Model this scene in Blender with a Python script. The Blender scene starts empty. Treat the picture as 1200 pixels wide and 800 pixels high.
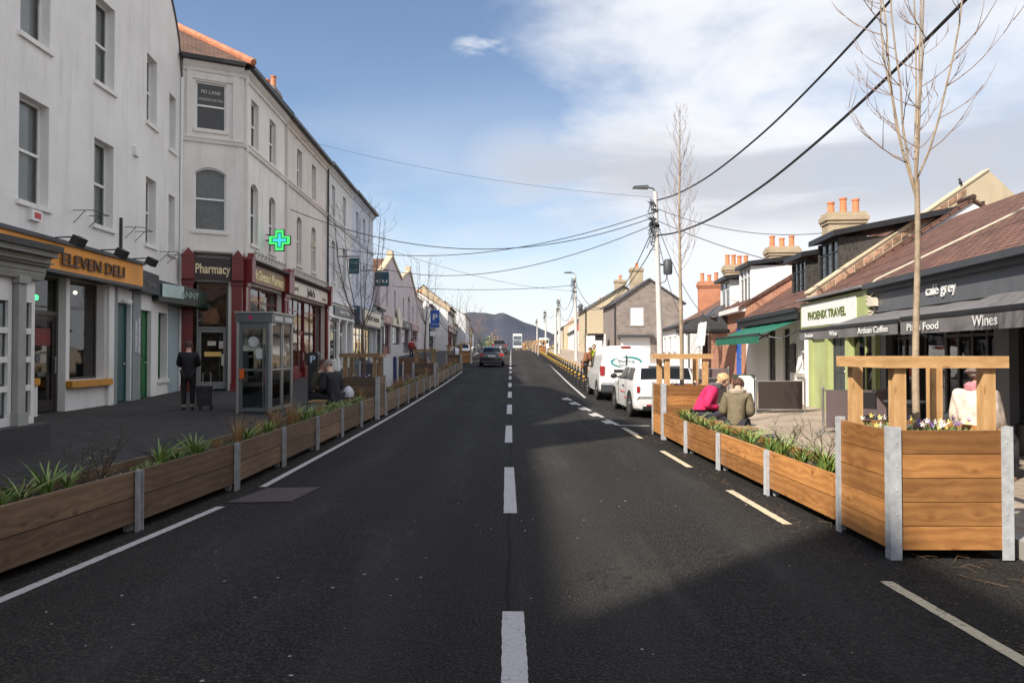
import bpy, bmesh, math, random
from mathutils import Vector, Matrix, Euler
R = math.radians
random.seed(11)
sc = bpy.context.scene
COL = sc.collection

# ------------------------------------------------------------------ camera
F = 850.0
cam_d = bpy.data.cameras.new('camera'); cam = bpy.data.objects.new('camera', cam_d); COL.objects.link(cam)
cam_d.sensor_fit = 'HORIZONTAL'; cam_d.sensor_width = 36.0; cam_d.lens = 36.0*F/1200.0
cam_d.clip_start = 0.1; cam_d.clip_end = 9000
cam.location = (0, 0, 1.7); cam.rotation_euler = (R(91.0), 0, 0)
sc.camera = cam
sc.view_settings.view_transform = 'Standard'; sc.view_settings.look = 'None'
sc.view_settings.gamma = 1.0; sc.view_settings.use_curve_mapping = False
sc.view_settings.exposure = 0.5
sc.render.engine = 'CYCLES'

# ------------------------------------------------------------------ world + sun
SUN_EL = R(41.2); SUN_AZ = R(47)           # light travels towards +X,+Y
w = bpy.data.worlds.new('World'); sc.world = w; w.use_nodes = True
nt = w.node_tree; N = nt.nodes; L = nt.links
for n in list(N): N.remove(n)
out = N.new('ShaderNodeOutputWorld'); bg = N.new('ShaderNodeBackground'); bg.inputs[1].default_value = 0.080
L.new(bg.outputs[0], out.inputs[0])
sky = N.new('ShaderNodeTexSky'); sky.sky_type = 'NISHITA'; sky.sun_disc = False
sky.sun_elevation = SUN_EL; sky.sun_rotation = math.pi + SUN_AZ; sky.altitude = 20; sky.air_density = 1.0; sky.dust_density = 0.6; sky.ozone_density = 1.6
tc = N.new('ShaderNodeTexCoord'); sep = N.new('ShaderNodeSeparateXYZ'); L.new(tc.outputs['Generated'], sep.inputs[0])
def M2(op, a, b=None, c=None, clamp=False):
    n = N.new('ShaderNodeMath'); n.operation = op; n.use_clamp = clamp
    for i, v in enumerate((a, b, c)):
        if v is None: continue
        if isinstance(v, (int, float)): n.inputs[i].default_value = v
        else: L.new(v, n.inputs[i])
    return n.outputs[0]
def MR(v, a, b, c=0.0, d=1.0):
    n = N.new('ShaderNodeMapRange'); n.interpolation_type = 'SMOOTHSTEP'; L.new(v, n.inputs[0])
    for i, x in enumerate((a, b, c, d)): n.inputs[i+1].default_value = x
    return n.outputs[0]
az = M2('ARCTAN2', sep.outputs[0], sep.outputs[1])
el = M2('ARCSINE', sep.outputs[2])
def wnoise(sx, sy, sz, det=6, rough=.55, off=(0, 0, 0), dist=0.0):
    m = N.new('ShaderNodeMapping'); m.inputs['Scale'].default_value = (sx, sy, sz); m.inputs['Location'].default_value = off
    L.new(tc.outputs['Generated'], m.inputs[0])
    n = N.new('ShaderNodeTexNoise'); n.inputs['Scale'].default_value = 1; n.inputs['Detail'].default_value = det
    n.inputs['Roughness'].default_value = rough; n.inputs['Distortion'].default_value = dist
    L.new(m.outputs[0], n.inputs[0]); return n.outputs[0]
n1 = wnoise(3.2, 3.2, 7.0, 8, .56, (4.1, 1.3, 2.2), .35)
n2 = wnoise(2.2, 2.2, 9.0, 6, .55, (1.5, 7.3, 0.4), .2)
n3 = wnoise(9, 9, 20, 7, .6, (3.5, 2.3, 5.4), .3)
cov = M2('ADD', M2('MULTIPLY', MR(az, -.12, .26), .56), M2('MULTIPLY', MR(el, .34, .0), .10))
cl = M2('ADD', M2('ADD', M2('MULTIPLY', n1, 1.0), M2('MULTIPLY', n3, .18)), cov)
cmask = MR(cl, .74, 1.20)
low = M2('MAXIMUM', M2('MULTIPLY', MR(el, .20, -.02), .72), M2('MULTIPLY', M2('MULTIPLY', MR(el, .42, .06), .62), MR(n2, .25, .6)))             # pale veil low over the sea
cmask = M2('MAXIMUM', cmask, low, clamp=True)
# grey cloud base band
def puff(a0, e0, ra, re, k):
    d = M2('ADD', M2('POWER', M2('DIVIDE', M2('SUBTRACT', az, a0), ra), 2.0), M2('POWER', M2('DIVIDE', M2('SUBTRACT', el, e0), re), 2.0))
    return M2('MULTIPLY', M2('MULTIPLY', MR(d, 1.0, .0), MR(n3, .46, .64)), k)
cmask = M2('MAXIMUM', cmask, M2('MAXIMUM', puff(-.040, .402, .050, .020, .8), puff(-.225, .305, .035, .012, .35)), clamp=True)
band = M2('MULTIPLY', M2('MULTIPLY', MR(el, .13, .20), MR(el, .34, .25)), MR(az, -.14, .04))
greym = M2('MULTIPLY', band, MR(n2, .36, .56), clamp=True)
grey2 = M2('MULTIPLY', MR(n2, .50, .72), MR(az, .18, .5), clamp=True)
greyt = M2('MAXIMUM', greym, M2('MULTIPLY', grey2, .8), clamp=True)
cm = N.new('ShaderNodeMix'); cm.data_type = 'RGBA'; L.new(greyt, cm.inputs[0])
cm.inputs[6].default_value = (8.6, 8.8, 9.2, 1); cm.inputs[7].default_value = (5.7, 5.9, 6.5, 1)
mx = N.new('ShaderNodeMix'); mx.data_type = 'RGBA'
L.new(M2('MAXIMUM', cmask, M2('MULTIPLY', greym, .85), clamp=True), mx.inputs[0])
sk = N.new('ShaderNodeMix'); sk.data_type = 'RGBA'; sk.blend_type = 'MULTIPLY'; sk.inputs[0].default_value = 1
L.new(sky.outputs[0], sk.inputs[6]); sk.inputs[7].default_value = (1.48, 1.44, 1.44, 1)
L.new(sk.outputs[2], mx.inputs[6]); L.new(cm.outputs[2], mx.inputs[7]); L.new(mx.outputs[2], bg.inputs[0])

sd = bpy.data.lights.new('sun', 'SUN'); sd.energy = 5.0; sd.angle = R(0.8); sd.color = (1.0, .91, .78)
so = bpy.data.objects.new('sun', sd); COL.objects.link(so)
dv = Vector((math.sin(SUN_AZ)*math.cos(SUN_EL), math.cos(SUN_AZ)*math.cos(SUN_EL), -math.sin(SUN_EL)))
so.rotation_euler = dv.to_track_quat('-Z', 'Y').to_euler()

# ------------------------------------------------------------------ materials
MATS = {}
def newmat(name):
    m = bpy.data.materials.new(name); m.use_nodes = True
    nt = m.node_tree; b = nt.nodes['Principled BSDF']; MATS[name] = m
    return m, nt, b
def rgb(c): return (c[0], c[1], c[2], 1)
def _noise(nt, vec, scale, det=5, rough=.6, stretch=None):
    if stretch:
        mp = nt.nodes.new('ShaderNodeMapping'); mp.inputs['Scale'].default_value = stretch
        nt.links.new(vec, mp.inputs[0]); vec = mp.outputs[0]
    n = nt.nodes.new('ShaderNodeTexNoise'); n.inputs['Scale'].default_value = scale
    n.inputs['Detail'].default_value = det; n.inputs['Roughness'].default_value = rough
    nt.links.new(vec, n.inputs[0]); return n.outputs[0]
def _ramp(nt, v, stops):
    r = nt.nodes.new('ShaderNodeValToRGB'); e = r.color_ramp.elements
    while len(e) < len(stops): e.new(.5)
    for i, (p, c) in enumerate(stops): e[i].position = p; e[i].color = rgb(c) if len(c) == 3 else c
    nt.links.new(v, r.inputs[0]); return r.outputs[0]
def _mix(nt, f, a, b, mode='MIX'):
    n = nt.nodes.new('ShaderNodeMix'); n.data_type = 'RGBA'; n.blend_type = mode
    for i, v in ((0, f), (6, a), (7, b)):
        if isinstance(v, (int, float)): n.inputs[i].default_value = v
        elif isinstance(v, tuple): n.inputs[i].default_value = rgb(v)
        else: nt.links.new(v, n.inputs[i])
    return n.outputs[2]
def _math(nt, op, a, b):
    n = nt.nodes.new('ShaderNodeMath'); n.operation = op
    for i, v in enumerate((a, b)):
        if isinstance(v, (int, float)): n.inputs[i].default_value = v
        else: nt.links.new(v, n.inputs[i])
    return n.outputs[0]
def _bump(nt, b, h, s, d=.01):
    n = nt.nodes.new('ShaderNodeBump'); n.inputs['Strength'].default_value = s; n.inputs['Distance'].default_value = d
    nt.links.new(h, n.inputs['Height']); nt.links.new(n.outputs[0], b.inputs['Normal'])
def _obj(nt): return nt.nodes.new('ShaderNodeTexCoord').outputs['Object']
def _uv(nt): return nt.nodes.new('ShaderNodeTexCoord').outputs['UV']
def paint(name, col, rough=.55, var=.12, scale=2.5, bump=.08, metal=0, dirt=.0, island=0.0):
    if name in MATS: return MATS[name]
    m, nt, b = newmat(name); v = _obj(nt)
    n = _noise(nt, v, scale, 6); n2 = _noise(nt, v, scale*9, 4)
    lo = tuple(max(0, c*(1-var)) for c in col); hi = tuple(min(1, c*(1+var)) for c in col)
    c = _ramp(nt, n, [(.3, lo), (.7, hi)])
    if dirt:
        st = _noise(nt, v, 2.0, 6, .65, (3.5, 3.5, .55))
        c = _mix(nt, _math(nt, 'MULTIPLY', _ramp(nt, st, [(.48, (0, 0, 0)), (.75, (1, 1, 1))]), dirt), c, tuple(x*.42 for x in col))
    if island:
        g = nt.nodes.new('ShaderNodeNewGeometry')
        c = _mix(nt, 1.0, c, _ramp(nt, g.outputs['Random Per Island'], [(0, (1-island,)*3), (1, (1, 1, 1))]), 'MULTIPLY')
    nt.links.new(c, b.inputs['Base Color'])
    rr = nt.nodes.new('ShaderNodeMapRange'); nt.links.new(n2, rr.inputs[0]); rr.inputs[3].default_value = max(.03, rough-.1); rr.inputs[4].default_value = min(1, rough+.12)
    nt.links.new(rr.outputs[0], b.inputs['Roughness']); b.inputs['Metallic'].default_value = metal
    if bump: _bump(nt, b, n2, bump)
    return m
def plaster(name, col, dirt=.35, rough=.85):
    if name in MATS: return MATS[name]
    m, nt, b = newmat(name); v = _obj(nt)
    n = _noise(nt, v, .7, 7, .6); st = _noise(nt, v, 1.6, 7, .65, (2.2, 2.2, .22)); fine = _noise(nt, v, 26, 5, .7)
    c = _ramp(nt, n, [(.3, tuple(x*.86 for x in col)), (.7, col)])
    c = _mix(nt, _math(nt, 'MULTIPLY', _ramp(nt, st, [(.5, (0, 0, 0)), (.8, (1, 1, 1))]), dirt), c, (col[0]*.40, col[1]*.38, col[2]*.34))
    c = _mix(nt, .12, c, _ramp(nt, fine, [(.3, (.2, .2, .2)), (.7, (1, 1, 1))]), 'MULTIPLY')
    nt.links.new(c, b.inputs['Base Color']); b.inputs['Roughness'].default_value = rough
    _bump(nt, b, _math(nt, 'ADD', fine, _math(nt, 'MULTIPLY', n, 2.0)), .35, .012)
    return m
def brick(name, c1, c2, mortar, bw=.225, bh=.075, bump=.4, rough=.85, off=.5, ms=.012):
    if name in MATS: return MATS[name]
    m, nt, b = newmat(name); v = _uv(nt)
    t = nt.nodes.new('ShaderNodeTexBrick'); nt.links.new(v, t.inputs[0]); t.offset = off
    t.inputs['Scale'].default_value = 1; t.inputs['Brick Width'].default_value = bw; t.inputs['Row Height'].default_value = bh
    t.inputs['Mortar Size'].default_value = ms; t.inputs['Mortar Smooth'].default_value = .2
    t.inputs['Color1'].default_value = rgb(c1); t.inputs['Color2'].default_value = rgb(c2); t.inputs['Mortar'].default_value = rgb(mortar)
    n = _noise(nt, v, 1.3, 6); n2 = _noise(nt, v, 30, 4)
    c = _mix(nt, .55, t.outputs[0], _ramp(nt, n, [(.3, (.45, .43, .42)), (.65, (1, 1, 1))]), 'MULTIPLY')
    c = _mix(nt, .3, c, _ramp(nt, n2, [(.3, (.5, .5, .5)), (.7, (1, 1, 1))]), 'MULTIPLY')
    nt.links.new(c, b.inputs['Base Color']); b.inputs['Roughness'].default_value = rough
    _bump(nt, b, _math(nt, 'SUBTRACT', n2, _math(nt, 'MULTIPLY', t.outputs['Fac'], 2.5)), bump, .012)
    return m
def wood(name, base, dark, rough=.6, knots=True, var=.45, scale=1.0):
    if name in MATS: return MATS[name]
    m, nt, b = newmat(name); v = _uv(nt)
    g = nt.nodes.new('ShaderNodeNewGeometry'); ri = g.outputs['Random Per Island']
    cx = nt.nodes.new('ShaderNodeCombineXYZ'); nt.links.new(_math(nt, 'MULTIPLY', ri, 37.0), cx.inputs[0]); nt.links.new(_math(nt, 'MULTIPLY', ri, 91.0), cx.inputs[1])
    va = nt.nodes.new('ShaderNodeVectorMath'); va.operation = 'ADD'; nt.links.new(v, va.inputs[0]); nt.links.new(cx.outputs[0], va.inputs[1]); vv = va.outputs[0]
    warp = _noise(nt, vv, 1.6*scale, 3, .5, (1, 3.6, 1))
    sp = nt.nodes.new('ShaderNodeSeparateXYZ'); nt.links.new(vv, sp.inputs[0])
    kn = nt.nodes.new('ShaderNodeTexVoronoi'); mpk = nt.nodes.new('ShaderNodeMapping'); mpk.inputs['Scale'].default_value = (3.4*scale, 7.0*scale, 1)
    nt.links.new(vv, mpk.inputs[0]); nt.links.new(mpk.outputs[0], kn.inputs[0]); kn.inputs['Scale'].default_value = 1; kn.feature = 'F1'
    kd = kn.outputs['Distance']
    rings = _math(nt, 'ADD', _math(nt, 'MULTIPLY', sp.outputs[1], 70*scale), _math(nt, 'MULTIPLY', warp, 9.0))
    bulge = nt.nodes.new('ShaderNodeMapRange'); nt.links.new(kd, bulge.inputs[0]); bulge.inputs[1].default_value = 0; bulge.inputs[2].default_value = .45; bulge.inputs[3].default_value = 5 if knots else 0; bulge.inputs[4].default_value = 0
    rings = _math(nt, 'ADD', rings, bulge.outputs[0])
    s = _math(nt, 'SINE', rings, 0)
    grain = _noise(nt, vv, 1.0, 5, .7, (4, 150, 1))
    gf = _math(nt, 'ADD', _math(nt, 'MULTIPLY', s, .11), _math(nt, 'MULTIPLY', grain, .95))
    c = _ramp(nt, gf, [(.15, dark), (.45, tuple((x+y)/2 for x, y in zip(base, dark))), (.75, base)])
    c = _mix(nt, 1.0, c, _ramp(nt, ri, [(0, (1-var,)*3), (1, (1, 1, 1))]), 'MULTIPLY')
    stain = _noise(nt, vv, 1.6*scale, 5, .6)
    c = _mix(nt, .6, c, _ramp(nt, stain, [(.35, (.55, .5, .46)), (.6, (1, 1, 1))]), 'MULTIPLY')
    if knots:
        c = _mix(nt, _ramp(nt, kd, [(.05, (.8, .8, .8)), (.17, (0, 0, 0))]), c, tuple(x*.55 for x in dark))
    nt.links.new(c, b.inputs['Base Color']); b.inputs['Roughness'].default_value = rough
    _bump(nt, b, gf, .25, .006)
    return m
def glass(name, tint=(.62, .66, .66), base=.015):
    if name in MATS: return MATS[name]
    m, nt, b = newmat(name); nt.nodes.remove(b); o = nt.nodes['Material Output']
    tr = nt.nodes.new('ShaderNodeBsdfTransparent'); tr.inputs[0].default_value = rgb(tint)
    gl = nt.nodes.new('ShaderNodeBsdfGlossy'); gl.inputs['Roughness'].default_value = .02; gl.inputs[0].default_value = (.95, .95, .95, 1)
    fr = nt.nodes.new('ShaderNodeFresnel'); fr.inputs[0].default_value = 1.5
    nz = _noise(nt, _obj(nt), 1.2, 2); bp = nt.nodes.new('ShaderNodeBump'); bp.inputs['Strength'].default_value = .12; bp.inputs['Distance'].default_value = .02
    nt.links.new(nz, bp.inputs['Height']); nt.links.new(bp.outputs[0], gl.inputs['Normal'])
    mx = nt.nodes.new('ShaderNodeMixShader'); nt.links.new(_math(nt, 'ADD', fr.outputs[0], base), mx.inputs[0])
    nt.links.new(tr.outputs[0], mx.inputs[1]); nt.links.new(gl.outputs[0], mx.inputs[2]); nt.links.new(mx.outputs[0], o.inputs[0])
    return m
def glow(name, col, s):
    if name in MATS: return MATS[name]
    m, nt, b = newmat(name); b.inputs['Base Color'].default_value = rgb(col)
    b.inputs['Emission Color'].default_value = rgb(col); b.inputs['Emission Strength'].default_value = s
    return m
def leafm(name, col, col2):
    if name in MATS: return MATS[name]
    m, nt, b = newmat(name); g = nt.nodes.new('ShaderNodeNewGeometry')
    c = _ramp(nt, g.outputs['Random Per Island'], [(0, col), (1, col2)]); nt.links.new(c, b.inputs['Base Color'])
    b.inputs['Roughness'].default_value = .5
    return m

G_ = glass('window_glass'); GD = glass('shop_glass', (.6, .63, .63), .03)
GO = paint('far_glass', (.05, .055, .065), .12, .3, 1.5, 0)
WHITE_W = plaster('white_render', (.88, .868, .85), .30)
CREAM_W = plaster('cream_render', (.87, .84, .80), .35)
BEIGE_W = plaster('beige_render', (.78, .72, .67), .40)
WHITE2 = plaster('clean_white_render', (.86, .86, .85), .15)
BLUE_W = plaster('pale_blue_render', (.58, .63, .74), .3)
GREYW = plaster('grey_white_render', (.72, .73, .74), .35)
PINK_W = plaster('pink_render', (.60, .53, .56), .3)
SAND_W = plaster('sand_render', (.62, .52, .36), .35)
STONE = brick('brown_stone_wall', (.25, .20, .18), (.33, .28, .25), (.36, .33, .30), .40, .16)
BRICKR = brick('red_brick', (.48, .16, .08), (.60, .24, .12), (.52, .40, .32))
BRICKO = brick('orange_brick', (.62, .20, .09), (.70, .27, .13), (.50, .32, .22))
BRICKY = brick('yellow_brick', (.55, .42, .26), (.62, .50, .34), (.45, .38, .28))
TILE = brick('brown_roof_tiles', (.165, .075, .052), (.25, .118, .08), (.05, .028, .024), .30, .165, .9, .85, .5, .022)
TILE2 = brick('old_clay_tiles', (.22, .105, .07), (.30, .16, .10), (.07, .04, .03), .28, .18, .9, .85, .5, .025)
SLATE = brick('grey_slates', (.10, .10, .11), (.17, .16, .17), (.04, .04, .04), .25, .2, .5, .6, .5, .01)
TRIMW = paint('white_paint', (.80, .80, .79), .45, .05, 3, .05, dirt=.2)
TRIMC = paint('cream_paint', (.66, .60, .48), .5, .08, 3, .05, dirt=.3)
BLACKP = paint('black_paint', (.018, .018, .02), .45, .2)
DGREY = paint('dark_grey_paint', (.055, .060, .068), .5, .12)
MGREY = paint('grey_paint', (.22, .235, .23), .5, .1, dirt=.3)
MAROON = paint('dark_red_gloss_paint', (.16, .013, .016), .35, .15, dirt=.2)
GOLD = paint('gold_leaf', (.78, .52, .16), .45, .1)
STEEL = paint('galvanised_steel', (.47, .49, .51), .5, .2, 14, .05, .15)
CHROME = paint('brushed_steel', (.62, .62, .62), .3, .05, 3, 0, .9)
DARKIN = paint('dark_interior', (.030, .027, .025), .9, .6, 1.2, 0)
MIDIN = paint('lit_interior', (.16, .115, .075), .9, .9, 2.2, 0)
CURT = paint('net_curtain', (.42, .41, .40), .9, .2, 8, .1)
CURTW = paint('white_blind', (.72, .72, .70), .9, .1, 8, .1)
SOIL = paint('potting_soil', (.035, .024, .016), .95, .5, 20, .8)
LEAD = paint('roof_lead', (.20, .20, .21), .6, .2)
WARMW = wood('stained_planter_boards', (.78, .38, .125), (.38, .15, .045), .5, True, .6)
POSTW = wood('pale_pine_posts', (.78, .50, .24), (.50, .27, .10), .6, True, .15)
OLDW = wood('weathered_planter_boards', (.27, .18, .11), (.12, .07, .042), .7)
STEELSH = paint('shaded_galvanised_steel', (.36, .37, .39), .6, .25, 9, .1, .1, dirt=.4)  # darker steel for the left kerb posts, their shade put into the colour
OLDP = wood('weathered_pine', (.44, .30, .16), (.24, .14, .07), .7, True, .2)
CONC = plaster('old_concrete', (.46, .44, .41), .5)

# ------------------------------------------------------------------ mesh builder
def wl(o):
    v = Vector((0, 0, 0))
    while o is not None: v += o.location; o = o.parent
    return v
class MB:
    def __init__(s, M=None): s.v = []; s.f = []; s.uv = []; s.M = M or Matrix.Identity(4)
    def at(s, M): s.M = M or Matrix.Identity(4); return s
    def face(s, pts, uv=None):
        i0 = len(s.v); P = [Vector(p) for p in pts]
        if uv is None:
            e = (P[1]-P[0]); L1 = e.length or 1; ex = e/L1
            n = (P[1]-P[0]).cross(P[2]-P[0]); n = n.normalized() if n.length > 1e-12 else Vector((0, 0, 1)); ey = n.cross(ex)
            uv = [((p-P[0]).dot(ex)+P[0].x+P[0].y*.7, (p-P[0]).dot(ey)+P[0].z) for p in P]
        s.v += [s.M @ p for p in P]; s.f.append(list(range(i0, i0+len(P)))); s.uv.append(uv); return s
    def hexa(s, c, grain=None):
        """c: 8 corners, bottom ring 0-3 (ccw from above) then top ring 4-7; shares vertices so it is one island"""
        i0 = len(s.v); P = [Vector(p) for p in c]; s.v += [s.M @ p for p in P]
        ax = [(P[1]-P[0]), (P[3]-P[0]), (P[4]-P[0])]; ln = [a.length for a in ax]
        g = ln.index(max(ln)) if grain is None else grain
        cl = [(0, 0, 0), (1, 0, 0), (1, 1, 0), (0, 1, 0), (0, 0, 1), (1, 0, 1), (1, 1, 1), (0, 1, 1)]
        for fc in ((0, 3, 2, 1), (4, 5, 6, 7), (0, 1, 5, 4), (1, 2, 6, 5), (2, 3, 7, 6), (3, 0, 4, 7)):
            s.f.append([i0+k for k in fc]); var = [a for a in range(3) if len({cl[k][a] for k in fc}) > 1]
            if g in var: u = g; v_ = [a for a in var if a != g][0]
            else: u, v_ = var
            fx = [a for a in range(3) if a not in var][0]; k0 = cl[fc[0]][fx]
            if s.plain: s.uv.append([(P[k][0]+P[k][1], P[k][2]) if fx != 2 else (P[k][0], P[k][1]) for k in fc])
            else: s.uv.append([(cl[k][u]*ln[u], cl[k][v_]*ln[v_]+k0*.31+fx*.17) for k in fc])
        return s
    plain = False
    def box(s, x0, x1, y0, y1, z0, z1, grain=None):
        return s.hexa([(x0, y0, z0), (x1, y0, z0), (x1, y1, z0), (x0, y1, z0), (x0, y0, z1), (x1, y0, z1), (x1, y1, z1), (x0, y1, z1)], grain)
    def prism(s, poly, y0, y1):
        """poly in (x,z), extruded along y"""
        n = len(poly); i0 = len(s.v)
        s.v += [s.M @ Vector((x, y0, z)) for x, z in poly]+[s.M @ Vector((x, y1, z)) for x, z in poly]
        s.f.append(list(range(i0, i0+n))); s.uv.append([(x, z) for x, z in poly])
        s.f.append([i0+n+k for k in reversed(range(n))]); s.uv.append([poly[k] for k in reversed(range(n))])
        for k in range(n):
            j = (k+1) % n; s.f.append([i0+k, i0+n+k, i0+n+j, i0+j])
            s.uv.append([(y0, poly[k][1]), (y1, poly[k][1]), (y1, poly[j][1]), (y0, poly[j][1])])
        return s
    def prismx(s, poly, x0, x1):
        """poly in (y,z), extruded along x"""
        n = len(poly); i0 = len(s.v)
        s.v += [s.M @ Vector((x0, y, z)) for y, z in poly]+[s.M @ Vector((x1, y, z)) for y, z in poly]
        s.f.append(list(reversed(range(i0, i0+n)))); s.uv.append([poly[k] for k in reversed(range(n))])
        s.f.append([i0+n+k for k in range(n)]); s.uv.append([poly[k] for k in range(n)])
        for k in range(n):
            j = (k+1) % n; s.f.append([i0+k, i0+j, i0+n+j, i0+n+k]); d = math.dist(poly[k], poly[j])
            s.uv.append([(x0, 0), (x0, d), (x1, d), (x1, 0)])
        return s
    def tube(s, pts, rad, seg=8, cap=True):
        P = [Vector(p) for p in pts]; n = len(P)
        if not hasattr(rad, '__len__'): rad = [rad]*n
        i0 = len(s.v); up = Vector((0, 0, 1)); a = None
        for i, p in enumerate(P):
            t = (P[min(i+1, n-1)]-P[max(i-1, 0)]); t = t.normalized() if t.length > 0 else up
            if a is None: a = t.orthogonal().normalized()
            else: a = (a-t*a.dot(t)); a = a.normalized() if a.length > 1e-6 else t.orthogonal().normalized()
            b = t.cross(a)
            for k in range(seg):
                th = 2*math.pi*k/seg; s.v.append(s.M @ (p+(a*math.cos(th)+b*math.sin(th))*rad[i]))
        for i in range(n-1):
            for k in range(seg):
                j = (k+1) % seg; s.f.append([i0+i*seg+k, i0+i*seg+j, i0+(i+1)*seg+j, i0+(i+1)*seg+k]); s.uv.append([(k/seg, i*.2), ((k+1)/seg, i*.2), ((k+1)/seg, i*.2+.2), (k/seg, i*.2+.2)])
        if cap:
            s.f.append([i0+k for k in reversed(range(seg))]); s.uv.append([(0, 0)]*seg)
            s.f.append([i0+(n-1)*seg+k for k in range(seg)]); s.uv.append([(0, 0)]*seg)
        return s
    def lathe(s, prof, c=(0, 0, 0), seg=16, axis='z'):
        """prof: list of (r,h)"""
        i0 = len(s.v); c = Vector(c)
        for r, h in prof:
            for k in range(seg):
                th = 2*math.pi*k/seg; x, y = r*math.cos(th), r*math.sin(th)
                p = {'z': (x, y, h), 'x': (h, x, y), 'y': (y, h, x)}[axis]; s.v.append(s.M @ (c+Vector(p)))
        for i in range(len(prof)-1):
            for k in range(seg):
                j = (k+1) % seg; s.f.append([i0+i*seg+k, i0+i*seg+j, i0+(i+1)*seg+j, i0+(i+1)*seg+k]); s.uv.append([(k/seg, prof[i][1])]*4)
        s.f.append([i0+k for k in reversed(range(seg))]); s.uv.append([(0, 0)]*seg)
        m = (len(prof)-1)*seg; s.f.append([i0+m+k for k in range(seg)]); s.uv.append([(0, 0)]*seg)
        return s
    def ball(s, c, r, seg=12, rings=8, sc=(1, 1, 1)):
        i0 = len(s.v); c = Vector(c)
        for i in range(rings+1):
            ph = math.pi*i/rings
            for k in range(seg):
                th = 2*math.pi*k/seg; s.v.append(s.M @ (c+Vector((r*sc[0]*math.sin(ph)*math.cos(th), r*sc[1]*math.sin(ph)*math.sin(th), -r*sc[2]*math.cos(ph)))))
        for i in range(rings):
            for k in range(seg):
                j = (k+1) % seg; s.f.append([i0+i*seg+k, i0+i*seg+j, i0+(i+1)*seg+j, i0+(i+1)*seg+k]); s.uv.append([(0, 0)]*4)
        return s
    def text(s, txt, x, y, z, size, w=None, ext=.006, align='CENTER', bold=0.0, sy=None):
        """letters on the plane y, facing -y, baseline z, centred at x; w squeezes to a width"""
        cu = bpy.data.curves.new('t', 'FONT'); cu.body = txt; cu.size = 1; cu.extrude = .02; cu.align_x = 'LEFT'; cu.offset = bold; cu.resolution_u = 3
        ob = bpy.data.objects.new('t', cu); COL.objects.link(ob)
        dg = bpy.context.evaluated_depsgraph_get(); me = bpy.data.meshes.new_from_object(ob.evaluated_get(dg))
        xs = [v.co.x for v in me.vertices] or [0]; x0, x1 = min(xs), max(xs); sx = size if w is None else w/max(1e-4, x1-x0)
        off = -(x0+x1)/2 if align == 'CENTER' else -x0
        i0 = len(s.v)
        for v in me.vertices: s.v.append(s.M @ Vector((x+(v.co.x+off)*sx, y-(v.co.z+.02)/.04*ext, z+v.co.y*size)))
        for p in me.polygons: s.f.append([i0+k for k in p.vertices]); s.uv.append([(0, 0)]*len(p.vertices))
        bpy.data.objects.remove(ob); bpy.data.curves.remove(cu); bpy.data.meshes.remove(me); return s
    def build(s, name, mat, parent=None, smooth=False, label=None):
        me = bpy.data.meshes.new(name); o = Vector((0, 0, 0)) if parent is None else wl(parent)
        me.from_pydata([tuple(v-o) for v in s.v], [], s.f); me.materials.append(mat)
        uvl = me.uv_layers.new(name='UVMap'); k = 0
        fl = []
        for u in s.uv:
            for q in u: fl += [q[0], q[1]]
        uvl.data.foreach_set('uv', fl)
        if smooth:
            me.polygons.foreach_set('use_smooth', [True]*len(me.polygons))
            try: me.set_sharp_from_angle(angle=R(38))
            except Exception: pass
        me.update()
        ob = bpy.data.objects.new(name, me); COL.objects.link(ob)
        if parent is not None: ob.parent = parent
        if label: ob['label'] = label
        return ob
def tag(o, label=None, cat=None, group=None, kind=None):
    if label: o['label'] = label
    if cat: o['category'] = cat
    if group: o['group'] = group
    if kind: o['kind'] = kind
    return o
def thing(name, label, cat, loc=(0, 0, 0), group=None):
    o = bpy.data.objects.new(name, None); COL.objects.link(o); o.location = loc; o.empty_display_size = .3
    return tag(o, label, cat, group)
def kids(o): return [c for c in bpy.data.objects if c.parent == o]
KMAP = None
def dup(root, loc, rz=0, label=None, group=None, scale=1.0):
    global KMAP
    def rec(o, par):
        c = o.copy(); COL.objects.link(c); c.parent = par
        for ch in o.children: rec(ch, c)
        return c
    c = rec(root, None); c.location = loc; c.rotation_euler = (0, 0, rz); c.scale = (scale,)*3
    if label: c['label'] = label
    if group: c['group'] = group
    return c
def place(o, loc, rz=0): o.location = loc; o.rotation_euler = (0, 0, rz); return o
def frame(p0, p1):
    """wall frame: x along the wall, y into the building, z up; returns matrix, length"""
    d = Vector((p1[0]-p0[0], p1[1]-p0[1], 0)); Ln = d.length; u = d/Ln; n = Vector((-u.y, u.x, 0))
    M = Matrix(((u.x, n.x, 0, p0[0]), (u.y, n.y, 0, p0[1]), (0, 0, 1, 0), (0, 0, 0, 1)))
    return M, Ln

# ------------------------------------------------------------------ ground heights
PROF = [(-80, 0), (8, 0), (15, .02), (20, .06), (25, .13), (35, .30), (53, .75), (75, 1.35), (95, 1.85), (150, 2.5), (212, 2.95), (320, 3.25), (420, 2.0), (700, -8), (1500, -18), (9000, -20)]
def _g(y):
    for (a, za), (b, zb) in zip(PROF, PROF[1:]):
        if y <= b: return za+(zb-za)*(y-a)/(b-a)
    return PROF[-1][1]
def gz(y): return sum(_g(y+d) for d in (-3, -1.5, 0, 1.5, 3))/5
def kl(y): return -4.15
def kr(y): return 4.30 if y < 15.9 else (4.30+(y-15.9)*.72 if y < 17.3 else (5.3 if y < 31 else (5.3-(y-31)*.5 if y < 33 else 4.3)))
def pz(x, y):
    if x < 0: return gz(y)+.12+.03*max(0, -x+kl(y))
    return gz(y)+.12+.02*max(0, x-kr(y))
def P(px, Y, z=None, py=None):
    X = (px-600)/F*Y
    if py is not None: z = 1.7+(415-py)/F*Y
    return Vector((X, Y, z))
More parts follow.
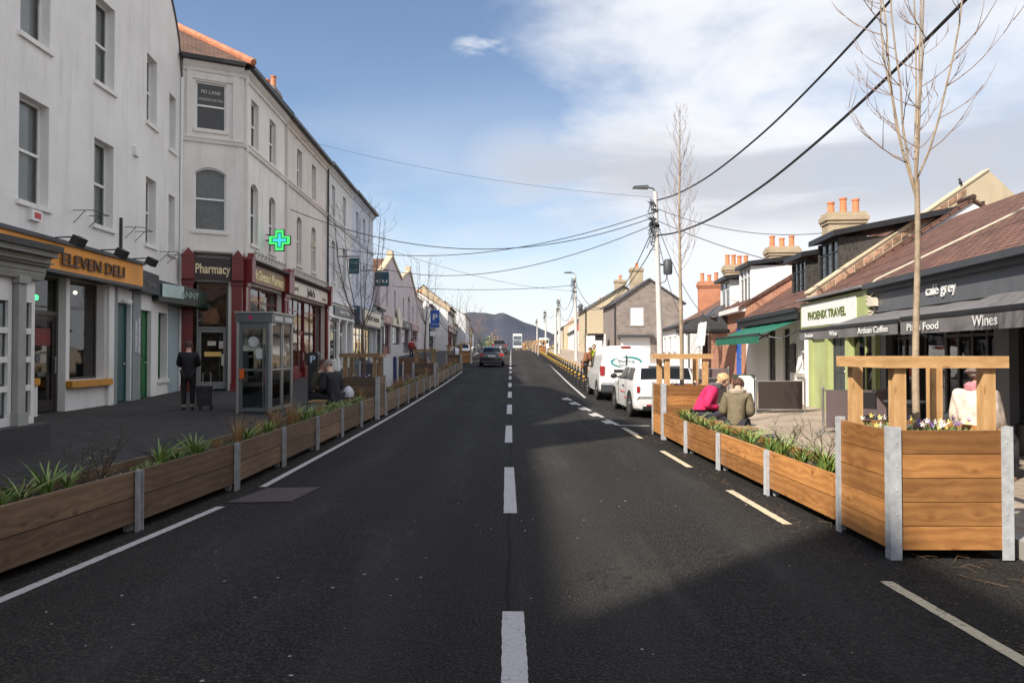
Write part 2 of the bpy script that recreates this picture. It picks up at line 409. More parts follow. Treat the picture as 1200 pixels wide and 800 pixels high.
# ------------------------------------------------------------------ ground, road, pavements
def ys_list(a, b):
    o = []; y = a
    while y < b: o.append(y); y += 1.0 if y < 60 else (3 if y < 200 else (12 if y < 600 else 150))
    o.append(b); return o
def strip(name, mat, y0, y1, fx, dz, kind='structure', cols=2, parent=None):
    mb = MB(); Y = ys_list(y0, y1)
    for a, b in zip(Y, Y[1:]):
        xa, xb = fx(a), fx(b)
        for i in range(len(xa)-1):
            p = [(xa[i][0], a, xa[i][1]+dz), (xa[i+1][0], a, xa[i+1][1]+dz), (xb[i+1][0], b, xb[i+1][1]+dz), (xb[i][0], b, xb[i][1]+dz)]
            mb.face(p, [(q[0], q[1]) for q in p])
    o = mb.build(name, mat)
    if kind: tag(o, kind=kind)
    return o
# asphalt
m, nt, b = newmat('asphalt'); v = nt.nodes.new('ShaderNodeNewGeometry').outputs['Position']
n1 = _noise(nt, v, .35, 6, .6, (1, .35, 1)); n2 = _noise(nt, v, 55, 3, .8); n3 = _noise(nt, v, 9, 6, .7); n4 = _noise(nt, v, 1.1, 7, .65, (1.8, .25, 1))
vo = nt.nodes.new('ShaderNodeTexVoronoi'); vo.inputs['Scale'].default_value = 42; nt.links.new(v, vo.inputs[0])
c = _ramp(nt, n1, [(.3, (.0185, .0175, .0168)), (.7, (.034, .0322, .030))])
c = _mix(nt, .8, c, _ramp(nt, n2, [(.38, (.22, .22, .22)), (.52, (.9, .9, .9)), (.62, (2.4, 2.3, 2.2)), (.70, (5, 4.8, 4.5))]), 'MULTIPLY')
c = _mix(nt, .5, c, _ramp(nt, n3, [(.3, (.6, .6, .6)), (.7, (1.25, 1.25, 1.25))]), 'MULTIPLY')
c = _mix(nt, _math(nt, 'MULTIPLY', _ramp(nt, n4, [(.55, (0, 0, 0)), (.8, (1, 1, 1))]), .6), c, (.075, .070, .064))
spk = _math(nt, 'MULTIPLY', _ramp(nt, vo.outputs['Distance'], [(.05, (1, 1, 1)), (.13, (0, 0, 0))]), _ramp(nt, _noise(nt, v, 23, 2), [(.54, (0, 0, 0)), (.62, (1, 1, 1))]))
c = _mix(nt, _math(nt, 'MULTIPLY', spk, .8), c, (.30, .29, .27))
sx_ = nt.nodes.new('ShaderNodeSeparateXYZ'); nt.links.new(v, sx_.inputs[0]); xx_ = _math(nt, 'ADD', sx_.outputs[0], _math(nt, 'MULTIPLY', _noise(nt, v, .9, 4), .10))
jn = _math(nt, 'ABSOLUTE', _math(nt, 'SUBTRACT', xx_, .02), 0)
c = _mix(nt, _math(nt, 'MULTIPLY', _ramp(nt, jn, [(.008, (1, 1, 1)), (.022, (0, 0, 0))]), .6), c, (.006, .006, .006))
tr_ = _math(nt, 'MULTIPLY', _ramp(nt, _math(nt, 'ABSOLUTE', _math(nt, 'SUBTRACT', _math(nt, 'ABSOLUTE', _math(nt, 'SUBTRACT', _math(nt, 'ABSOLUTE', xx_, 0), 1.55), 0), .72), 0), [(.05, (1, 1, 1)), (.42, (0, 0, 0))]), _ramp(nt, n4, [(.3, (.2, .2, .2)), (.7, (1, 1, 1))]))
c = _mix(nt, _math(nt, 'MULTIPLY', tr_, .5), c, (.046, .044, .042))
ck = nt.nodes.new('ShaderNodeTexVoronoi'); ck.feature = 'DISTANCE_TO_EDGE'; ck.inputs['Scale'].default_value = .55; wv = nt.nodes.new('ShaderNodeVectorMath'); wv.operation = 'ADD'; nz_ = nt.nodes.new('ShaderNodeTexNoise'); nz_.inputs['Scale'].default_value = 1.6; nz_.inputs['Detail'].default_value = 6; nt.links.new(v, nz_.inputs[0]); nt.links.new(v, wv.inputs[0]); nt.links.new(nz_.outputs['Color'], wv.inputs[1]); nt.links.new(wv.outputs[0], ck.inputs[0])
ckm = _math(nt, 'MULTIPLY', _ramp(nt, ck.outputs['Distance'], [(.002, (1, 1, 1)), (.007, (0, 0, 0))]), _ramp(nt, _noise(nt, v, .25, 3), [(.52, (0, 0, 0)), (.60, (1, 1, 1))]))
c = _mix(nt, _math(nt, 'MULTIPLY', ckm, .7), c, (.006, .006, .006))
scuff_light = _math(nt, 'ADD', _math(nt, 'POWER', _math(nt, 'DIVIDE', _math(nt, 'ADD', sx_.outputs[0], 1.2), .62), 2.0), _math(nt, 'POWER', _math(nt, 'DIVIDE', _math(nt, 'SUBTRACT', sx_.outputs[1], 6.95), .42), 2.0))  # pale worn patch, also standing in for reflected light streaks on the lane
scuff_light = _math(nt, 'ADD', scuff_light, _math(nt, 'MULTIPLY', _noise(nt, v, 5, 5, .7, (1.6, .5, 1)), 1.8))
c = _mix(nt, _math(nt, 'MULTIPLY', _ramp(nt, scuff_light, [(.62, (1, 1, 1)), (.98, (0, 0, 0))]), .6), c, (.085, .080, .072))
oil = _ramp(nt, _noise(nt, v, .8, 3, .5), [(.64, (0, 0, 0)), (.74, (1, 1, 1))]); c = _mix(nt, _math(nt, 'MULTIPLY', oil, .5), c, (.010, .010, .010))
nt.links.new(c, b.inputs['Base Color']); b.inputs['Roughness'].default_value = .92; b.inputs['Specular IOR Level'].default_value = .18
_bump(nt, b, _math(nt, 'ADD', n2, _math(nt, 'MULTIPLY', vo.outputs['Distance'], .8)), .9, .010)
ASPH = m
# paving
def paving(name, c1, c2, mort, bw, bh, stain=.6):
    m, nt, b = newmat(name); v = _uv(nt)
    t = nt.nodes.new('ShaderNodeTexBrick'); nt.links.new(v, t.inputs[0]); t.inputs['Scale'].default_value = 1
    t.inputs['Brick Width'].default_value = bw; t.inputs['Row Height'].default_value = bh; t.inputs['Mortar Size'].default_value = .008
    t.inputs['Color1'].default_value = rgb(c1); t.inputs['Color2'].default_value = rgb(c2); t.inputs['Mortar'].default_value = rgb(mort)
    n = _noise(nt, v, .8, 7, .65); n2 = _noise(nt, v, 14, 5, .7)
    c = _mix(nt, stain, t.outputs[0], _ramp(nt, n, [(.32, (.5, .48, .46)), (.66, (1.1, 1.1, 1.1))]), 'MULTIPLY')
    c = _mix(nt, .4, c, _ramp(nt, n2, [(.3, (.6, .6, .6)), (.7, (1.1, 1.1, 1.1))]), 'MULTIPLY')
    nt.links.new(c, b.inputs['Base Color']); b.inputs['Roughness'].default_value = .85
    _bump(nt, b, _math(nt, 'SUBTRACT', n2, _math(nt, 'MULTIPLY', t.outputs['Fac'], 1.5)), .4, .01)
    return m
PAVL = paving('dark_paving_bricks', (.024, .022, .023), (.058, .053, .055), (.006, .006, .006), .2, .1)
PAVR = paving('tan_paving', (.40, .32, .24), (.47, .38, .30), (.2, .17, .13), .4, .4)
KERB = plaster('kerb_granite', (.36, .34, .32), .4)
m, nt, b = newmat('land'); v = nt.nodes.new('ShaderNodeNewGeometry').outputs['Position']
nt.links.new(_ramp(nt, _noise(nt, v, .02, 8), [(.3, (.045, .055, .022)), (.6, (.09, .07, .04)), (.8, (.06, .07, .03))]), b.inputs['Base Color']); b.inputs['Roughness'].default_value = 1
LAND = m
def fxg(y):
    z = gz(y)-.10
    return [(-4200, z), (-900, z), (-200, z), (-40, z), (-4, z), (4, z), (40, z), (200, z), (900, z), (4200, z)]
strip('ground', LAND, -70, 8900, fxg, 0)
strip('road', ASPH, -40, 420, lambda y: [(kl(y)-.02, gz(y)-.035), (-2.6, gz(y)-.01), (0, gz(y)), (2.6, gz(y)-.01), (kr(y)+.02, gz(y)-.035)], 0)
strip('pavement', PAVL, -40, 420, lambda y: [(-19, pz(-19, y)), (-11, pz(-11, y)), (kl(y)-.15, pz(kl(y)-.15, y))], 0)
strip('pavement', PAVR, -40, 420, lambda y: [(kr(y)+.15, pz(kr(y)+.15, y)), (9, pz(9, y)), (30, pz(30, y))], 0)
for s, kf in ((-1, kl), (1, kr)):
    mb = MB(); y = -38.0
    while y < 200:
        L_ = .9 if y < 60 else 4
        a, b_ = y+.006, y+L_-.006
        xa, xb = kf(a), kf(b_)
        za, zb = gz(a), gz(b_)
        x2a, x2b = xa+s*.15, xb+s*.15
        q = [(xa, a, za-.12), (x2a, a, za-.12), (x2b, b_, zb-.12), (xb, b_, zb-.12), (xa, a, za+.122), (x2a, a, za+.126), (x2b, b_, zb+.126), (xb, b_, zb+.122)]
        if s < 0: q = [q[1], q[0], q[3], q[2], q[5], q[4], q[7], q[6]]
        mb.hexa(q); y += L_
    tag(mb.build('kerb', KERB), kind='structure')
# markings
m, nt, b = newmat('worn_road_paint'); v = nt.nodes.new('ShaderNodeNewGeometry').outputs['Position']
n = _noise(nt, v, 34, 5, .75); n2 = _noise(nt, v, 3, 5, .6)
ff = _ramp(nt, _math(nt, 'ADD', _math(nt, 'MULTIPLY', n, .7), _math(nt, 'MULTIPLY', n2, .5)), [(.42, (1, 1, 1)), (.52, (0, 0, 0))])
c = _mix(nt, ff, _ramp(nt, n, [(.3, (.40, .375, .375)), (.7, (.56, .53, .52))]), (.06, .058, .056)); nt.links.new(c, b.inputs['Base Color']); b.inputs['Roughness'].default_value = .75
RPAINT = m
m, nt, b = newmat('worn_cream_road_paint'); v = nt.nodes.new('ShaderNodeNewGeometry').outputs['Position']
n = _noise(nt, v, 34, 5, .75); n2 = _noise(nt, v, 3, 5, .6)
ff = _ramp(nt, _math(nt, 'ADD', _math(nt, 'MULTIPLY', n, .7), _math(nt, 'MULTIPLY', n2, .5)), [(.44, (1, 1, 1)), (.55, (0, 0, 0))])
c = _mix(nt, ff, _ramp(nt, n, [(.3, (.50, .42, .28)), (.7, (.64, .56, .40))]), (.06, .058, .056)); nt.links.new(c, b.inputs['Base Color']); b.inputs['Roughness'].default_value = .75
YPAINT = m
def rz_(x, y):
    ax = abs(x)
    return gz(y)-(.01*ax/2.6 if ax < 2.6 else .01+.025*(ax-2.6)/1.5)
def ragged(mb, xc, y0, y1, wd, rag=.005):
    """painted dash following xc(y), with chipped edges"""
    n = max(2, int((y1-y0)/(.045 if y0 < 16 else 1.0))); st = (y1-y0)/n
    L0 = []; 
    for i in range(n+1):
        y = y0+st*i; r1 = random.uniform(-rag, rag*.4) if y0 < 16 else 0; r2 = random.uniform(-rag*.4, rag) if y0 < 16 else 0
        x = xc(y); L0.append(((x-wd/2-r1, y), (x+wd/2-r2, y)))
    for (a, b_), (c_, d) in zip(L0, L0[1:]):
        mb.face([(p[0], p[1], rz_(*p)+.005) for p in (a, b_, d, c_)])
cx_ = lambda y: .045-.008*min(y, 14)-.0012*max(0, y-14)
mb = MB()
k = -4
while 1.72+6.05*k < 330:
    y0 = 1.72+6.05*k; ragged(mb, cx_, y0, y0+3.1, .145); k += 1
tag(mb.build('road_marking', RPAINT), kind='structure')
lx = lambda y: -3.22-.10*max(0, 8.8-y) if y < 60 else -3.22
mb = MB(); ragged(mb, lx, -10, 8.2, .10, .004); ragged(mb, lx, 9.4, 16, .10, .004); ragged(mb, lx, 16, 47, .10)
tag(mb.build('road_marking', RPAINT), kind='structure')
mb = MB(); rxl = lambda y: 2.96-.026*y
for k in range(-3, 4): ragged(mb, rxl, 3.7+3.62*k, 5.5+3.62*k, .10)
tag(mb.build('road_marking', YPAINT), kind='structure')
mb = MB(); bx_ = lambda y: 2.62-.062*(y-15.0)
for k in range(6): ragged(mb, bx_, 15.2+1.9*k, 16.5+1.9*k, .11)
for k in range(5): ragged(mb, lambda y: bx_(y)-.14, 17.4+1.9*k, 18.1+1.9*k, .16)
ragged(mb, lambda y: 2.62+.012*(y-26), 26, 120, .09)
mb.face([(x, y, rz_(x, y)+.005) for x, y in ((2.5, 17.0), (4.2, 17.0), (4.2, 17.1), (2.5, 17.1))])
tag(mb.build('road_marking', RPAINT), kind='structure')
# reddish patch with steel cover, left
patch = plaster('reddish_surface_patch', (.078, .057, .053), .5)
mb = MB(); mb.face([(x, y, rz_(x, y)+.009) for x, y in ((-3.30, 8.4), (-2.55, 8.4), (-2.45, 9.3), (-3.12, 9.3))]); tag(mb.build('road_patch', patch), kind='structure')
# light asphalt trench scar
# litter / leaf bits on the road: small pale specks
mb = MB()
for i in range(150):
    x = random.uniform(-3.2, 2.7); y = 3.2+random.random()**1.5*16; r = random.uniform(.006, .017); a = random.uniform(0, 3)
    z = rz_(x, y)
    mb.face([(x+r*math.cos(a+t)*random.uniform(.6, 1.3), y+r*math.sin(a+t), z+.008) for t in (0, 1.4, 3.0, 4.5)])
tag(mb.build('road_grit', paint('pale_grit', (.34, .32, .29), .8)), 'pale grit and chewing gum specks scattered over the dark asphalt', 'grit', kind='stuff')

# darker reinstated trenches and gutter debris
drk = plaster('dark_trench_asphalt', (.014, .0135, .013), .3)
for (x0_, x1_, y0_, y1_) in ():
    mb = MB(); n = max(2, int((y1_-y0_)/.7))
    for k in range(n):
        a, b_ = y0_+(y1_-y0_)*k/n, y0_+(y1_-y0_)*(k+1)/n; mb.face([(x, y, rz_(x, y)+.004) for x, y in ((x0_, a), (x1_, a), (x1_, b_), (x0_, b_))])
    tag(mb.build('road_patch', drk), kind='structure')
mb = MB(); rq = random.Random(9)
for i in range(1500):
    if rq.random() < .5: y = rq.uniform(3.5, 16); x = rxl(y)+abs(rq.gauss(0, .22))+.05
    else: y = rq.uniform(4, 30); x = lx(y)-abs(rq.gauss(0, .14))-.03
    r = rq.uniform(.006, .022); a = rq.uniform(0, 6); z = rz_(x, y)+.006; d = rq.uniform(.15, .7)
    mb.face([(x+r*math.cos(a), y+r*math.sin(a), z), (x-r*d*math.sin(a), y+r*d*math.cos(a), z+r*.3), (x-r*math.cos(a), y-r*math.sin(a), z+.002), (x+r*d*math.sin(a), y-r*d*math.cos(a), z)])
for i in range(46):
    y = rq.uniform(5.3, 7.2); x = rq.uniform(3.0, 4.3); a = rq.uniform(0, 6); l_ = rq.uniform(.05, .22); z = rz_(x, y)+.012
    mb.tube([(x, y, z), (x+l_*math.cos(a), y+l_*math.sin(a), z+.02), (x+1.8*l_*math.cos(a+.4), y+1.8*l_*math.sin(a+.4), z)], .0028, 4)
tag(mb.build('leaf_litter', paint('leaf_litter', (.14, .085, .045), .9, .5, 9, 0, island=.6)), 'brown leaf crumbs and twigs lying in the gutters under the planters', 'litter', kind='stuff')

# ------------------------------------------------------------------ hill and far country
m, nt, b = newmat('heather_hill'); v = nt.nodes.new('ShaderNodeNewGeometry').outputs['Position']
n = _noise(nt, v, .006, 8, .6); nt.links.new(_ramp(nt, n, [(.3, (.034, .044, .068)), (.5, (.046, .054, .080)), (.62, (.058, .062, .078)), (.75, (.044, .054, .062))]), b.inputs['Base Color']); b.inputs['Roughness'].default_value = 1
HILLM = m
prof = [(-1000, 20), (300, 30), (400, 120), (470, 250), (500, 300), (520, 345), (545, 358), (556, 366), (566, 367), (580, 368), (588, 366), (595, 368), (607, 375), (618, 379), (630, 383), (645, 390), (660, 397), (700, 402), (760, 404), (900, 408), (1600, 409)]
HY = 3200
def hh(px):
    y = 409
    if px < 556: return 366+ (556-px)*.06
    for (a, za), (b_, zb) in zip(prof, prof[1:]):
        if a <= px <= b_: y = za+(zb-za)*(px-a)/(b_-a)
    return y
mb = MB(); cols = []
for i in range(0, 181):
    px = 250+i*5.0; top = 1.7+(415-hh(px))/F*HY+1.5*math.sin(i*1.7)+1.5*math.sin(i*.63); X = (px-600)/F*HY
    row = []
    for j in range(13):
        t = j/12; Y = HY-900*(1-t)**1.1+ (0 if j < 12 else 0); z = -25+(top+25)*(t**2.1)+(3*math.sin(i*.9+j*1.3)+4*math.sin(i*.37-j*.8))*math.sin(t*math.pi)
        row.append((X*(.95+.05*t), Y, z))
    for j in range(1, 5): row.append((X, HY+j*260, top-(top+25)*(j/4)**1.2))
    cols.append(row)
for a, b_ in zip(cols, cols[1:]):
    for j in range(len(a)-1): mb.face([a[j], b_[j], b_[j+1], a[j+1]])
tag(mb.build('hill', HILLM, smooth=True), kind='structure')
# ------------------------------------------------------------------ building helpers
def facade(mb, W, z0, z1, ops, depth=.16, y=0.0, x0=0.0, ztop=None):
    """wall sheet with real openings and reveals. ops: (xa,xb,za,zb[,arch])"""
    xs = sorted({x0, x0+W}|{o[0] for o in ops}|{o[1] for o in ops}); zs = sorted({z0, z1}|{o[2] for o in ops}|{o[3] for o in ops})
    xs = [x for x in xs if x0-1e-6 <= x <= x0+W+1e-6]; zs = [z for z in zs if z0-1e-6 <= z <= z1+1e-6]
    for a, b in zip(xs, xs[1:]):
        for c, d in zip(zs, zs[1:]):
            mx_, mz = (a+b)/2, (c+d)/2
            if any(o[0] < mx_ < o[1] and o[2] < mz < o[3] for o in ops): continue
            mb.face([(a, y, c), (b, y, c), (b, y, d), (a, y, d)], [(a, c), (b, c), (b, d), (a, d)])
    for o in ops:
        a, b, c, d = o[:4]; Y = y+depth
        mb.face([(a, y, c), (a, y, d), (a, Y, d), (a, Y, c)]); mb.face([(b, y, c), (b, Y, c), (b, Y, d), (b, y, d)])
        mb.face([(a, y, c), (a, Y, c), (b, Y, c), (b, y, c)])
        if len(o) > 4 and isinstance(o[4], (int, float)) and o[4]:
            h = o[4]; n = 8; pr = (a, d-h)
            for k in range(1, n+1):
                t = k/n; x = a+(b-a)*t; z = d-h+h*math.sin(math.pi*t)**.8 if k < n else d-h
                mb.face([(pr[0], y, pr[1]), (x, y, z), (x, y, d), (pr[0], y, d)] if (d-z > 1e-4 and d-pr[1] > 1e-4) else ([(pr[0], y, pr[1]), (x, y, z), (pr[0], y, d)] if d-pr[1] > 1e-4 else [(pr[0], y, pr[1]), (x, y, z), (x, y, d)]))
                mb.face([(pr[0], y, pr[1]), (pr[0], Y, pr[1]), (x, Y, z), (x, y, z)]); pr = (x, z)
        else: mb.face([(a, y, d), (b, y, d), (b, Y, d), (a, Y, d)])
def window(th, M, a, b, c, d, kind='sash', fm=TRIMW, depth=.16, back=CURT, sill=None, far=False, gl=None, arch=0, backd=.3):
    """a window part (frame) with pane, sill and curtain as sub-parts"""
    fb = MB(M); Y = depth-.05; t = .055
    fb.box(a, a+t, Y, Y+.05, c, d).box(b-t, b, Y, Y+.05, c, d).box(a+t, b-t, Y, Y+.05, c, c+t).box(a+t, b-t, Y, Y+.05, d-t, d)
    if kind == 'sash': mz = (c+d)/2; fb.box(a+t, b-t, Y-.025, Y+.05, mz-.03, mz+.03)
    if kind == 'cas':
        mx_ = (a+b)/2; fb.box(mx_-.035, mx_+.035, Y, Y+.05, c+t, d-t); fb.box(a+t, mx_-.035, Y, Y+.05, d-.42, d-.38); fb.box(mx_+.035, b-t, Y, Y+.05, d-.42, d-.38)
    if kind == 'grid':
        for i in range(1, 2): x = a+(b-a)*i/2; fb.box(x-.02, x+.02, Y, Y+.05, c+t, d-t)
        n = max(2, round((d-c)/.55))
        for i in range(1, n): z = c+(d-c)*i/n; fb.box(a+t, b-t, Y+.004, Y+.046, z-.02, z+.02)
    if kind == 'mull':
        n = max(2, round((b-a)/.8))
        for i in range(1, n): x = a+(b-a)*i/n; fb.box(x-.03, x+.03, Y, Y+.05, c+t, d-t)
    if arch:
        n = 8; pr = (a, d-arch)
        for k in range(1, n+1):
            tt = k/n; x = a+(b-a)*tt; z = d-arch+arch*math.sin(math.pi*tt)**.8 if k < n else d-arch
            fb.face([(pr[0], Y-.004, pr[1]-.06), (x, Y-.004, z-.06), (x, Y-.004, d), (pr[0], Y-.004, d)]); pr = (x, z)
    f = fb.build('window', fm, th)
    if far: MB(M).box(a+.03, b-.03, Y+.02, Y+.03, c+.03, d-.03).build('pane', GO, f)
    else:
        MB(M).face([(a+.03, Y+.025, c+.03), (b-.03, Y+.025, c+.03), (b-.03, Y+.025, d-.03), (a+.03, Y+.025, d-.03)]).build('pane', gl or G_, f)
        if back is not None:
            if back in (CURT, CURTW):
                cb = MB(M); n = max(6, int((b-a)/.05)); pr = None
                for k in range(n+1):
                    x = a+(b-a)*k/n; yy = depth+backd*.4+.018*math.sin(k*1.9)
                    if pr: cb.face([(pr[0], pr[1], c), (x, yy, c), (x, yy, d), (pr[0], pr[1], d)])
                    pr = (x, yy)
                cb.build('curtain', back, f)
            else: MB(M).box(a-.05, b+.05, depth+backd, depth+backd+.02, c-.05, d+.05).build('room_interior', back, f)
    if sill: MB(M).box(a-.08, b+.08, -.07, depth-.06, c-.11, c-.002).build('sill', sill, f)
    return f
def side_walls(mb, W, D, z0, zt, ridge=None, ry=None, zback=None):
    """end walls + back wall; gabled when ridge given"""
    if ridge is None:
        for x in (0, W): mb.face([(x, 0, z0), (x, D, z0), (x, D, zt), (x, 0, zt)], [(0, z0), (D, z0), (D, zt), (0, zt)])
        mb.face([(0, D, z0), (W, D, z0), (W, D, zt), (0, D, zt)], [(0, z0), (W, z0), (W, zt), (0, zt)])
    else:
        zb = zback if zback is not None else zt
        for x in (0, W): mb.face([(x, 0, z0), (x, D, z0), (x, D, zb), (x, ry, ridge), (x, 0, zt)], [(0, z0), (D, z0), (D, zb), (ry, ridge), (0, zt)])
        mb.face([(0, D, z0), (W, D, z0), (W, D, zb), (0, D, zb)], [(0, z0), (W, z0), (W, zb), (0, zb)])
def roof2(th, M, W, D, ze, zr, ry, mat, over=.28, verge=.06, th_=.10, zback=None, name='roof', x0=0.0):
    mb = MB(M); zb = ze if zback is None else zback
    s1 = (zr-ze)/ry; s2 = (zr-zb)/(D-ry)
    for (ya, za, yb, zb_) in ((-over, ze-over*s1, ry, zr), (D+over, zb-over*s2, ry, zr)):
        a = [(x0-verge, ya, za+.02), (x0+W+verge, ya, za+.02), (x0+W+verge, yb, zb_+.02), (x0-verge, yb, zb_+.02)]
        if ya > yb: a = [a[1], a[0], a[3], a[2]]
        sl = math.hypot(yb-ya, zb_-za)
        top = [(p[0], p[1], p[2]+th_) for p in a]
        # textured top, sides
        mb.face(top, [(p[0], 0 if k < 2 else sl) for k, p in enumerate(top)])
        mb.face(list(reversed(a)))
        for k in range(4):
            j = (k+1) % 4; mb.face([a[k], a[j], top[j], top[k]])
    r = mb.build(name, mat, th)
    rb = MB(M); rb.tube([(x0-verge, ry, zr+th_+.03), (x0+W+verge, ry, zr+th_+.03)], .09, 8); rb.build('ridge_tiles', TILE2 if mat in (TILE, TILE2) else SLATE, r)
    return r
def gutter(th, M, W, z, x0=0.0, y=-.34, mat=BLACKP, pipe=None, z0=0):
    mb = MB(M); mb.box(x0, x0+W, y, y+.11, z-.06, z+.045); mb.box(x0, x0+W, y+.11, 0, z-.16, z-.03)
    mb.build('gutter', mat, th)
    if pipe is not None:
        for px_ in (pipe if isinstance(pipe, (list, tuple)) else [pipe]):
            MB(M).tube([(px_, -.07, z-.2), (px_, -.07, z0)], .04, 8).build('drainpipe', mat, th, True)
def chimney(th, M, x, y, z0, z1, wx, wy, mat, pots=3, potm=None, par=None):
    z0 -= .9
    mb = MB(M); mb.plain = True
    mb.box(x-wx/2, x+wx/2, y-wy/2, y+wy/2, z0, z1-.42); mb.box(x-wx/2-.05, x+wx/2+.05, y-wy/2-.05, y+wy/2+.05, z1-.42, z1-.30)
    mb.box(x-wx/2-.10, x+wx/2+.10, y-wy/2-.10, y+wy/2+.10, z1-.30, z1-.12); mb.box(x-wx/2-.04, x+wx/2+.04, y-wy/2-.04, y+wy/2+.04, z1-.12, z1)
    c = mb.build('chimney', mat, par or th)
    for i in range(pots):
        t = (i+.5)/pots; yy = y-wy/2+wy*t; h = random.choice((.45, .55, .6))
        pb = MB(M); pb.lathe([(.14, z1), (.13, z1+.05), (.115, z1+h-.08), (.14, z1+h-.06), (.14, z1+h), (.09, z1+h)], (x+random.uniform(-.05, .05), yy, 0), 12)
        pb.build('chimney_pot', potm or POT, c, True)
    return c
POT = paint('terracotta_pot', (.58, .22, .10), .8, .25, 6, .1, island=.0)
def fascia(th, M, a, b, c, d, col, txt=None, tcol=None, y=-.12, dep=.14, size=.3, w=None, corn=None, tx=None, tz=None, name='fascia', bold=.01, trim=None):
    f = MB(M).box(a, b, y, y+dep-.02, c, d).build(name, col, th)
    if corn: MB(M).box(a-.06, b+.06, y-.13, y+dep-.02, d+.002, d+.09).box(a-.03, b+.03, y-.07, y+dep-.02, c-.062, c-.002).build('cornice', corn, th)
    if trim:
        MB(M).box(a, b, y-.02, y-.001, c, c+.05).box(a, b, y-.02, y-.001, d-.05, d).box(a, a+.05, y-.02, y-.001, c+.05, d-.05).box(b-.05, b, y-.02, y-.001, c+.05, d-.05).build('trim', trim, f)
    if txt:
        MB(M).text(txt, tx if tx is not None else (a+b)/2, y-.004, tz if tz is not None else (c+d)/2-size*.34, size, w, .02, bold=bold).build('lettering', tcol, f)
    return f
def pilaster(th, M, x, w_, z0, z1, mat, y=-.13, cap=True):
    mb = MB(M).box(x, x+w_, y, -.001, z0, z1); mb.box(x-.03, x+w_+.03, y-.03, -.003, z0, z0+.35)
    if cap: mb.box(x-.03, x+w_+.03, y-.05, -.003, z1-.16, z1-.004); mb.box(x+w_*.25, x+w_*.75, y-.015, y+.01, z0+.5, z1-.3)
    return mb.build('pilaster', mat, th)
def shop(th, M, a, b, zb, zt, door=None, fm=BLACKP, riser=.5, rm=None, back=None, depth=.3, div=None, dm=None, gl=None):
    """glazed shopfront in an opening a..b; door = (x0,x1)"""
    segs = [(a, b)] if door is None else [s for s in ((a, door[0]), (door[1], b)) if s[1]-s[0] > .15]
    for (p, q) in segs:
        if riser: MB(M).box(p, q, depth-.14, depth+.02, zb, zb+riser).build('stall_riser', rm or fm, th)
        fb = MB(M); Y = depth-.08; c, d = zb+riser+.002, zt; t = .06
        fb.box(p, p+t, Y, Y+.06, c, d).box(q-t, q, Y, Y+.06, c, d).box(p+t, q-t, Y, Y+.06, c, c+t).box(p+t, q-t, Y, Y+.06, d-t, d)
        n = div or max(1, round((q-p)/1.1))
        for i in range(1, n): x = p+(q-p)*i/n; fb.box(x-.03, x+.03, Y, Y+.06, c+t, d-t)
        fb.box(p+t, q-t, Y+.004, Y+.056, d-.55, d-.50)
        f = fb.build('shop_window', fm, th)
        MB(M).face([(p+.03, Y+.03, c+.03), (q-.03, Y+.03, c+.03), (q-.03, Y+.03, d-.03), (p+.03, Y+.03, d-.03)]).build('pane', gl or GD, f)
    if door:
        p, q = door; Y = depth-.02; fb = MB(M); t = .09; c = zb+.06; d = zb+2.15
        fb.box(p, p+.05, Y-.03, Y+.06, zb, zt).box(q-.05, q, Y-.03, Y+.06, zb, zt).box(p+.05, q-.05, Y-.03, Y+.06, d, d+.07).box(p+.05, q-.05, Y-.03, Y+.06, zt-.05, zt)
        fb.build('door_frame', dm or fm, th)
        db = MB(M).box(p+.06, p+.06+t, Y, Y+.05, c, d-.01).box(q-.06-t, q-.06, Y, Y+.05, c, d-.01).box(p+.06+t, q-.06-t, Y, Y+.05, c, c+.25).box(p+.06+t, q-.06-t, Y, Y+.05, d-.12, d-.01)
        dd = db.build('door', dm or fm, th)
        MB(M).face([(p+.15, Y+.025, c+.2), (q-.15, Y+.025, c+.2), (q-.15, Y+.025, d-.1), (p+.15, Y+.025, d-.1)]).build('pane', gl or GD, dd)
        MB(M).tube([(q-.12, Y-.05, c+.8), (q-.12, Y-.05, c+1.15)], .015, 6).box(q-.13, q-.11, Y-.05, Y, c+.82, c+.84).box(q-.13, q-.11, Y-.05, Y, c+1.11, c+1.13).build('handle', CHROME, dd)
        MB(M).face([(p+.05, Y+.02, d+.07), (q-.05, Y+.02, d+.07), (q-.05, Y+.02, zt-.05), (p+.05, Y+.02, zt-.05)]).build('transom_pane', gl or GD, th)
    rs = random.Random(int(a*91+b*17+zt*7)); db_ = [MB(M), MB(M), MB(M)]; x = a+.25
    while x < b-.35:
        w_ = rs.uniform(.15, .5); h_ = rs.uniform(.15, .75)
        if door is None or x+w_ < door[0]-.05 or x > door[1]+.05:
            y_ = depth+rs.uniform(.2, .7); db_[rs.randrange(3)].box(x, x+w_, y_, y_+.2, zb+max(riser, .3), zb+max(riser, .3)+h_)
            if rs.random() < .4: db_[rs.randrange(3)].box(x, x+w_*.8, depth+.03, depth+.035, zt-1.1-rs.random()*.5, zt-.75)
        x += w_+rs.uniform(.05, .35)
    for q_, (mn, mc) in zip(db_, (('display_pale', (.52, .49, .44)), ('display_warm', (.42, .20, .08)), ('display_dark', (.09, .10, .13)))):
        if q_.v: tag(q_.build('window_display', paint(mn, mc, .7, .5, 5, 0), th), kind='stuff')
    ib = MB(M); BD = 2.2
    ib.face([(a, BD, zb), (b, BD, zb), (b, BD, zt), (a, BD, zt)]); ib.face([(a, depth, zb), (a, BD, zb), (a, BD, zt), (a, depth, zt)]); ib.face([(b, depth, zb), (b, depth, zt), (b, BD, zt), (b, BD, zb)])
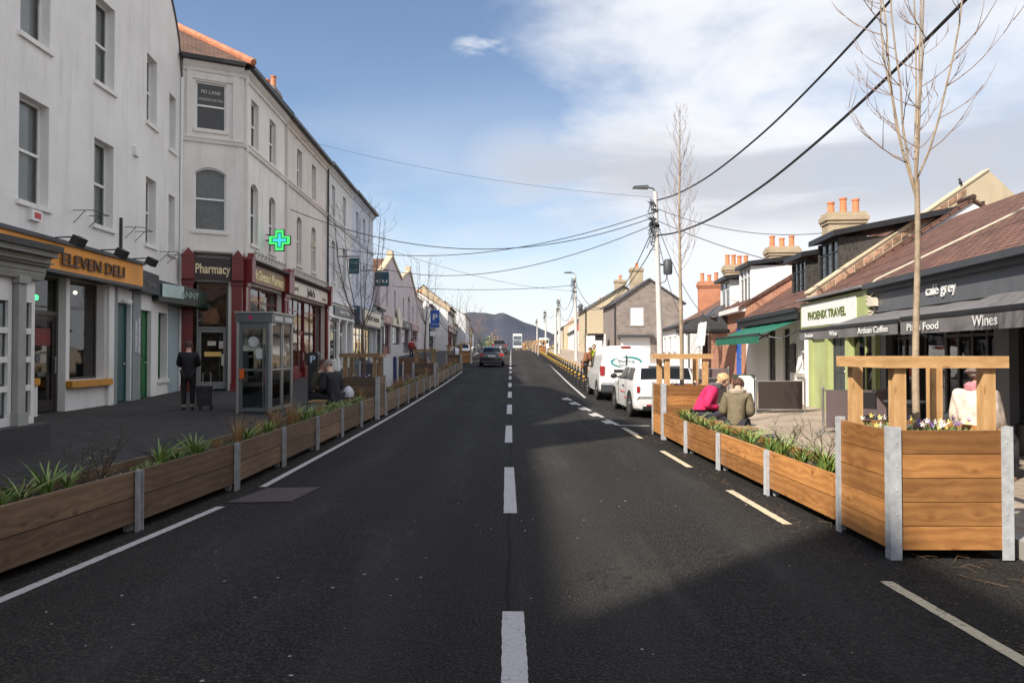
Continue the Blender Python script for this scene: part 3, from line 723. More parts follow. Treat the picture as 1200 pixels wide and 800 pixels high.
    ib.face([(a, depth, zt), (a, BD, zt), (b, BD, zt), (b, depth, zt)]); ib.face([(a, depth, zb+.05), (b, depth, zb+.05), (b, BD, zb+.05), (a, BD, zb+.05)])
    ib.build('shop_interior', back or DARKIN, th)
def solid_door(th, M, a, b, zb, zt, mat, depth=.2, panels=True):
    d = MB(M).box(a+.05, b-.05, depth-.06, depth, zb+.03, zt-.03)
    if panels:
        for (u0, u1) in ((.12, .46), (.54, .88)):
            for (v0, v1) in ((.06, .42), (.48, .92)):
                d.box(a+(b-a)*u0, a+(b-a)*u1, depth-.075, depth-.061, zb+(zt-zb)*v0, zb+(zt-zb)*v1)
    dd = d.build('door', mat, th); MB(M).ball((b-.16, depth-.1, zb+1.05), .03, 8, 6).build('handle', CHROME, dd, True)
    MB(M).box(a, a+.05, depth-.09, depth, zb, zt).box(b-.05, b, depth-.09, depth, zb, zt).box(a+.05, b-.05, depth-.09, depth, zt-.03, zt).build('door_frame', mat, th)
    return dd

# =================================================================== LEFT SIDE
# --- unseen parade behind the camera, heights shaped to cast the near road shade
def back_block(label, y0, y1, top, par=None, wm=WHITE_W):
    X = -10.5; th = thing('terrace_building', label, 'building', (X, y0, gz(y0)))  # unseen block, there to shade the near road
    M, W = frame((X, y0), (X, y1)); ops = []
    nwin = max(1, int(W/3.4)); zb = pz(X, y0)-.3
    for i in range(nwin):
        x = W*(i+.5)/nwin
        for (c, d) in ((.9, 2.9), (5.0, 7.1), (8.6, 10.7)): ops.append((x-.5, x+.5, c, d))
    mb = MB(M); facade(mb, W, zb, top, ops); side_walls(mb, W, 9, zb, top)
    if par: mb.box(0, W, .0, .3, top+.181, par)  # thin false front, added so its edge shapes the road shadow
    mb.build('wall', wm, th)
    for o in ops: window(th, M, *o, back=None, gl=GO, sill=CONC)
    b = MB(M).box(-.1, W+.1, -.12, .3, top, top+.18); b.build('coping', CONC, th)
    MB(M).box(0, W, .3, 9, top-.3, top-.1).build('roof', LEAD, th)
    return th, M, W
back_block('tall white rendered building behind the camera on the left', -26, -5.75, 12.9, 16.7)  # unseen, height and parapet shaped to shade the near road
th, M, W = back_block('lower white rendered building beside the camera on the left', -5.7, 2.3, 12.7)  # unseen, height shaped to shade the near road
th, M, W = back_block('white rendered building with a broad chimney beside the camera', 2.32, 6.2, 12.7)  # unseen, height shaped to shade the near road
chimney(th, M, 1.93, .62, 12.6, 16.3, 3.1, .9, WHITE_W, 1)

# --- white curved building with the deli
pts = [(-10.45, 6.3), (-10.46, 10.4), (-10.5, 15.0), (-10.6, 19.2), (-11.0, 22.4), (-11.28, 24.55)]
def xwall(y):
    for (a, b) in zip(pts, pts[1:]):
        if y <= b[1]: return a[0]+(b[0]-a[0])*(y-a[1])/(b[1]-a[1])
    return pts[-1][0]
deli = thing('rendered_building', 'white rendered curved building over the orange fascia deli, at the left edge', 'building', (-10.5, 15, pz(-10.5, 15)))
FR = [frame(a, b) for a, b in zip(pts, pts[1:])]
tops = [12.7, 15.6, 15.6, 15.0, 12.75, 11.1]
segops = {i: [] for i in range(5)}
def on(y, hw):
    for i, (a, b) in enumerate(zip(pts, pts[1:])):
        if a[1] <= y <= b[1]:
            W_ = FR[i][1]; s = (y-a[1])/(b[1]-a[1])*W_; return i, s-hw, s+hw
wins = [(8.3, .5, 5.0, 7.3), (12.1, .5, 5.0, 7.3), (15.9, .52, 5.0, 7.3), (18.75, .47, 5.0, 7.2), (21.9, .42, 5.0, 7.0), (23.75, .32, 5.0, 6.9),
        (8.3, .5, 8.6, 10.9), (12.1, .5, 8.6, 10.9), (15.9, .52, 8.6, 10.9), (18.75, .47, 8.65, 10.85), (21.9, .42, 8.65, 10.7), (23.75, .32, 8.4, 10.2)]
allw = []
for (y, hw, c, d) in wins:
    i, a, b = on(y, hw); segops[i].append((a, b, c, d)); allw.append((i, a, b, c, d))
def ground_ops(ya, yb, zt):
    out = []
    for i, (a, b) in enumerate(zip(pts, pts[1:])):
        lo, hi = max(a[1], ya), min(b[1], yb)
        if hi-lo > .05:
            W_ = FR[i][1]; f = W_/(b[1]-a[1]); out.append((i, (lo-a[1])*f, (hi-a[1])*f))
    return out
zp = lambda y: pz(-10.5, y)
# ground floor openings: (y0,y1,z0,z1)
gops = {'deli_door': (15.95, 17.15, zp(16.5), 3.5), 'deli_win': (17.3, 18.85, zp(18)+.72, 3.5), 'teal': (19.5, 20.45, zp(20), 3.1), 'green': (21.1, 22.0, zp(21.5), 3.0), 'gwin': (22.6, 23.4, zp(23)+.5, 3.0)}
G = {}
for k_, (ya, yb, c, d) in gops.items():
    i, a, b = ground_ops(ya, yb, d)[0]; G[k_] = (i, a, b, c, d); segops[i].append((a, b, c, d))
mb = MB()
for i, (M, W) in enumerate(FR):
    mb.at(M); t0, t1 = tops[i], tops[i+1]; zl = min(t0, t1)
    zl = 11.05 if i > 2 else zl
    facade(mb, W, -.4, zl, segops[i], .26)
    n = 8
    for k in range(n):
        def tt(u):
            if i < 3: return t0+(t1-t0)*u
            Yv = pts[i][1]+(pts[i+1][1]-pts[i][1])*u; q = (Yv-19.2)/(24.55-19.2); return 11.1+(15.0-11.1)*math.sqrt(max(0, 1-q**2.2))*.86+(.14*(15-11.1))*(1-q)
        u0, u1 = k/n, (k+1)/n
        if tt(u0)-zl > .003 or tt(u1)-zl > .003: mb.face([(u0*W, 0, zl), (u1*W, 0, zl), (u1*W, 0, tt(u1)), (u0*W, 0, tt(u0))], [(u0*W, zl), (u1*W, zl), (u1*W, tt(u1)), (u0*W, tt(u0))])
        # coping & thickness
        mb.face([(u0*W, 0, tt(u0)), (u1*W, 0, tt(u1)), (u1*W, .35, tt(u1)), (u0*W, .35, tt(u0))])
        mb.face([(u0*W, .35, 4), (u0*W, .35, tt(u0)), (u1*W, .35, tt(u1)), (u1*W, .35, 4)]) if tt(u0) > 4 else None
mb.at(None); mb.face([(-11.28, 24.55, -.4), (-19, 24.55, -.4), (-19, 24.55, 11.0), (-11.28, 24.55, 11.0)]); mb.face([(-10.45, 6.3, -.4), (-19, 6.3, -.4), (-19, 6.3, 12.9), (-10.45, 6.3, 12.9)])
mb.face([(-19, 6.3, 12.9), (-19, 24.55, 12.9), (-19, 24.55, -.4), (-19, 6.3, -.4)])
mb.build('wall', WHITE_W, deli)
MB().face([(-11.4, 24.4, 11.0), (-18.9, 24.4, 11.0), (-18.9, 6.4, 12.6), (-10.9, 6.4, 12.6)]).build('roof', SLATE, deli)
cp = MB()
for i, (M, W) in enumerate(FR[3:], 3):
    cp.at(M)
    for k in range(8):
        def tt(u):
            Yv = pts[i][1]+(pts[i+1][1]-pts[i][1])*u; q = (Yv-19.2)/(24.55-19.2); return 11.1+(15.0-11.1)*math.sqrt(max(0, 1-q**2.2))*.86+(.14*(15-11.1))*(1-q)
        a, b = k/8, (k+1)/8; za, zb_ = tt(a)+.004, tt(b)+.004
        cp.hexa([(a*W, -.05, za), (b*W, -.05, zb_), (b*W, .4, zb_), (a*W, .4, za), (a*W, -.05, za+.07), (b*W, -.05, zb_+.07), (b*W, .4, zb_+.07), (a*W, .4, za+.07)])
cp.build('coping', paint('dark_coping', (.10, .09, .085), .8), deli)
for n_, (i, a, b, c, d) in enumerate(allw):
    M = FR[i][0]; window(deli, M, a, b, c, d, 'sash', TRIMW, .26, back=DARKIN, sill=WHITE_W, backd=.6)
    if n_ in (2, 3, 8): MB(M).box(a+.08, b-.08, .36, .37, (c+d)/2, d-.08).build('blind', CURTW if n_ != 8 else MIDIN, deli)
ibx = MB()
# deli ground floor
i, a, b, c, d = G['deli_door']; M = FR[i][0]
fr = MB(M)
DBR = paint('dark_brown_frame', (.075, .062, .05), .5)
def doorset(th, M, a, b, c, d, fm, pan, h=2.2, glassd=True):
    fb = MB(M); Y = .18
    fb.box(a, a+.07, Y, Y+.08, c, d).box(b-.07, b, Y, Y+.08, c, d).box(a+.07, b-.07, Y, Y+.08, c+h, c+h+.1).box(a+.07, b-.07, Y, Y+.08, d-.06, d)
    fb.build('door_frame', fm, th)
    db = MB(M).box(a+.08, a+.2, Y+.02, Y+.07, c+.03, c+h-.01).box(b-.2, b-.08, Y+.02, Y+.07, c+.03, c+h-.01).box(a+.2, b-.2, Y+.02, Y+.07, c+.03, c+.3).box(a+.2, b-.2, Y+.02, Y+.07, c+h-.13, c+h-.01)
    dd = db.build('door', pan, th); MB(M).face([(a+.2, Y+.045, c+.3), (b-.2, Y+.045, c+.3), (b-.2, Y+.045, c+h-.13), (a+.2, Y+.045, c+h-.13)]).build('pane', GD, dd)
    MB(M).tube([(b-.14, Y-.03, c+.9), (b-.14, Y-.03, c+1.3)], .015, 6).box(b-.15, b-.13, Y-.03, Y+.03, c+.92, c+.94).box(b-.15, b-.13, Y-.03, Y+.03, c+1.26, c+1.28).build('handle', CHROME, dd)
    MB(M).face([(a+.07, Y+.04, c+h+.1), (b-.07, Y+.04, c+h+.1), (b-.07, Y+.04, d-.06), (a+.07, Y+.04, d-.06)]).build('transom_pane', GD, th)
    return dd
dd = doorset(deli, M, a, b, c, d, DBR, paint('near_black_brown', (.022, .017, .015), .4), 2.25)
MB(M).box(a+.25, b-.25, .21, .215, c+1.55, c+1.95).build('open_sign', paint('dim_red_sign', (.16, .02, .02), .5), dd)
MB(M).text('OPEN', (a+b)/2, .208, c+1.67, .18, .42, .003).build('lettering', paint('pale_red', (.30, .05, .04), .5), dd)
MB(M).lathe([(.09, 0), (.09, .004)], ((a+b)/2-.1, .212, c+1.25), 16, 'y').box(a+.48, a+.72, .209, .213, c+.85, c+.95).build('sticker', paint('grey_sticker', (.10, .10, .10), .6), dd)
i, a, b, c, d = G['deli_win']; M = FR[i][0]
f = window(deli, M, a, b, c, d, 'plain', DBR, .26, back=None, gl=GD)
MB(M).box(a+.14, a+.46, .28, .285, c+1.55, c+1.95).box(a+.14, a+.44, .28, .285, c+.75, c+1.4).build('poster', paint('pale_poster', (.55, .53, .48), .7, .2, 12, 0), f)
MB(M).ball((a+.55, .45, d-.25), .05).ball((a+1.0, .45, d-.25), .05).build('ceiling_lamp', glow('lit_spotlamp', (1, .85, .6), 2.2), f)
MB(M).box(a-.14, b+.14, -.16, .10, c-.17, c-.01).build('sill', paint('orange_sill', (.60, .27, .035), .5, dirt=.3), deli)
ib = MB(M); BD = 2.4; FW = FR[i][1]
ib.face([(-1.2, BD, zp(16)), (FW+.2, BD, zp(16)), (FW+.2, BD, 3.5), (-1.2, BD, 3.5)]).face([(FW+.1, .3, zp(16)), (FW+.1, BD, zp(16)), (FW+.1, BD, 3.5), (FW+.1, .3, 3.5)]).face([(-.2, .3, 3.51), (-.2, BD, 3.51), (FW+.1, BD, 3.51), (FW+.1, .3, 3.51)]).face([(.2, .3, zp(16)+.04), (FW+.1, .3, zp(16)+.04), (FW+.1, BD, zp(16)+.04), (.2, BD, zp(16)+.04)])
ib.build('shop_interior', MIDIN, deli)
# pilasters, columns and doors
MGW = plaster('cool_grey_paint', (.30, .33, .34), .3)
MB(FR[3][0]).box(-.25, .25, -.10, -.001, zp(19), 3.5).build('pilaster', WHITE2, deli) if False else None
MB(FR[2][0]).box(FR[2][1]-.30, FR[2][1]-.04, -.09, -.001, zp(19)-.05, 3.5).build('pilaster', WHITE_W, deli)
MB(FR[3][0]).box(.06, .26, -.05, -.001, zp(19)-.05, 3.5).box(1.34, 1.9, -.04, -.001, zp(20)-.05, 3.5).build('painted_panel', MGW, deli)
i, a, b, c, d = G['teal']; solid_door(deli, FR[i][0], a, b, c, d, paint('teal_paint', (.035, .10, .105), .45), .2, False)
i, a, b, c, d = G['green']; solid_door(deli, FR[i][0], a, b, c, d, paint('green_gloss_paint', (.01, .13, .035), .35), .2, True)
i, a, b, c, d = G['gwin']; window(deli, FR[i][0], a, b, c, d, 'plain', MATS['green_gloss_paint'], .26, back=DARKIN, sill=TRIMW)
MB(FR[4][0]).box(1.1, 2.0, -.03, -.001, zp(23)-.05, 3.4).build('painted_panel', plaster('pale_blue_wall_paint', (.42, .52, .56), .3), deli)
M = FR[3][0]
for q, (x, z, h) in enumerate(((1.44, 1.75, .9), (1.66, 1.7, 1.05))):
    MB(M).box(x, x+.16, -.06, -.042, z, z+h).build('notice', paint('pale_notice', (.5, .52, .55), .5, .3, 9, 0), deli)
MB(M).box(.60, .95, -.16, -.05, 3.12, 3.2).build('door_lamp', glow('dim_door_lamp', (.5, .5, .5), .15), deli)
# orange fascia
ORG = paint('orange_fascia_paint', (.80, .33, .04), .5, .1, 2, .03, dirt=.25)
M, _ = frame((-10.02, 13.2), (-10.32, 20.25)); L1 = frame((-10.02, 13.2), (-10.32, 20.25))[1]
f = MB(M).box(0, L1, 0, .45, 3.58, 4.18).build('fascia', ORG, deli)
MB(M).box(-.05, L1+.04, -.06, .5, 4.182, 4.27).box(-.03, L1+.04, -.05, .45, 3.50, 3.578).box(-.5, -.02, -.02, .5, 3.5, 4.35).build('cornice', DGREY, deli)
s1 = (17.0-13.2); MB(M).text('ELEVEN DELI', 4.5, -.03, 3.71, .40, 2.85, .03, bold=.015).build('lettering', paint('dark_wood_letters', (.10, .045, .02), .5), f)
for x in (2.95, 4.9, 6.55):
    l = MB(M).tube([(x, .05, 4.30), (x, -.42, 4.32)], .016, 6).build('lamp_arm', BLACKP, deli)
    hb = MB(M @ Matrix.Translation((x, -.46, 4.22)) @ Matrix.Rotation(R(28), 4, 'X')).box(-.15, .15, -.10, .10, -.11, .10); hb.build('lamp_head', BLACKP, l)
# dark signs following the curve
M, L2 = frame((-10.40, 20.35), (-10.72, 22.0))
f = MB(M).box(0, L2, 0, .35, 3.48, 4.08).build('fascia', DGREY, deli)
MB(M).text('CLINIC', .9, -.01, 3.68, .18, .9, .01).build('lettering', paint('dull_silver', (.22, .22, .21), .5), f)
BG = paint('black_green_paint', (.012, .03, .022), .35)
crv = [(-10.74, 22.03), (-10.60, 22.9), (-10.42, 23.9), (-10.36, 24.6)]
mb = MB(); q = [(-11.5, 22.03)]+crv+[(-11.2, 24.75)]
top = [Vector((x, y, 4.02-.06*(k))) for k, (x, y) in enumerate(q)]; bot = [Vector((x, y, 3.36-.03*k)) for k, (x, y) in enumerate(q)]
mb.face(top); mb.face(list(reversed(bot)))
for k in range(len(q)): j = (k+1) % len(q); mb.face([bot[k], bot[j], top[j], top[k]])
f = mb.build('fascia', BG, deli)
M, L3 = frame((-10.735+.02, 22.1), (-10.60+.02, 22.9)); MB(M).box(.05, L3+.3, -.03, 0, 3.46, 3.86).build('sign_panel', paint('pale_aqua_panel', (.40, .52, .50), .3, .2, 2, 0), f)
M, L3 = frame((-10.58, 22.98), (-10.34, 23.95)); MB(M).text('ANNY', .5, -.03, 3.5, .30, .85, .02).build('lettering', paint('aqua_letters', (.30, .42, .40), .4), f)
MB().box(-10.5, -10.2, 24.3, 24.6, 3.25, 3.36).build('trim', BG, f)
# wall clutter
al = MB(FR[2][0]).box(.7, 1.05, -.1, -.001, 4.62, 4.85).build('alarm_box', TRIMW, deli); MB(FR[2][0]).box(.78, 1.0, -.106, -.1, 4.67, 4.8).build('label', paint('red_label', (.5, .05, .05), .5), al)
MB(FR[3][0]).box(1.3, 1.6, -.09, -.001, 7.35, 7.6).build('alarm_box', TRIMW, deli)
for (i, x, z) in ((2, 2.35, 5.15), (3, .75, 5.2), (4, .2, 4.9)):
    M = FR[i][0]; MB(M).tube([(x, -.02, z), (x, -.5, z), (x+.7, -.5, z), (x+.7, -.02, z)], .012, 5).tube([(x+.02, -.3, z), (x+.02, -.02, z-.3)], .01, 5).tube([(x+.68, -.3, z), (x+.68, -.02, z-.3)], .01, 5).build('bracket', DGREY, deli)
MB(FR[3][0]).box(.42, .5, -.06, -.001, 4.4, 5.4).build('cable_duct', BLACKP, deli)
MB(FR[4][0]).tube([(FR[4][1]-.05, -.06, 11.1), (FR[4][1]-.05, -.06, .4)], .05, 8).build('drainpipe', TRIMW, deli, True)
MB(FR[1][0]).box(4.53, 4.54, -.001, -.0005, 4.5, 4.6)
gl_ = MB(FR[2][0]).lathe([(.06, 0), (.06, .05)], (1.0, -.03, 2.95), 12, 'y').build('green_light', glow('green_lamp', (.05, .9, .2), 2.0), deli)
MB(FR[2][0]).box(.72, .92, -.12, -.001, zp(15)-.05, zp(15)+.68).build('stall_riser', WHITE_W, deli)
MB(FR[2][0]).box(.62, .93, -.17, .0, zp(15)+.69, zp(15)+.84).build('sill', MATS['orange_sill'], deli)

# --- projecting grey shopfront bay at the left edge
bay = thing('shopfront_bay', 'grey cornice shopfront bay with white glazing bars at the far left', 'shop', (-7.6, 9, pz(-7.5, 9)))
GRYW = paint('grey_bay_paint', (.34, .35, .33), .55, .1, 3, .05, dirt=.3)
M, W = frame((-7.68, 5.5), (-7.55, 11.5)); zb = pz(-7.5, 11)
mb = MB(M); ops = []
cellw = .52
mb.box(0, W, .15, 3.0, 2.9, 3.1)
mb.build('ceiling', DARKIN, bay)
pl = MB(M).box(-.05, W+.04, -.22, .1, -.2, zb+.38); pl.box(W-.1, W+.04, .1, 3.0, -.2, zb+.38); pl.build('plinth', paint('dark_plinth', (.045, .045, .048), .7, dirt=.3), bay)
xs = [W-.02-.36]
x = W
# far-corner: narrow window, pilaster, then panels
def baywin(M, a, b, c, d, nz, nx=1):
    fb = MB(M); t = .075
    fb.box(a, a+t, 0, .09, c, d).box(b-t, b, 0, .09, c, d).box(a+t, b-t, 0, .09, c, c+t+.05).box(a+t, b-t, 0, .09, d-t-.28, d)
    for i in range(1, nz): z = c+.12+(d-.36-c-.12)*i/nz; fb.box(a+t, b-t, .005, .085, z-.045, z+.045)
    for i in range(1, nx): xx = a+(b-a)*i/nx; fb.box(xx-.03, xx+.03, .007, .083, c+t, d-.3)
    f = fb.build('window', TRIMW, bay); MB(M).face([(a+.04, .05, c+.05), (b-.04, .05, c+.05), (b-.04, .05, d-.05), (a+.04, .05, d-.05)]).build('pane', G_, f)
zz0, zz1 = zb+.385, 2.86
baywin(M, W-.34, W-.03, zz0, zz1, 4)
MB(M).box(W-.52, W-.35, -.09, .1, zz0, 2.78).box(W-.56, W-.31, -.13, .1, 2.78, 2.9).box(W-.55, W-.32, -.12, .1, zz0, zz0+.2).build('pilaster', GRYW, bay)
for k in range(4): baywin(M, W-.53-.62*(k+1), W-.54-.62*k, zz0, zz1, 4)
MB(M).box(0, W-.53-.62*4-.01, 0, .1, zz0, zz1).build('panel', GRYW, bay)
M2_, W2 = frame((-7.55, 11.5), (-10.45, 11.55))
for k in range(4): baywin(M2_, .05+.72*k, .05+.72*k+.7, zz0, zz1, 4)
for (Mx, Wx) in ((M, W), (M2_, W2)):
    cb = MB(Mx)
    cb.prismx([(.1, 2.862), (-.10, 2.862), (-.13, 2.95), (-.13, 3.06), (-.20, 3.08), (-.22, 3.2), (-.32, 3.24), (-.34, 3.3), (.1, 3.3)], 0 if Mx is M else -.02, Wx+.02 if Mx is M else Wx)
    cb.build('cornice', GRYW, bay)
for k, zz in enumerate((2.99, 3.12, 3.22)): MB(M).box(0, W+.02, -.36+.08*(2-k) if k else -.15, -.0, zz-.004, zz+.012).build('moulding', MGREY, bay)
MB(M).box(0, W+.06, -.40, 3.0, 3.302, 3.40).build('roof', BLACKP, bay)
MB(M).box(0, W-.4, 1.4, 1.5, zz0, 2.85).build('room_interior', MIDIN, bay)

# --- pharmacy terrace A..D
def xl(y): return -8.71-.03*y
A0, A1, B1, C1, D1 = 25.45, 30.6, 38.5, 45.6, 53.8
ZE = 11.85
def gwall(M, W, z0, z1, ops, th, mat, D=9.0, depth=.2, ends=True):
    mb = MB(M); facade(mb, W, z0, z1, ops, depth)
    if ends: side_walls(mb, W, D, z0, z1)
    return mb.build('wall', mat, th)
def cor(th, M, a, b, z, mat, p=.22, h=.3, name='cornice'):
    MB(M).prismx([(-.001, z), (-.06, z), (-.08, z+h*.35), (-p*.7, z+h*.55), (-p, z+h*.75), (-p, z+h), (-.001, z+h)], a, b).build(name, mat, th)
# A : corner building
A = thing('terraced_building', 'cream corner building above the dark red pharmacy with a splayed end', 'building', (xl(A0), A0, pz(-9.4, A0)))
M, W = frame((xl(A0), A0), (xl(A1), A1)); Ma = M; Wa = W
ops = [(26.7-A0-.42, 26.7-A0+.42, 9.25, 11.0), (28.9-A0-.42, 28.9-A0+.42, 9.25, 11.0), (26.7-A0-.42, 26.7-A0+.42, 5.72, 7.95, .16), (28.9-A0-.42, 28.9-A0+.42, 5.72, 7.95, .16), (.35, W-.35, .36, 4.2)]
mb = MB(M); facade(mb, W, -.3, ZE, ops, .2)
# splay: from the corner back to the left
Ms, Ws = frame((-11.22, 24.58), (xl(A0), A0))
so_ = [(.40, 1.38, 9.45, 11.1), (.38, 1.40, 5.95, 8.15, .22), (.25, 1.5, .36, 4.2)]
mb.at(Ms); facade(mb, Ws, -.3, ZE, so_, .2); mb.at(None)
mb.face([(-11.22, 24.58, -.3), (-18, 27, -.3), (-18, 27, ZE), (-11.22, 24.58, ZE)]); mb.face([(-18, 27, -.3), (-18, A1, -.3), (-18, A1, ZE), (-18, 27, ZE)])
mb.face([(xl(A1), A1, -.3), (-18, A1, -.3), (-18, A1, ZE), (xl(A1), A1, ZE)])
mb.build('wall', CREAM_W, A)
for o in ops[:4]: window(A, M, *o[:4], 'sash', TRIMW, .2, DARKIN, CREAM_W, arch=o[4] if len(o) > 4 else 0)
f = window(A, Ms, *so_[0][:4], 'sash', TRIMW, .14, DARKIN, CREAM_W)
MB(Ms).text('PD LANE', .89, .085, 10.72, .17, .62, .003).build('lettering', paint('window_lettering', (.6, .6, .58), .5), f)
MB(Ms).text('ASSOCIATES', .89, .085, 10.47, .13, .78, .003).build('lettering', MATS['window_lettering'], f)
window(A, Ms, *so_[1][:4], 'sash', TRIMW, .14, CURT, CREAM_W, arch=.2)
for (Mx, Wx) in ((M, W), (Ms, Ws)):
    cor(A, Mx, 0, Wx, 11.42, CREAM_W); cor(A, Mx, 0, Wx, 8.98, CREAM_W, .12, .18, 'string_course')
    MB(Mx).box(-.05, Wx+.02, -.40, -.0, 11.73, 11.86).build('gutter', BLACKP, A)
db = MB()
for (Mx, Wx) in ((M, W), (Ms, Ws)):
    db.at(Mx); n = int(Wx/.16)
    for k in range(n): db.box(k*.16+.03, k*.16+.10, -.14, -.06, 11.60, 11.66)
db.build('dentils', CREAM_W, A)
# surround pilasters on the splay's top floor
MB(Ms).box(.12, .30, -.07, -.001, 9.17, 11.41).box(Ws-.36, Ws-.14, -.07, -.001, 9.17, 11.41).box(.30, Ws-.36, -.05, -.001, 11.16, 11.40).build('window_surround', CREAM_W, A)
MB(M).tube([(.1, -.09, 11.7), (.1, -.09, 9.0), (.1, -.14, 8.9), (.1, -.09, 8.8), (.1, -.09, .5)], .05, 8).build('drainpipe', CREAM_W, A, True)
# roof A (hipped) : slate with clay ridge tiles
e = [(-11.35, 24.25), (xl(A0)+.40, A0-.15), (xl(A1)+.42, A1), (-18, A1), (-18, 26.8)]
zr = 14.4; rp = (-13.4, 27.3)
rf = MB()
rf.face([(e[0][0], e[0][1], ZE+.02), (e[1][0], e[1][1], ZE+.02), (rp[0], rp[1], zr)]); rf.face([(e[1][0], e[1][1], ZE+.02), (e[2][0], e[2][1], ZE+.02), (rp[0], A1, zr), (rp[0], rp[1], zr)])
rf.face([(e[0][0], e[0][1], ZE+.02), (rp[0], rp[1], zr), (e[4][0], e[4][1], ZE+.02)]); rf.face([(e[4][0], e[4][1], ZE+.02), (rp[0], rp[1], zr), (rp[0], A1, zr), (e[3][0], e[3][1], ZE+.02)])
rf.face([(e[2][0], e[2][1], ZE), (e[3][0], e[3][1], ZE), (rp[0], A1, zr)]); rf.face([(x, y, ZE) for x, y in e])
r = rf.build('roof', brick('brown_slates', (.13, .075, .055), (.19, .11, .075), (.05, .03, .025), .28, .2), A)
CLAYR = paint('clay_ridge', (.50, .19, .10), .8, .3, 5, .2)
MB().tube([(e[0][0], e[0][1], ZE+.08), (rp[0], rp[1], zr+.06)], .13, 8).tube([(e[1][0], e[1][1], ZE+.08), (rp[0], rp[1], zr+.06)], .13, 8).tube([(rp[0], rp[1], zr+.06), (rp[0], A1, zr+.06)], .11, 8).build('ridge_tiles', CLAYR, r)
# pharmacy shopfront
def scroll(th, M, a, b, z, mat):
    mb = MB(M); n = int((b-a)/.42)
    for k in range(n):
        x = a+.2+k*(b-a-.2)/n; mb.tube([(x+.17*math.cos(t/6*math.pi*2)*(1-t/14), -.24, z+.12+.11*math.sin(t/6*math.pi*2)*(1-t/14)) for t in range(8)], .016, 5)
    mb.box(a, b, -.25, -.23, z-.02, z+.005); mb.build('cresting', mat, th)
def red_front(th, M, W, zb, fcol, txt, tcol, size, w, div=2, door=None):
    for x in (0.02, W-.36):
        pilaster(th, M, x, .34, zb-.1, 4.24, MAROON)
        MB(M).box(x-.02, x+.36, -.34, -.001, 4.242, 5.02).prism([(x-.05, 5.02), (x+.39, 5.02), (x+.17, 5.28)], -.36, -.001).build('corbel', MAROON, th)
    f = fascia(th, M, .39, W-.38, 4.28, 4.92, fcol, txt, tcol, -.16, .16, size, w, None, bold=.012, trim=MAROON)
    MB(M).prismx([(-.001, 4.93), (-.2, 4.93), (-.36, 5.02), (-.36, 5.08), (-.001, 5.2)], .38, W-.37).build('cornice', paint('dark_cornice', (.06, .045, .04), .7, dirt=.3), th)
    scroll(th, M, .4, W-.4, 5.2, paint('pale_iron', (.30, .28, .26), .7))
zb = .36
red_front(A, M, W, pz(-9.5, 27), paint('dull_gold_board', (.30, .20, .09), .5, .2), "McGleenan's Pharmacy", paint('cream_gilt_letters', (.90, .76, .42), .4), .52, 3.7)
shop(A, M, .40, W-.36, pz(-9.5, 27), 4.2, None, MAROON, .6, MAROON, MIDIN, .3, 4)
for x in (.02, Ws-.36):
    pilaster(A, Ms, x, .34, pz(-10, 25)-.1, 4.24, MAROON)
    MB(Ms).box(x-.02, x+.36, -.34, -.001, 4.242, 5.02).prism([(x-.05, 5.02), (x+.39, 5.02), (x+.17, 5.3)], -.36, -.001).build('corbel', MAROON, A)
fascia(A, Ms, .39, Ws-.38, 4.25, 5.0, paint('black_red_board', (.02, .008, .008), .3), 'Pharmacy', paint('pale_gold_letters', (.82, .68, .42), .4), -.16, .16, .46, 1.12, None, bold=.02)
cor(A, Ms, .36, Ws-.36, 5.01, CONC, .36, .2)
shop(A, Ms, .38, Ws-.36, pz(-10, 25), 4.2, (.50, Ws-.44), MGREY, .5, MGREY, MIDIN, .34)
MB(Ms).box(.85, 1.12, .29, .30, 2.0, 2.15).box(1.22, 1.36, .29, .30, 1.9, 2.15).box(1.3, 1.4, .28, .29, 1.3, 1.7).build('notice', MATS['pale_poster'], A)
MB(Ms).box(.75, 1.3, .295, .30, 1.62, 1.78).build('notice', GOLD, A)
# green cross
gc = thing('pharmacy_cross', 'lit green cross sign projecting from the cream wall above the pharmacy', 'sign', (-8.9, 28.0, 5.9))
Mc = Matrix.Translation((-8.95, 27.9, 6.08)) @ Matrix.Rotation(R(0), 4, 'Z')
def cross(mb, r, a, y0, y1): return mb.prism([(-a, -r), (a, -r), (a, -a), (r, -a), (r, a), (a, a), (a, r), (-a, r), (-a, a), (-r, a), (-r, -a), (-a, -a)], y0, y1)
cross(MB(Mc), .42, .18, -.06, .06).build('casing', DGREY, gc)
for k, (r_, a_, m_) in enumerate(((.39, .15, glow('green_cross_light', (.06, .80, .14), 1.0)), (.31, .10, glow('dark_green_light', (.02, .28, .10), .6)), (.25, .05, glow('cyan_cross_light', (.05, .50, .62), .8)))):
    cross(MB(Mc), r_, a_, -.064-.004*k, -.0605-.004*k+.002).build('light_band', m_, gc)
MB().tube([(-9.5, 27.95, 6.08), (-9.3, 27.9, 6.08)], .03, 6).tube([(-9.5, 27.95, 6.3), (-9.3, 27.9, 6.3)], .02, 6).build('bracket', BLACKP, gc)
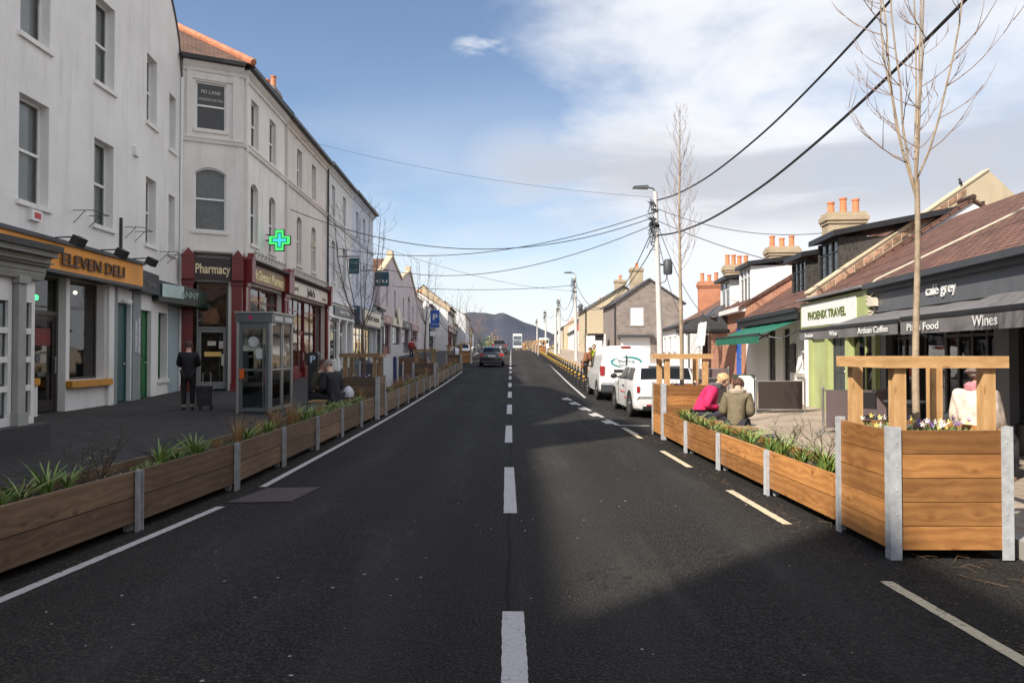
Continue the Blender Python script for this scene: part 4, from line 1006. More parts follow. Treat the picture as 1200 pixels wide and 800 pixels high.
# B
B = thing('terraced_building', 'beige stained rendered building over the cream sign of the red shopfront', 'building', (xl(A1), A1, pz(-9.5, A1)))
M, W = frame((xl(A1)-.004, A1+.004), (xl(B1)-.004, B1))
ops = [(33.0-A1-.42, 33.0-A1+.42, 9.25, 11.0), (35.7-A1-.42, 35.7-A1+.42, 9.25, 11.0), (33.0-A1-.42, 33.0-A1+.42, 5.75, 7.95, .16), (35.7-A1-.42, 35.7-A1+.42, 5.75, 7.95, .16), (.35, W-.35, .5, 4.2)]
gwall(M, W, -.2, ZE, ops, B, BEIGE_W)
for o in ops[:4]: window(B, M, *o[:4], 'sash', TRIMW, .2, DARKIN, BEIGE_W, arch=o[4] if len(o) > 4 else 0)
cor(B, M, 0, W, 11.42, BEIGE_W); cor(B, M, 0, W, 8.98, BEIGE_W, .12, .18, 'string_course'); MB(M).box(0, W, -.40, -.0, 11.73, 11.86).build('gutter', BLACKP, B)
red_front(B, M, W, pz(-9.5, 34), paint('cream_board', (.72, .66, .56), .5, .15, dirt=.3), "Julie's", paint('dark_brown_letters', (.07, .03, .02), .5), .50, 1.5)
MB(M).text('GIFTS', 1.3, -.17, 4.5, .2, .7, .01).build('lettering', MATS['dark_brown_letters'], B)
MB(M).text('TOYS', W-1.3, -.17, 4.42, .2, .7, .01).build('lettering', MATS['dark_brown_letters'], B)
shop(B, M, .40, W-.36, pz(-9.5, 33), 4.2, (3.2, 4.2), MAROON, .55, MAROON, MIDIN, .3)
MB(M).tube([(.12, -.08, 11.7), (.12, -.08, 5.3)], .045, 8).build('drainpipe', BEIGE_W, B, True)
MB(M).tube([(W-.05, -.09, 11.7), (W-.05, -.09, 4.9)], .055, 8).build('drainpipe', BLACKP, B, True)
MB(M).box(4.6, 4.95, -.2, -.001, 6.9, 7.15).build('alarm_box', TRIMC, B)
# C and D
C_ = thing('terraced_building', 'grey white rendered building with a white panelled shopfront beyond the red one', 'building', (xl(B1), B1, pz(-9.5, B1)))
M, W = frame((xl(B1)-.008, B1+.004), (xl(C1)-.008, C1))
ops = [(40.2-B1-.42, 40.2-B1+.42, 9.3, 11.05), (43.2-B1-.42, 43.2-B1+.42, 9.3, 11.05), (40.2-B1-.42, 40.2-B1+.42, 5.7, 8.0, .12), (43.2-B1-.42, 43.2-B1+.42, 5.7, 8.0, .16), (.4, W-.4, .6, 3.6)]
gwall(M, W, 0, ZE+.12, ops, C_, GREYW)
for o in ops[:4]: window(C_, M, *o[:4], 'sash', TRIMW, .2, DARKIN, GREYW, arch=o[4] if len(o) > 4 else 0)
cor(C_, M, 0, W, 11.52, GREYW); cor(C_, M, 0, W, 8.98, GREYW, .12, .18, 'string_course'); MB(M).box(0, W, -.40, 0, 11.84, 11.97).build('gutter', BLACKP, C_)
for x in (.02, W*.36, W*.66, W-.4): pilaster(C_, M, x, .32, pz(-9.6, 42)-.1, 3.7, TRIMW)
fascia(C_, M, .02, W-.05, 3.75, 4.5, TRIMW, None, None, -.16, .16, corn=TRIMW)
f = fascia(C_, M, 1.0, W*.9, 3.86, 4.36, paint('navy_sign', (.02, .035, .06), .4), 'Barber Shop', TRIMW, -.24, .1, .3, 2.6)
shop(C_, M, .4, W-.4, pz(-9.6, 42), 3.6, (4.6, 5.6), TRIMW, .6, TRIMW, MIDIN, .3, 3)
D_ = thing('terraced_building', 'pale blue rendered end building with a navy and cream shop sign', 'building', (xl(C1), C1, pz(-9.5, C1)))
M, W = frame((xl(C1)-.012, C1+.004), (xl(D1)-.012, D1))
ops = [(47.4-C1-.45, 47.4-C1+.45, 9.2, 11.0), (50-C1-.45, 50-C1+.45, 9.2, 11.0), (47.4-C1-.45, 47.4-C1+.45, 5.8, 7.8), (50-C1-.45, 50-C1+.45, 5.8, 7.8), (.4, W-.4, .7, 3.5)]
gwall(M, W, .2, ZE+.2, ops, D_, BLUE_W)
for o in ops[:4]: window(D_, M, *o[:4], 'sash', TRIMW, .2, DARKIN, BLUE_W)
cor(D_, M, 0, W, 11.6, BLUE_W); cor(D_, M, 0, W, 8.98, BLUE_W, .1, .16, 'string_course'); MB(M).box(0, W+.1, -.42, 0, 11.92, 12.05).build('gutter', BLACKP, D_)
NAVY = paint('navy_shop_paint', (.015, .05, .10), .4); 
MB(M).box(0.05, W+.5, -.5, -.001, 3.55, 4.75).build('fascia_box', NAVY, D_)
fascia(D_, M, 1.2, W+.3, 3.65, 4.6, TRIMC, 'CREDIT UNION', paint('dark_letters', (.05, .05, .06), .5), -.56, .08, .42, 5.2)
shop(D_, M, .4, W-.4, pz(-9.6, 48), 3.5, (.5, 1.5), NAVY, .3, NAVY, glow('lit_office', (.9, .75, .5), .45), .3, 5)
for th, y0, y1, dz in ((B, A1, B1, 0), (C_, B1, C1, .1), (D_, C1, D1, .2)):
    M, W = frame((xl(y0), y0), (xl(y1), y1)); roof2(th, M, W-.02, 8.6, ZE+dz-.02, ZE+dz+2.4, 4.2, SLATE, .30, 0)
chimney(B, frame((xl(A1), A1), (xl(B1), B1))[0], 3.2, 1.6, 12.6, 14.1, 1.1, .6, STONE, 2)
# hanging signs
def hang_sign(label, x, y, z, w_, h, col, txt, tcol, x0, size=.2):
    th = thing('hanging_sign', label, 'sign', (x, y, z)); b_ = MB().box(x, x+w_, y, y+.08, z, z+h).build('board', col, th)
    lines = txt.split('/')
    mb = MB()
    for k, t in enumerate(lines): mb.text(t, x+w_/2, y-.002, z+h*(1-(k+.75)/len(lines)), size, w_*.78, .01)
    mb.build('lettering', tcol, b_)
    MB().tube([(x0, y+.04, z+h+.1), (x+w_, y+.04, z+h+.1)], .03, 6).build('bracket', BLACKP, th); return th
TEAL = paint('teal_sign_paint', (.015, .075, .105), .4)
hang_sign('small dark green hanging sign on the grey white building', -9.35, 41.5, 6.3, .58, .9, TEAL, 'THE/CUT', MATS['aqua_letters'], -9.95)
hang_sign('square teal hanging sign on the pale blue building', -9.2, 48.5, 6.25, .95, .95, TEAL, 'cu', TRIMW, -10.2, .4)
# ------------------------------------------------------------------ generic terrace house
SIGNCOL = {}
def house(label, side, y0, y1, xf0, xf1, ze, zr, ry, D, wall, roof, wins=(), shopc=None, txt=None, tcol=None, chim=(), far=True, doors=(), fm=TRIMW, name='terraced_house', cmat=None, wdepth=.14, gut=True, gl=None, zf=3.3, ov=.28, cpot=None):
    if side < 0: p0, p1 = (xf0, y0), (xf1, y1)
    else: p0, p1 = (xf1, y1), (xf0, y0)
    M, W = frame(p0, p1); g0 = min(pz(xf0, y0), pz(xf1, y1))
    th = thing(name, label, 'house' if shopc is None else 'shop', (xf0, y0, g0)); ops = [tuple(o) for o in wins]+[tuple(o) for o in doors]
    gm = max(pz(xf0, y0), pz(xf1, y1))
    if shopc is not None: ops.append((.25, W-.25, gm+.02, zf-.02+0))
    mb = MB(M); facade(mb, W, g0-.5, ze, ops, wdepth); side_walls(mb, W, D, g0-.5, ze, zr, ry); mb.build('wall', wall, th)
    for o in wins: window(th, M, *o[:4], ('sash' if len(o) < 5 else o[4]), fm, wdepth, CURTW, CONC, far=far, backd=.12)
    for o in doors: solid_door(th, M, *o[:4], o[4] if len(o) > 4 else DGREY, wdepth)
    roof2(th, M, W, D, ze, zr, ry, roof, ov)
    if gut: gutter(th, M, W, ze-.05, pipe=W-.15, z0=gm)
    for (cx, cy, ztop, n) in chim: chimney(th, M, cx, cy, zr-1.0, ztop, .75, 1.35, cmat or BRICKY, n, cpot)
    if shopc is not None:
        shop(th, M, .25, W-.25, gm+.02, zf-.02, (W*.4, W*.4+1.0), shopc, .5, shopc, MIDIN, .28)
        fascia(th, M, .1, W-.1, zf, zf+.6, shopc, txt, tcol or TRIMW, -.14, .14, .34, None, shopc)
    return th, M, W

# =================================================================== LEFT, FAR
# low grey canopy shop between blue building and pink gables
th, M, W = house('low grey roofed shop between the pale blue building and the pink gables', -1, 54.0, 57.5, -10.1, -10.3, 5.2, 6.4, 3, 7, GREYW, SLATE, (), MGREY, 'Flowers', zf=3.9)
# pink twin gabled building
E = thing('gabled_building', 'pink rendered building with two steep curved gables facing the street', 'building', (-10.5, 57.6, pz(-10.5, 58)))
M, W = frame((-10.5, 57.6), (-10.9, 88.5)); z0 = .8
def gab(x):
    c = 7.2; 
    for (cx, hw, zt) in ((6.2, 6.4, 10.3), (18.2, 6.6, 10.4)):
        t = abs(x-cx)/hw
        if t < 1.0:
            if (cx == 6.2 and x > 6.2) or (cx == 18.2 and x < 18.2): return zt-1.5*min(1, t)**.8
            return 8.0+(zt-8.0)*(1-t)**1.1
    return 8.0 if x > 20 or x < 3 else 8.8
mb = MB(M); ops = [(3.1, 4.0, 5.9, 7.5), (7.6, 8.5, 5.6, 7.4), (13.3, 14.2, 5.6, 7.2), (17.0, 18.6, 4.9, 7.7, .5), (20.6, 21.5, 5.4, 6.9), (24.6, 25.5, 5.4, 6.9), (.4, 5.6, 1.7, 4.2), (6.3, 11.8, 1.7, 4.2), (12.6, 18.4, 1.8, 4.2), (19.4, 25.6, 1.9, 4.2)]
facade(mb, W, z0, 7.85, ops, .2); n = 60
for k in range(n):
    a, b = W*k/n, W*(k+1)/n; mb.face([(a, 0, 7.85), (b, 0, 7.85), (b, 0, max(7.86, gab(b))), (a, 0, max(7.86, gab(a)))], [(a, 7.85), (b, 7.85), (b, gab(b)), (a, gab(a))])
mb.face([(0, 0, z0), (0, 10, z0), (0, 10, 7.9), (0, 0, 8.2)]); mb.face([(W, 0, z0), (W, 0, 7.9), (W, 10, 7.9), (W, 10, z0)]); mb.build('wall', PINK_W, E)
cp = MB(M)
for k in range(n):
    a, b = W*k/n, W*(k+1)/n; cp.hexa([(a, -.12, gab(a)), (b, -.12, gab(b)), (b, .35, gab(b)), (a, .35, gab(a)), (a, -.12, gab(a)+.22), (b, -.12, gab(b)+.22), (b, .35, gab(b)+.22), (a, .35, gab(a)+.22)])
cp.box(5.7, 6.7, -.1, .4, 10.35, 10.75).box(17.7, 18.7, -.1, .4, 10.45, 10.85); cp.build('coping', SAND_W, E)
for (cx, hw) in ((6.2, 6.2), (18.2, 6.4)):
    rb = MB(M)
    for s in (-1, 1): rb.face([(cx, .36, 10.1), (cx+s*hw, .36, 7.7), (cx+s*hw, 10, 7.7), (cx, 10, 10.1)], [(0, 0), (0, 6.5), (9.6, 6.5), (9.6, 0)])
    rb.build('roof', TILE2, E)
MB(M).box(W-6, W, .4, 10, 7.7, 8.0).build('roof', SLATE, E)
for o in ops[:6]: window(E, M, *o[:4], 'sash', TRIMW, .2, DARKIN, SAND_W, far=True)
for k, (o, cl, tx) in enumerate(zip(ops[6:], (MAROON, MGREY, DGREY, MAROON), ('Pizza', 'Cafe', 'Tapas', 'Books'))):
    shop(E, M, o[0], o[1], o[2], o[3], (o[0]+.8, o[0]+1.8), cl, .6, cl, MIDIN, .3)
    fascia(E, M, o[0]-.2, o[1]+.2, 4.25, 4.95, cl if k != 1 else TRIMC, tx, TRIMW if k != 1 else MATS['dark_letters'], -.16, .16, .4, None)
fo = MB(M).lathe([(.75, -.3), (.75, -.2)], (8.9, 0, 5.2), 24, 'y'); fo.build('oval_sign', TRIMC, E)
chimney(E, M, 12.3, 4.0, 7.9, 10.6, 2.6, 1.2, SAND_W, 2)
# white box sign + others, generic row beyond
rows = [
 ('white gabled house beyond the pink building', 89, 98, -10.2, 7.0, 10.0, WHITE2, TILE2, DGREY, 'Bar'),
 ('white house with a red and white shop sign', 98.3, 110, -8.7, 6.6, 9.2, WHITE2, TILE2, MAROON, 'Butchers'),
 ('sand coloured house with a brown roof', 110.3, 124, -9.5, 8.0, 11.2, SAND_W, TILE, MGREY, 'Toys'),
 ('cream rendered house halfway along the far left row', 124.3, 140, -10.4, 6.4, 8.8, CREAM_W, SLATE, DGREY, 'Opticians'),
 ('grey rendered house in the far left row', 140.3, 158, -9.0, 8.2, 10.9, GREYW, TILE, None, None),
 ('small white house low in the far left row', 158.3, 172, -9.9, 6.6, 9.0, WHITE2, SLATE, None, None),
 ('sand coloured house near the far left end', 172.3, 190, -10.2, 7.5, 9.8, SAND_W, TILE2, None, None),
 ('last pale house of the far left row', 190.3, 206, -10.5, 7.0, 9.2, WHITE2, SLATE, None, None)]
for (lb, a, b, x, ze, zr, wm, rm, sc_, tx) in rows:
    W = b-a; n = max(2, int(W/3.2)); gm = pz(x, b)
    wn = [(W*(i+.5)/n-.5, W*(i+.5)/n+.5, gm+3.3, gm+4.9) for i in range(n)]
    if sc_ is None: wn += [(W*(i+.5)/n-.5, W*(i+.5)/n+.5, gm+.8, gm+2.3) for i in range(n)]
    ze += .9; zr += .9
    house(lb, -1, a, b, x, x-.3, ze, zr, 4, 8, wm, rm, wn, sc_, tx, chim=[(W-.8, 5, zr+.7, 2)] if a in (98.3, 140.3, 190.3) else [], zf=gm+2.6, cmat=SAND_W)

# =================================================================== RIGHT
def xr(y): return 6.567+.088*y
KY = (6.2, 15.68, 20.35, 28.0, 35.0, 41.5, 47.6)
GREYC = paint('charcoal_fascia_paint', (.105, .112, .125), .42, .12, 2.0, .04, dirt=.2)
# cafe
cafe = thing('cafe_building', 'single storey charcoal fronted cafe under a brown tiled roof', 'shop', (xr(6.2), 6.2, pz(7.4, 8)))
M, W = frame((xr(15.68), 15.68), (xr(-2.0), -2.0)); zb = pz(7.5, 12)
mb = MB(M); ops = [(.3, 4.3, zb, 2.55), (4.7, 9.0, zb, 2.55), (9.4, W-.4, zb, 2.55)]
facade(mb, W, -.3, 3.15, ops, .2); side_walls(mb, W, 9, -.3, 3.15, 5.4, 3.9); mb.build('wall', GREYC, cafe)
BRK = paint('cafe_lit_wall', (.22, .06, .04), .8, .6, 2, 0)
for k, o in enumerate(ops): shop(cafe, M, *o, (o[0]+1.2, o[0]+2.2) if k != 1 else None, BLACKP, .45, BLACKP, DARKIN, .22, 4)
for (a, b, m_, z) in ((1.0, 1.6, MATS['pale_poster'], .9), (2.4, 2.7, BRK, 1.2), (4.9, 5.5, MATS['pale_poster'], 1.0), (6.3, 6.8, BRK, 1.0), (7.6, 8.3, MATS['pale_poster'], 1.1)):
    MB(M).box(a, b, .24, .25, z, z+1.0).build('poster', m_, cafe)
f = MB(M).box(0, W, -.16, -.002, 2.62, 3.02).build('fascia', GREYC, cafe)
MB(M).text('café grey', 15.62-12.60, -.17, 2.76, .27, 1.05, .02, bold=-.004).build('lettering', TRIMW, f)
MB(M).box(-.02, W, -.24, -.001, 3.022, 3.10).box(-.01, W, -.19, -.003, 2.585, 2.617).build('cornice', GREYC, cafe)
for x in (5.6, 6.25): MB(M).box(x, x+.09, -.25, -.161, 2.60, 3.0).build('corbel', GREYC, cafe)
roof2(cafe, M, W, 9, 3.15, 5.4, 3.9, TILE, .20, .0); gutter(cafe, M, W, 3.16, y=-.36, mat=DGREY)
MB(M).hexa([(5.3, 2.55, 4.66), (8.5, 2.2, 4.45), (8.5, 2.35, 4.53), (5.3, 2.7, 4.75), (5.3, 2.55, 4.83), (8.5, 2.2, 4.66), (8.5, 2.35, 4.72), (5.3, 2.7, 4.9)]).build('flashing', CONC, cafe)
MB(M).tube([(.05, -.28, 3.1), (.1, -.1, 3.3), (4.6, 2.5, 5.0), (4.75, 2.5, 5.25)], .025, 6).build('cable_duct', TRIMC, cafe)
mb = MB(M)
mb.tube([(4.6, 2.5, 4.6), (4.62, 2.5, 5.4)], .03, 6)
for k in range(6): mb.ball((4.6+.08*math.sin(k*2), 2.5, 4.9+.09*k), .05, 6, 5)
mb.tube([(4.75, 2.45, 5.2), (5.0, 2.3, 4.8), (5.3, 2.2, 4.7), (5.6, 2.3, 4.9)], .03, 6); mb.build('cable_bracket', MGREY, cafe)
mb = MB(M); random.seed(5)
for k in range(9):
    z = 2.55+k*.07; mb.tube([(-.1+random.uniform(-.1, .1), -.2, z), (.1+random.uniform(-.1, .1), -.28, z+random.uniform(-.1, .1)), (.25, -.17, z+random.uniform(-.05, .1))], .014, 5)
mb.box(.12, .38, -.30, -.17, 2.72, 2.9); mb.build('junction_box', TRIMC, cafe)
# awnings
AWN = paint('charcoal_canvas', (.15, .145, .15), .8, .15, 3, .15, dirt=.25)
def awning(label, p_far, p_near, zw, proj, drop, mat, texts, tcol, wh=.22, seg=24, vmat=None):
    """p_far/p_near on the wall (x,y)"""
    th = thing('awning', label, 'awning', (p_near[0], p_near[1], zw)); M, W = frame(p_far, p_near)
    mb = MB(M); n = seg
    for k in range(n):
        a, b = W*k/n, W*(k+1)/n
        for j in range(6):
            t0, t1 = j/6, (j+1)/6; sg = lambda t, x: zw-drop*t-.04*math.sin(math.pi*t)+.008*math.sin(x*5)
            mb.face([(a, -.02-proj*t1, sg(t1, a)), (b, -.02-proj*t1, sg(t1, b)), (b, -.02-proj*t0, sg(t0, b)), (a, -.02-proj*t0, sg(t0, a))])
    mb.build('canopy', mat, th)
    vb = MB(M)
    def vy(x, t): return -.03-proj-.015*math.sin(x*7)*t
    for k in range(n*2):
        a, b = W*k/n/2, W*(k+1)/n/2; zt = zw-drop
        vb.face([(a, vy(a, 1), zt-wh), (b, vy(b, 1), zt-wh), (b, vy(b, 0), zt), (a, vy(a, 0), zt)])
    v_ = vb.build('valance', vmat or mat, th)
    for (tx, x, sz, w_) in texts: MB(M).text(tx, x, -.055-proj, zw-drop-wh+.05, sz, w_, .003, bold=.012).build('lettering', tcol, v_)
    MB(M).box(0, W, -.045-proj, .0-proj, zw-drop-.01, zw-drop+.05).build('front_bar', BLACKP, th)
    ab = MB(M)
    for x in (.25, W*.5, W-.25): ab.tube([(x, -.05, zw-.35), (x+.3, -proj*.5, zw-drop-.12), (x, -proj, zw-drop)], .022, 6)
    ab.build('folding_arm', DGREY, th); return th, M, W
def off(y, d): 
    u = Vector((.088, 1, 0)).normalized(); return (xr(y)-.18, y)
awning('charcoal awning lettered Artisan Coffee in front of the green shop', off(16.1, 0), off(11.15, 0), 2.56, 1.35, .36, AWN, (('Breakfast', .75, .12, .55), ('Wine', 2.2, .13, .42), ('Artisan Coffee', 4.05, .15, 1.25)), TRIMW, .19)
awning('charcoal awning lettered Wines over the cafe windows at the right edge', off(11.05, 0), off(6.6, 0), 2.60, 1.35, .38, AWN, (('Pizza Food', .75, .15, .95), ('Wines', 2.35, .19, .55)), TRIMW, .22)
# gable wall between the cafe roof and the dormer house
gw = thing('gable_wall', 'cream rendered gable wall with exposed brick edge rising above the cafe roof', 'wall', (8.4, 20.3, pz(8.4, 20)))
M, W = frame((8.36, 20.28), (15.5, 20.9))
mb = MB(M); mb.prism([(0, .1), (W, .1), (W, 5.4), (5.35, 6.98), (0, 3.42)], 0, .24); mb.build('wall', SAND_W, gw)
mb = MB(M)
for k in range(16):
    t0, t1 = .02+k*.033, .02+(k+1)*.033-.006; x0_, x1_ = 5.35*t0*1.6, 5.35*t1*1.6
    mb.hexa([(x0_, -.02, 3.42+.665*x0_-.24), (x1_, -.02, 3.42+.665*x1_-.24), (x1_, -.002, 3.42+.665*x1_-.24), (x0_, -.002, 3.42+.665*x0_-.24), (x0_, -.02, 3.42+.665*x0_-.07), (x1_, -.02, 3.42+.665*x1_-.07), (x1_, -.002, 3.42+.665*x1_-.07), (x0_, -.002, 3.42+.665*x0_-.07)])
mb.build('exposed_bricks', paint('scabby_brick', (.50, .30, .20), .9, .5, 9, .3, island=.5), gw)
MB(M).hexa([(-.05, -.03, 3.40), (5.35, -.03, 6.985), (5.35, .27, 6.985), (-.05, .27, 3.40), (-.05, -.03, 3.45), (5.35, -.03, 7.03), (5.35, .27, 7.03), (-.05, .27, 3.45)]).build('coping', SAND_W, gw)
# phoenix travel
PG = paint('pistachio_paint', (.37, .42, .18), .55, .08, 2, .04, dirt=.2)
PGL = paint('pale_green_wall', (.42, .47, .22), .7, .08, 2, .1, dirt=.2)
ph = thing('travel_shop', 'pistachio green travel shop with a white name board', 'shop', (xr(15.7), 15.7, pz(8, 16)))
M, W = frame((xr(20.25), 20.25), (xr(15.70), 15.70)); zb = pz(8, 18)
mb = MB(M); ops = [(1.55, 2.55, zb, 2.35), (2.75, 4.3, zb+.5, 2.3)]
facade(mb, W, -.2, 2.42, ops, .16); side_walls(mb, W, 4.2, -.2, 2.42, None); mb.build('wall', PGL, ph)
solid_door(ph, M, *ops[0], DGREY, .16); window(ph, M, *ops[1], 'mull', PG, .16, DARKIN, PG)
f = MB(M).box(-.05, W+.02, -.26, -.002, 2.36, 3.10).build('fascia', PG, ph)
MB(M).box(.08, W-.55, -.28, -.262, 2.44, 3.02).build('name_board', TRIMW, f)
MB(M).text('PHOENIX TRAVEL', W/2-.22, -.285, 2.62, .29, 2.75, .012, bold=.015).build('lettering', paint('olive_letters', (.10, .14, .02), .5), f)
MB(M).box(0, W, -.4, 4.2, 3.152, 3.2).build('roof', LEAD, ph)
for x in (.02, 1.30, 4.32): MB(M).box(x, x+.2, -.06, -.001, zb-.1, 2.355).build('pilaster', PG, ph)
MB(M).tube([(-.02, -.1, 2.4), (-.02, -.1, zb)], .05, 8).build('drainpipe', TRIMW, ph, True)
mb = MB(M); mb.prismx([(0, 3.16), (3.9, 5.38), (4.05, 5.38), (4.05, 3.0)], 0, W); 
rb = MB(M); sl = math.hypot(3.95, 2.25); rb.face([(0, -.02, 3.22), (W, -.02, 3.22), (W, 3.9, 5.5), (0, 3.9, 5.5)], [(0, 0), (W, 0), (W, sl), (0, sl)]); rb.face([(0, 3.9, 5.5), (W, 3.9, 5.5), (W, 8.5, 3.1), (0, 8.5, 3.1)], [(0, 0), (W, 0), (W, sl), (0, sl)]); rb.build('tiled_roof', TILE, ph)

# dormer houses : G, H, I, J
def dormer(th, M, x0, x1, yf, yb, z0, z1, cheek, front, fm, nw=2, over=.25, rise=.25):
    mb = MB(M); mb.box(x0, x0+.12, yf, yb, z0, z1).box(x1-.12, x1, yf, yb, z0, z1); mb.box(x0+.12, x1-.12, yf+.02, yf+.12, z0-.02, z0+.14)
    d = mb.build('dormer', cheek, th)
    MB(M).hexa([(x0-over, yf-over, z1), (x1+over, yf-over, z1), (x1+over, yb+.2, z1+rise), (x0-over, yb+.2, z1+rise), (x0-over, yf-over, z1+.16), (x1+over, yf-over, z1+.16), (x1+over, yb+.2, z1+rise+.16), (x0-over, yb+.2, z1+rise+.16)]).build('dormer_roof', BLACKP if fm is not TRIMW or True else LEAD, d)
    fb = MB(M); a, b = x0+.12, x1-.12; t = .06
    fb.box(a, a+t, yf+.02, yf+.09, z0+.14, z1).box(b-t, b, yf+.02, yf+.09, z0+.14, z1).box(a+t, b-t, yf+.02, yf+.09, z0+.14, z0+.2).box(a+t, b-t, yf+.02, yf+.09, z1-.06, z1)
    for i in range(1, nw): x = a+(b-a)*i/nw; fb.box(x-.035, x+.035, yf+.02, yf+.09, z0+.2, z1-.06)
    fb.box(a+t, b-t, yf+.025, yf+.085, z1-.40, z1-.36)
    f = fb.build('window', fm, d); MB(M).face([(a+.03, yf+.055, z0+.16), (b-.03, yf+.055, z0+.16), (b-.03, yf+.055, z1-.03), (a+.03, yf+.055, z1-.03)]).build('pane', G_, f)
    cb = MB(M); pr = None; n = 20
    for k in range(n+1):
        x = a+(b-a)*k/n; yy = yf+.25+.03*math.sin(k*1.7)
        if pr: cb.face([(pr[0], pr[1], z0+.1), (x, yy, z0+.1), (x, yy, z1), (pr[0], pr[1], z1)])
        pr = (x, yy)
    cb.build('curtain', CURTW, f); return d
PEB = paint('dark_pebbledash', (.055, .05, .046), .9, .6, 14, .6, dirt=.2)
# G: green awning pub
Gh, M, W = house('white rendered shop with black dormers above a green awning', 1, 20.4, 27.95, xr(20.4), xr(27.95), 3.05, 5.9, 4.4, 8.8, WHITE2, TILE, [(W-1.0 if False else 6.55, 7.1, 1.15, 2.4)], None, gut=False, far=False, wdepth=.15,
    doors=[(3.2, 4.1, .45, 2.5, BLACKP), (5.0, 5.7, .45, 2.5, BLACKP)], chim=[(.3, 3.55, 7.0, 3)], name='shop_building')
W = frame((xr(27.95), 27.95), (xr(20.4), 20.4))[1]
MB(M).box(0, W, -.34, -.001, 2.70, 3.0).box(0, W, -.40, -.341, 2.9, 3.02).build('gutter', BLACKP, Gh)
MB(M).box(3.0, 4.9, -.02, -.001, .35, 2.6).build('painted_panel', plaster('shop_grey_panel', (.36, .36, .37), .3), Gh) if False else None
MB(M).box(5.85, 6.35, -.05, -.002, 1.15, 2.0).build('menu_board', BLACKP, Gh)
dormer(Gh, M, W-2.15, W-.35, .95, 4.6, 3.75, 5.05, PEB, None, BLACKP, 3, .22, .75)
dormer(Gh, M, W-4.9, W-3.3, .95, 4.6, 3.62, 4.85, PEB, None, BLACKP, 3, .22, .65)
GRN = paint('green_canvas', (.012, .135, .085), .75, .1, 3, .1)
awning('green awning over the white shopfront', (xr(27.2)-.12, 27.2), (xr(20.7)-.12, 20.7), 2.72, 1.15, .46, GRN, (), TRIMW, .24)
# H: white bays over red brick
Hh, M, W = house('red brick house with two white boxed dormers', 1, 28.02, 34.95, xr(28), xr(35), 3.55, 6.2, 4.3, 8.6, BRICKR, TILE, (), None, gut=False, far=False, doors=[(5.2, 6.2, .55, 2.75, paint('blue_gloss_paint', (.02, .12, .50), .35))], chim=[(.35, 3.2, 6.75, 3)], wdepth=.12)
dormer(Hh, M, 4.3, 6.3, .35, 4.2, 3.6, 5.2, TRIMW, None, TRIMW, 3, .15, .5)
dormer(Hh, M, .8, 2.9, .25, 4.2, 3.5, 5.0, TRIMW, None, TRIMW, 2, .25, .4)
MB(M).box(0, W, -.3, -.001, 3.36, 3.54).build('cornice', TRIMW, Hh)
MB(M).box(.6, 3.6, -.35, -.001, 2.7, 3.35).build('fascia', DGREY, Hh); MB(M).box(1.4, 2.4, -.37, -.351, 2.82, 3.25).build('sign_panel', paint('red_sign_panel', (.55, .04, .05), .5), Hh)
MB(M).prismx([(-.001, 3.9), (-.7, 3.35), (-.7, 3.28), (-.001, 3.4)], .5, 3.2).build('porch_roof', SLATE, Hh)
# I, J
Ih, M, W = house('brick and white bay fronted house behind the black parasol', 1, 35.02, 41.45, xr(35), xr(41.5), 3.6, 6.0, 4.2, 8.4, BRICKR, TILE2, [(.9, 2.1, 1.4, 2.8, 'mull'), (4.2, 5.6, 1.3, 2.9, 'mull')], None, chim=[(.35, 2.5, 6.7, 4)], doors=[(2.8, 3.7, .8, 2.9)])
MB(M).box(3.9, 5.9, -.6, -.3, .6, 3.2).build('bay_window', TRIMW, Ih)
Jh, M, W = house('low brown roofed house beside the white pole', 1, 41.52, 47.6, xr(41.5), xr(47.6), 3.5, 5.9, 4.2, 8.4, WHITE2, TILE2, [(.9, 2.1, 1.6, 3.0, 'mull'), (3.9, 5.1, 1.6, 3.0, 'mull')], None, chim=[(.35, 2.1, 6.4, 3)], cmat=BRICKO, doors=[(2.6, 3.5, .9, 3.0)])
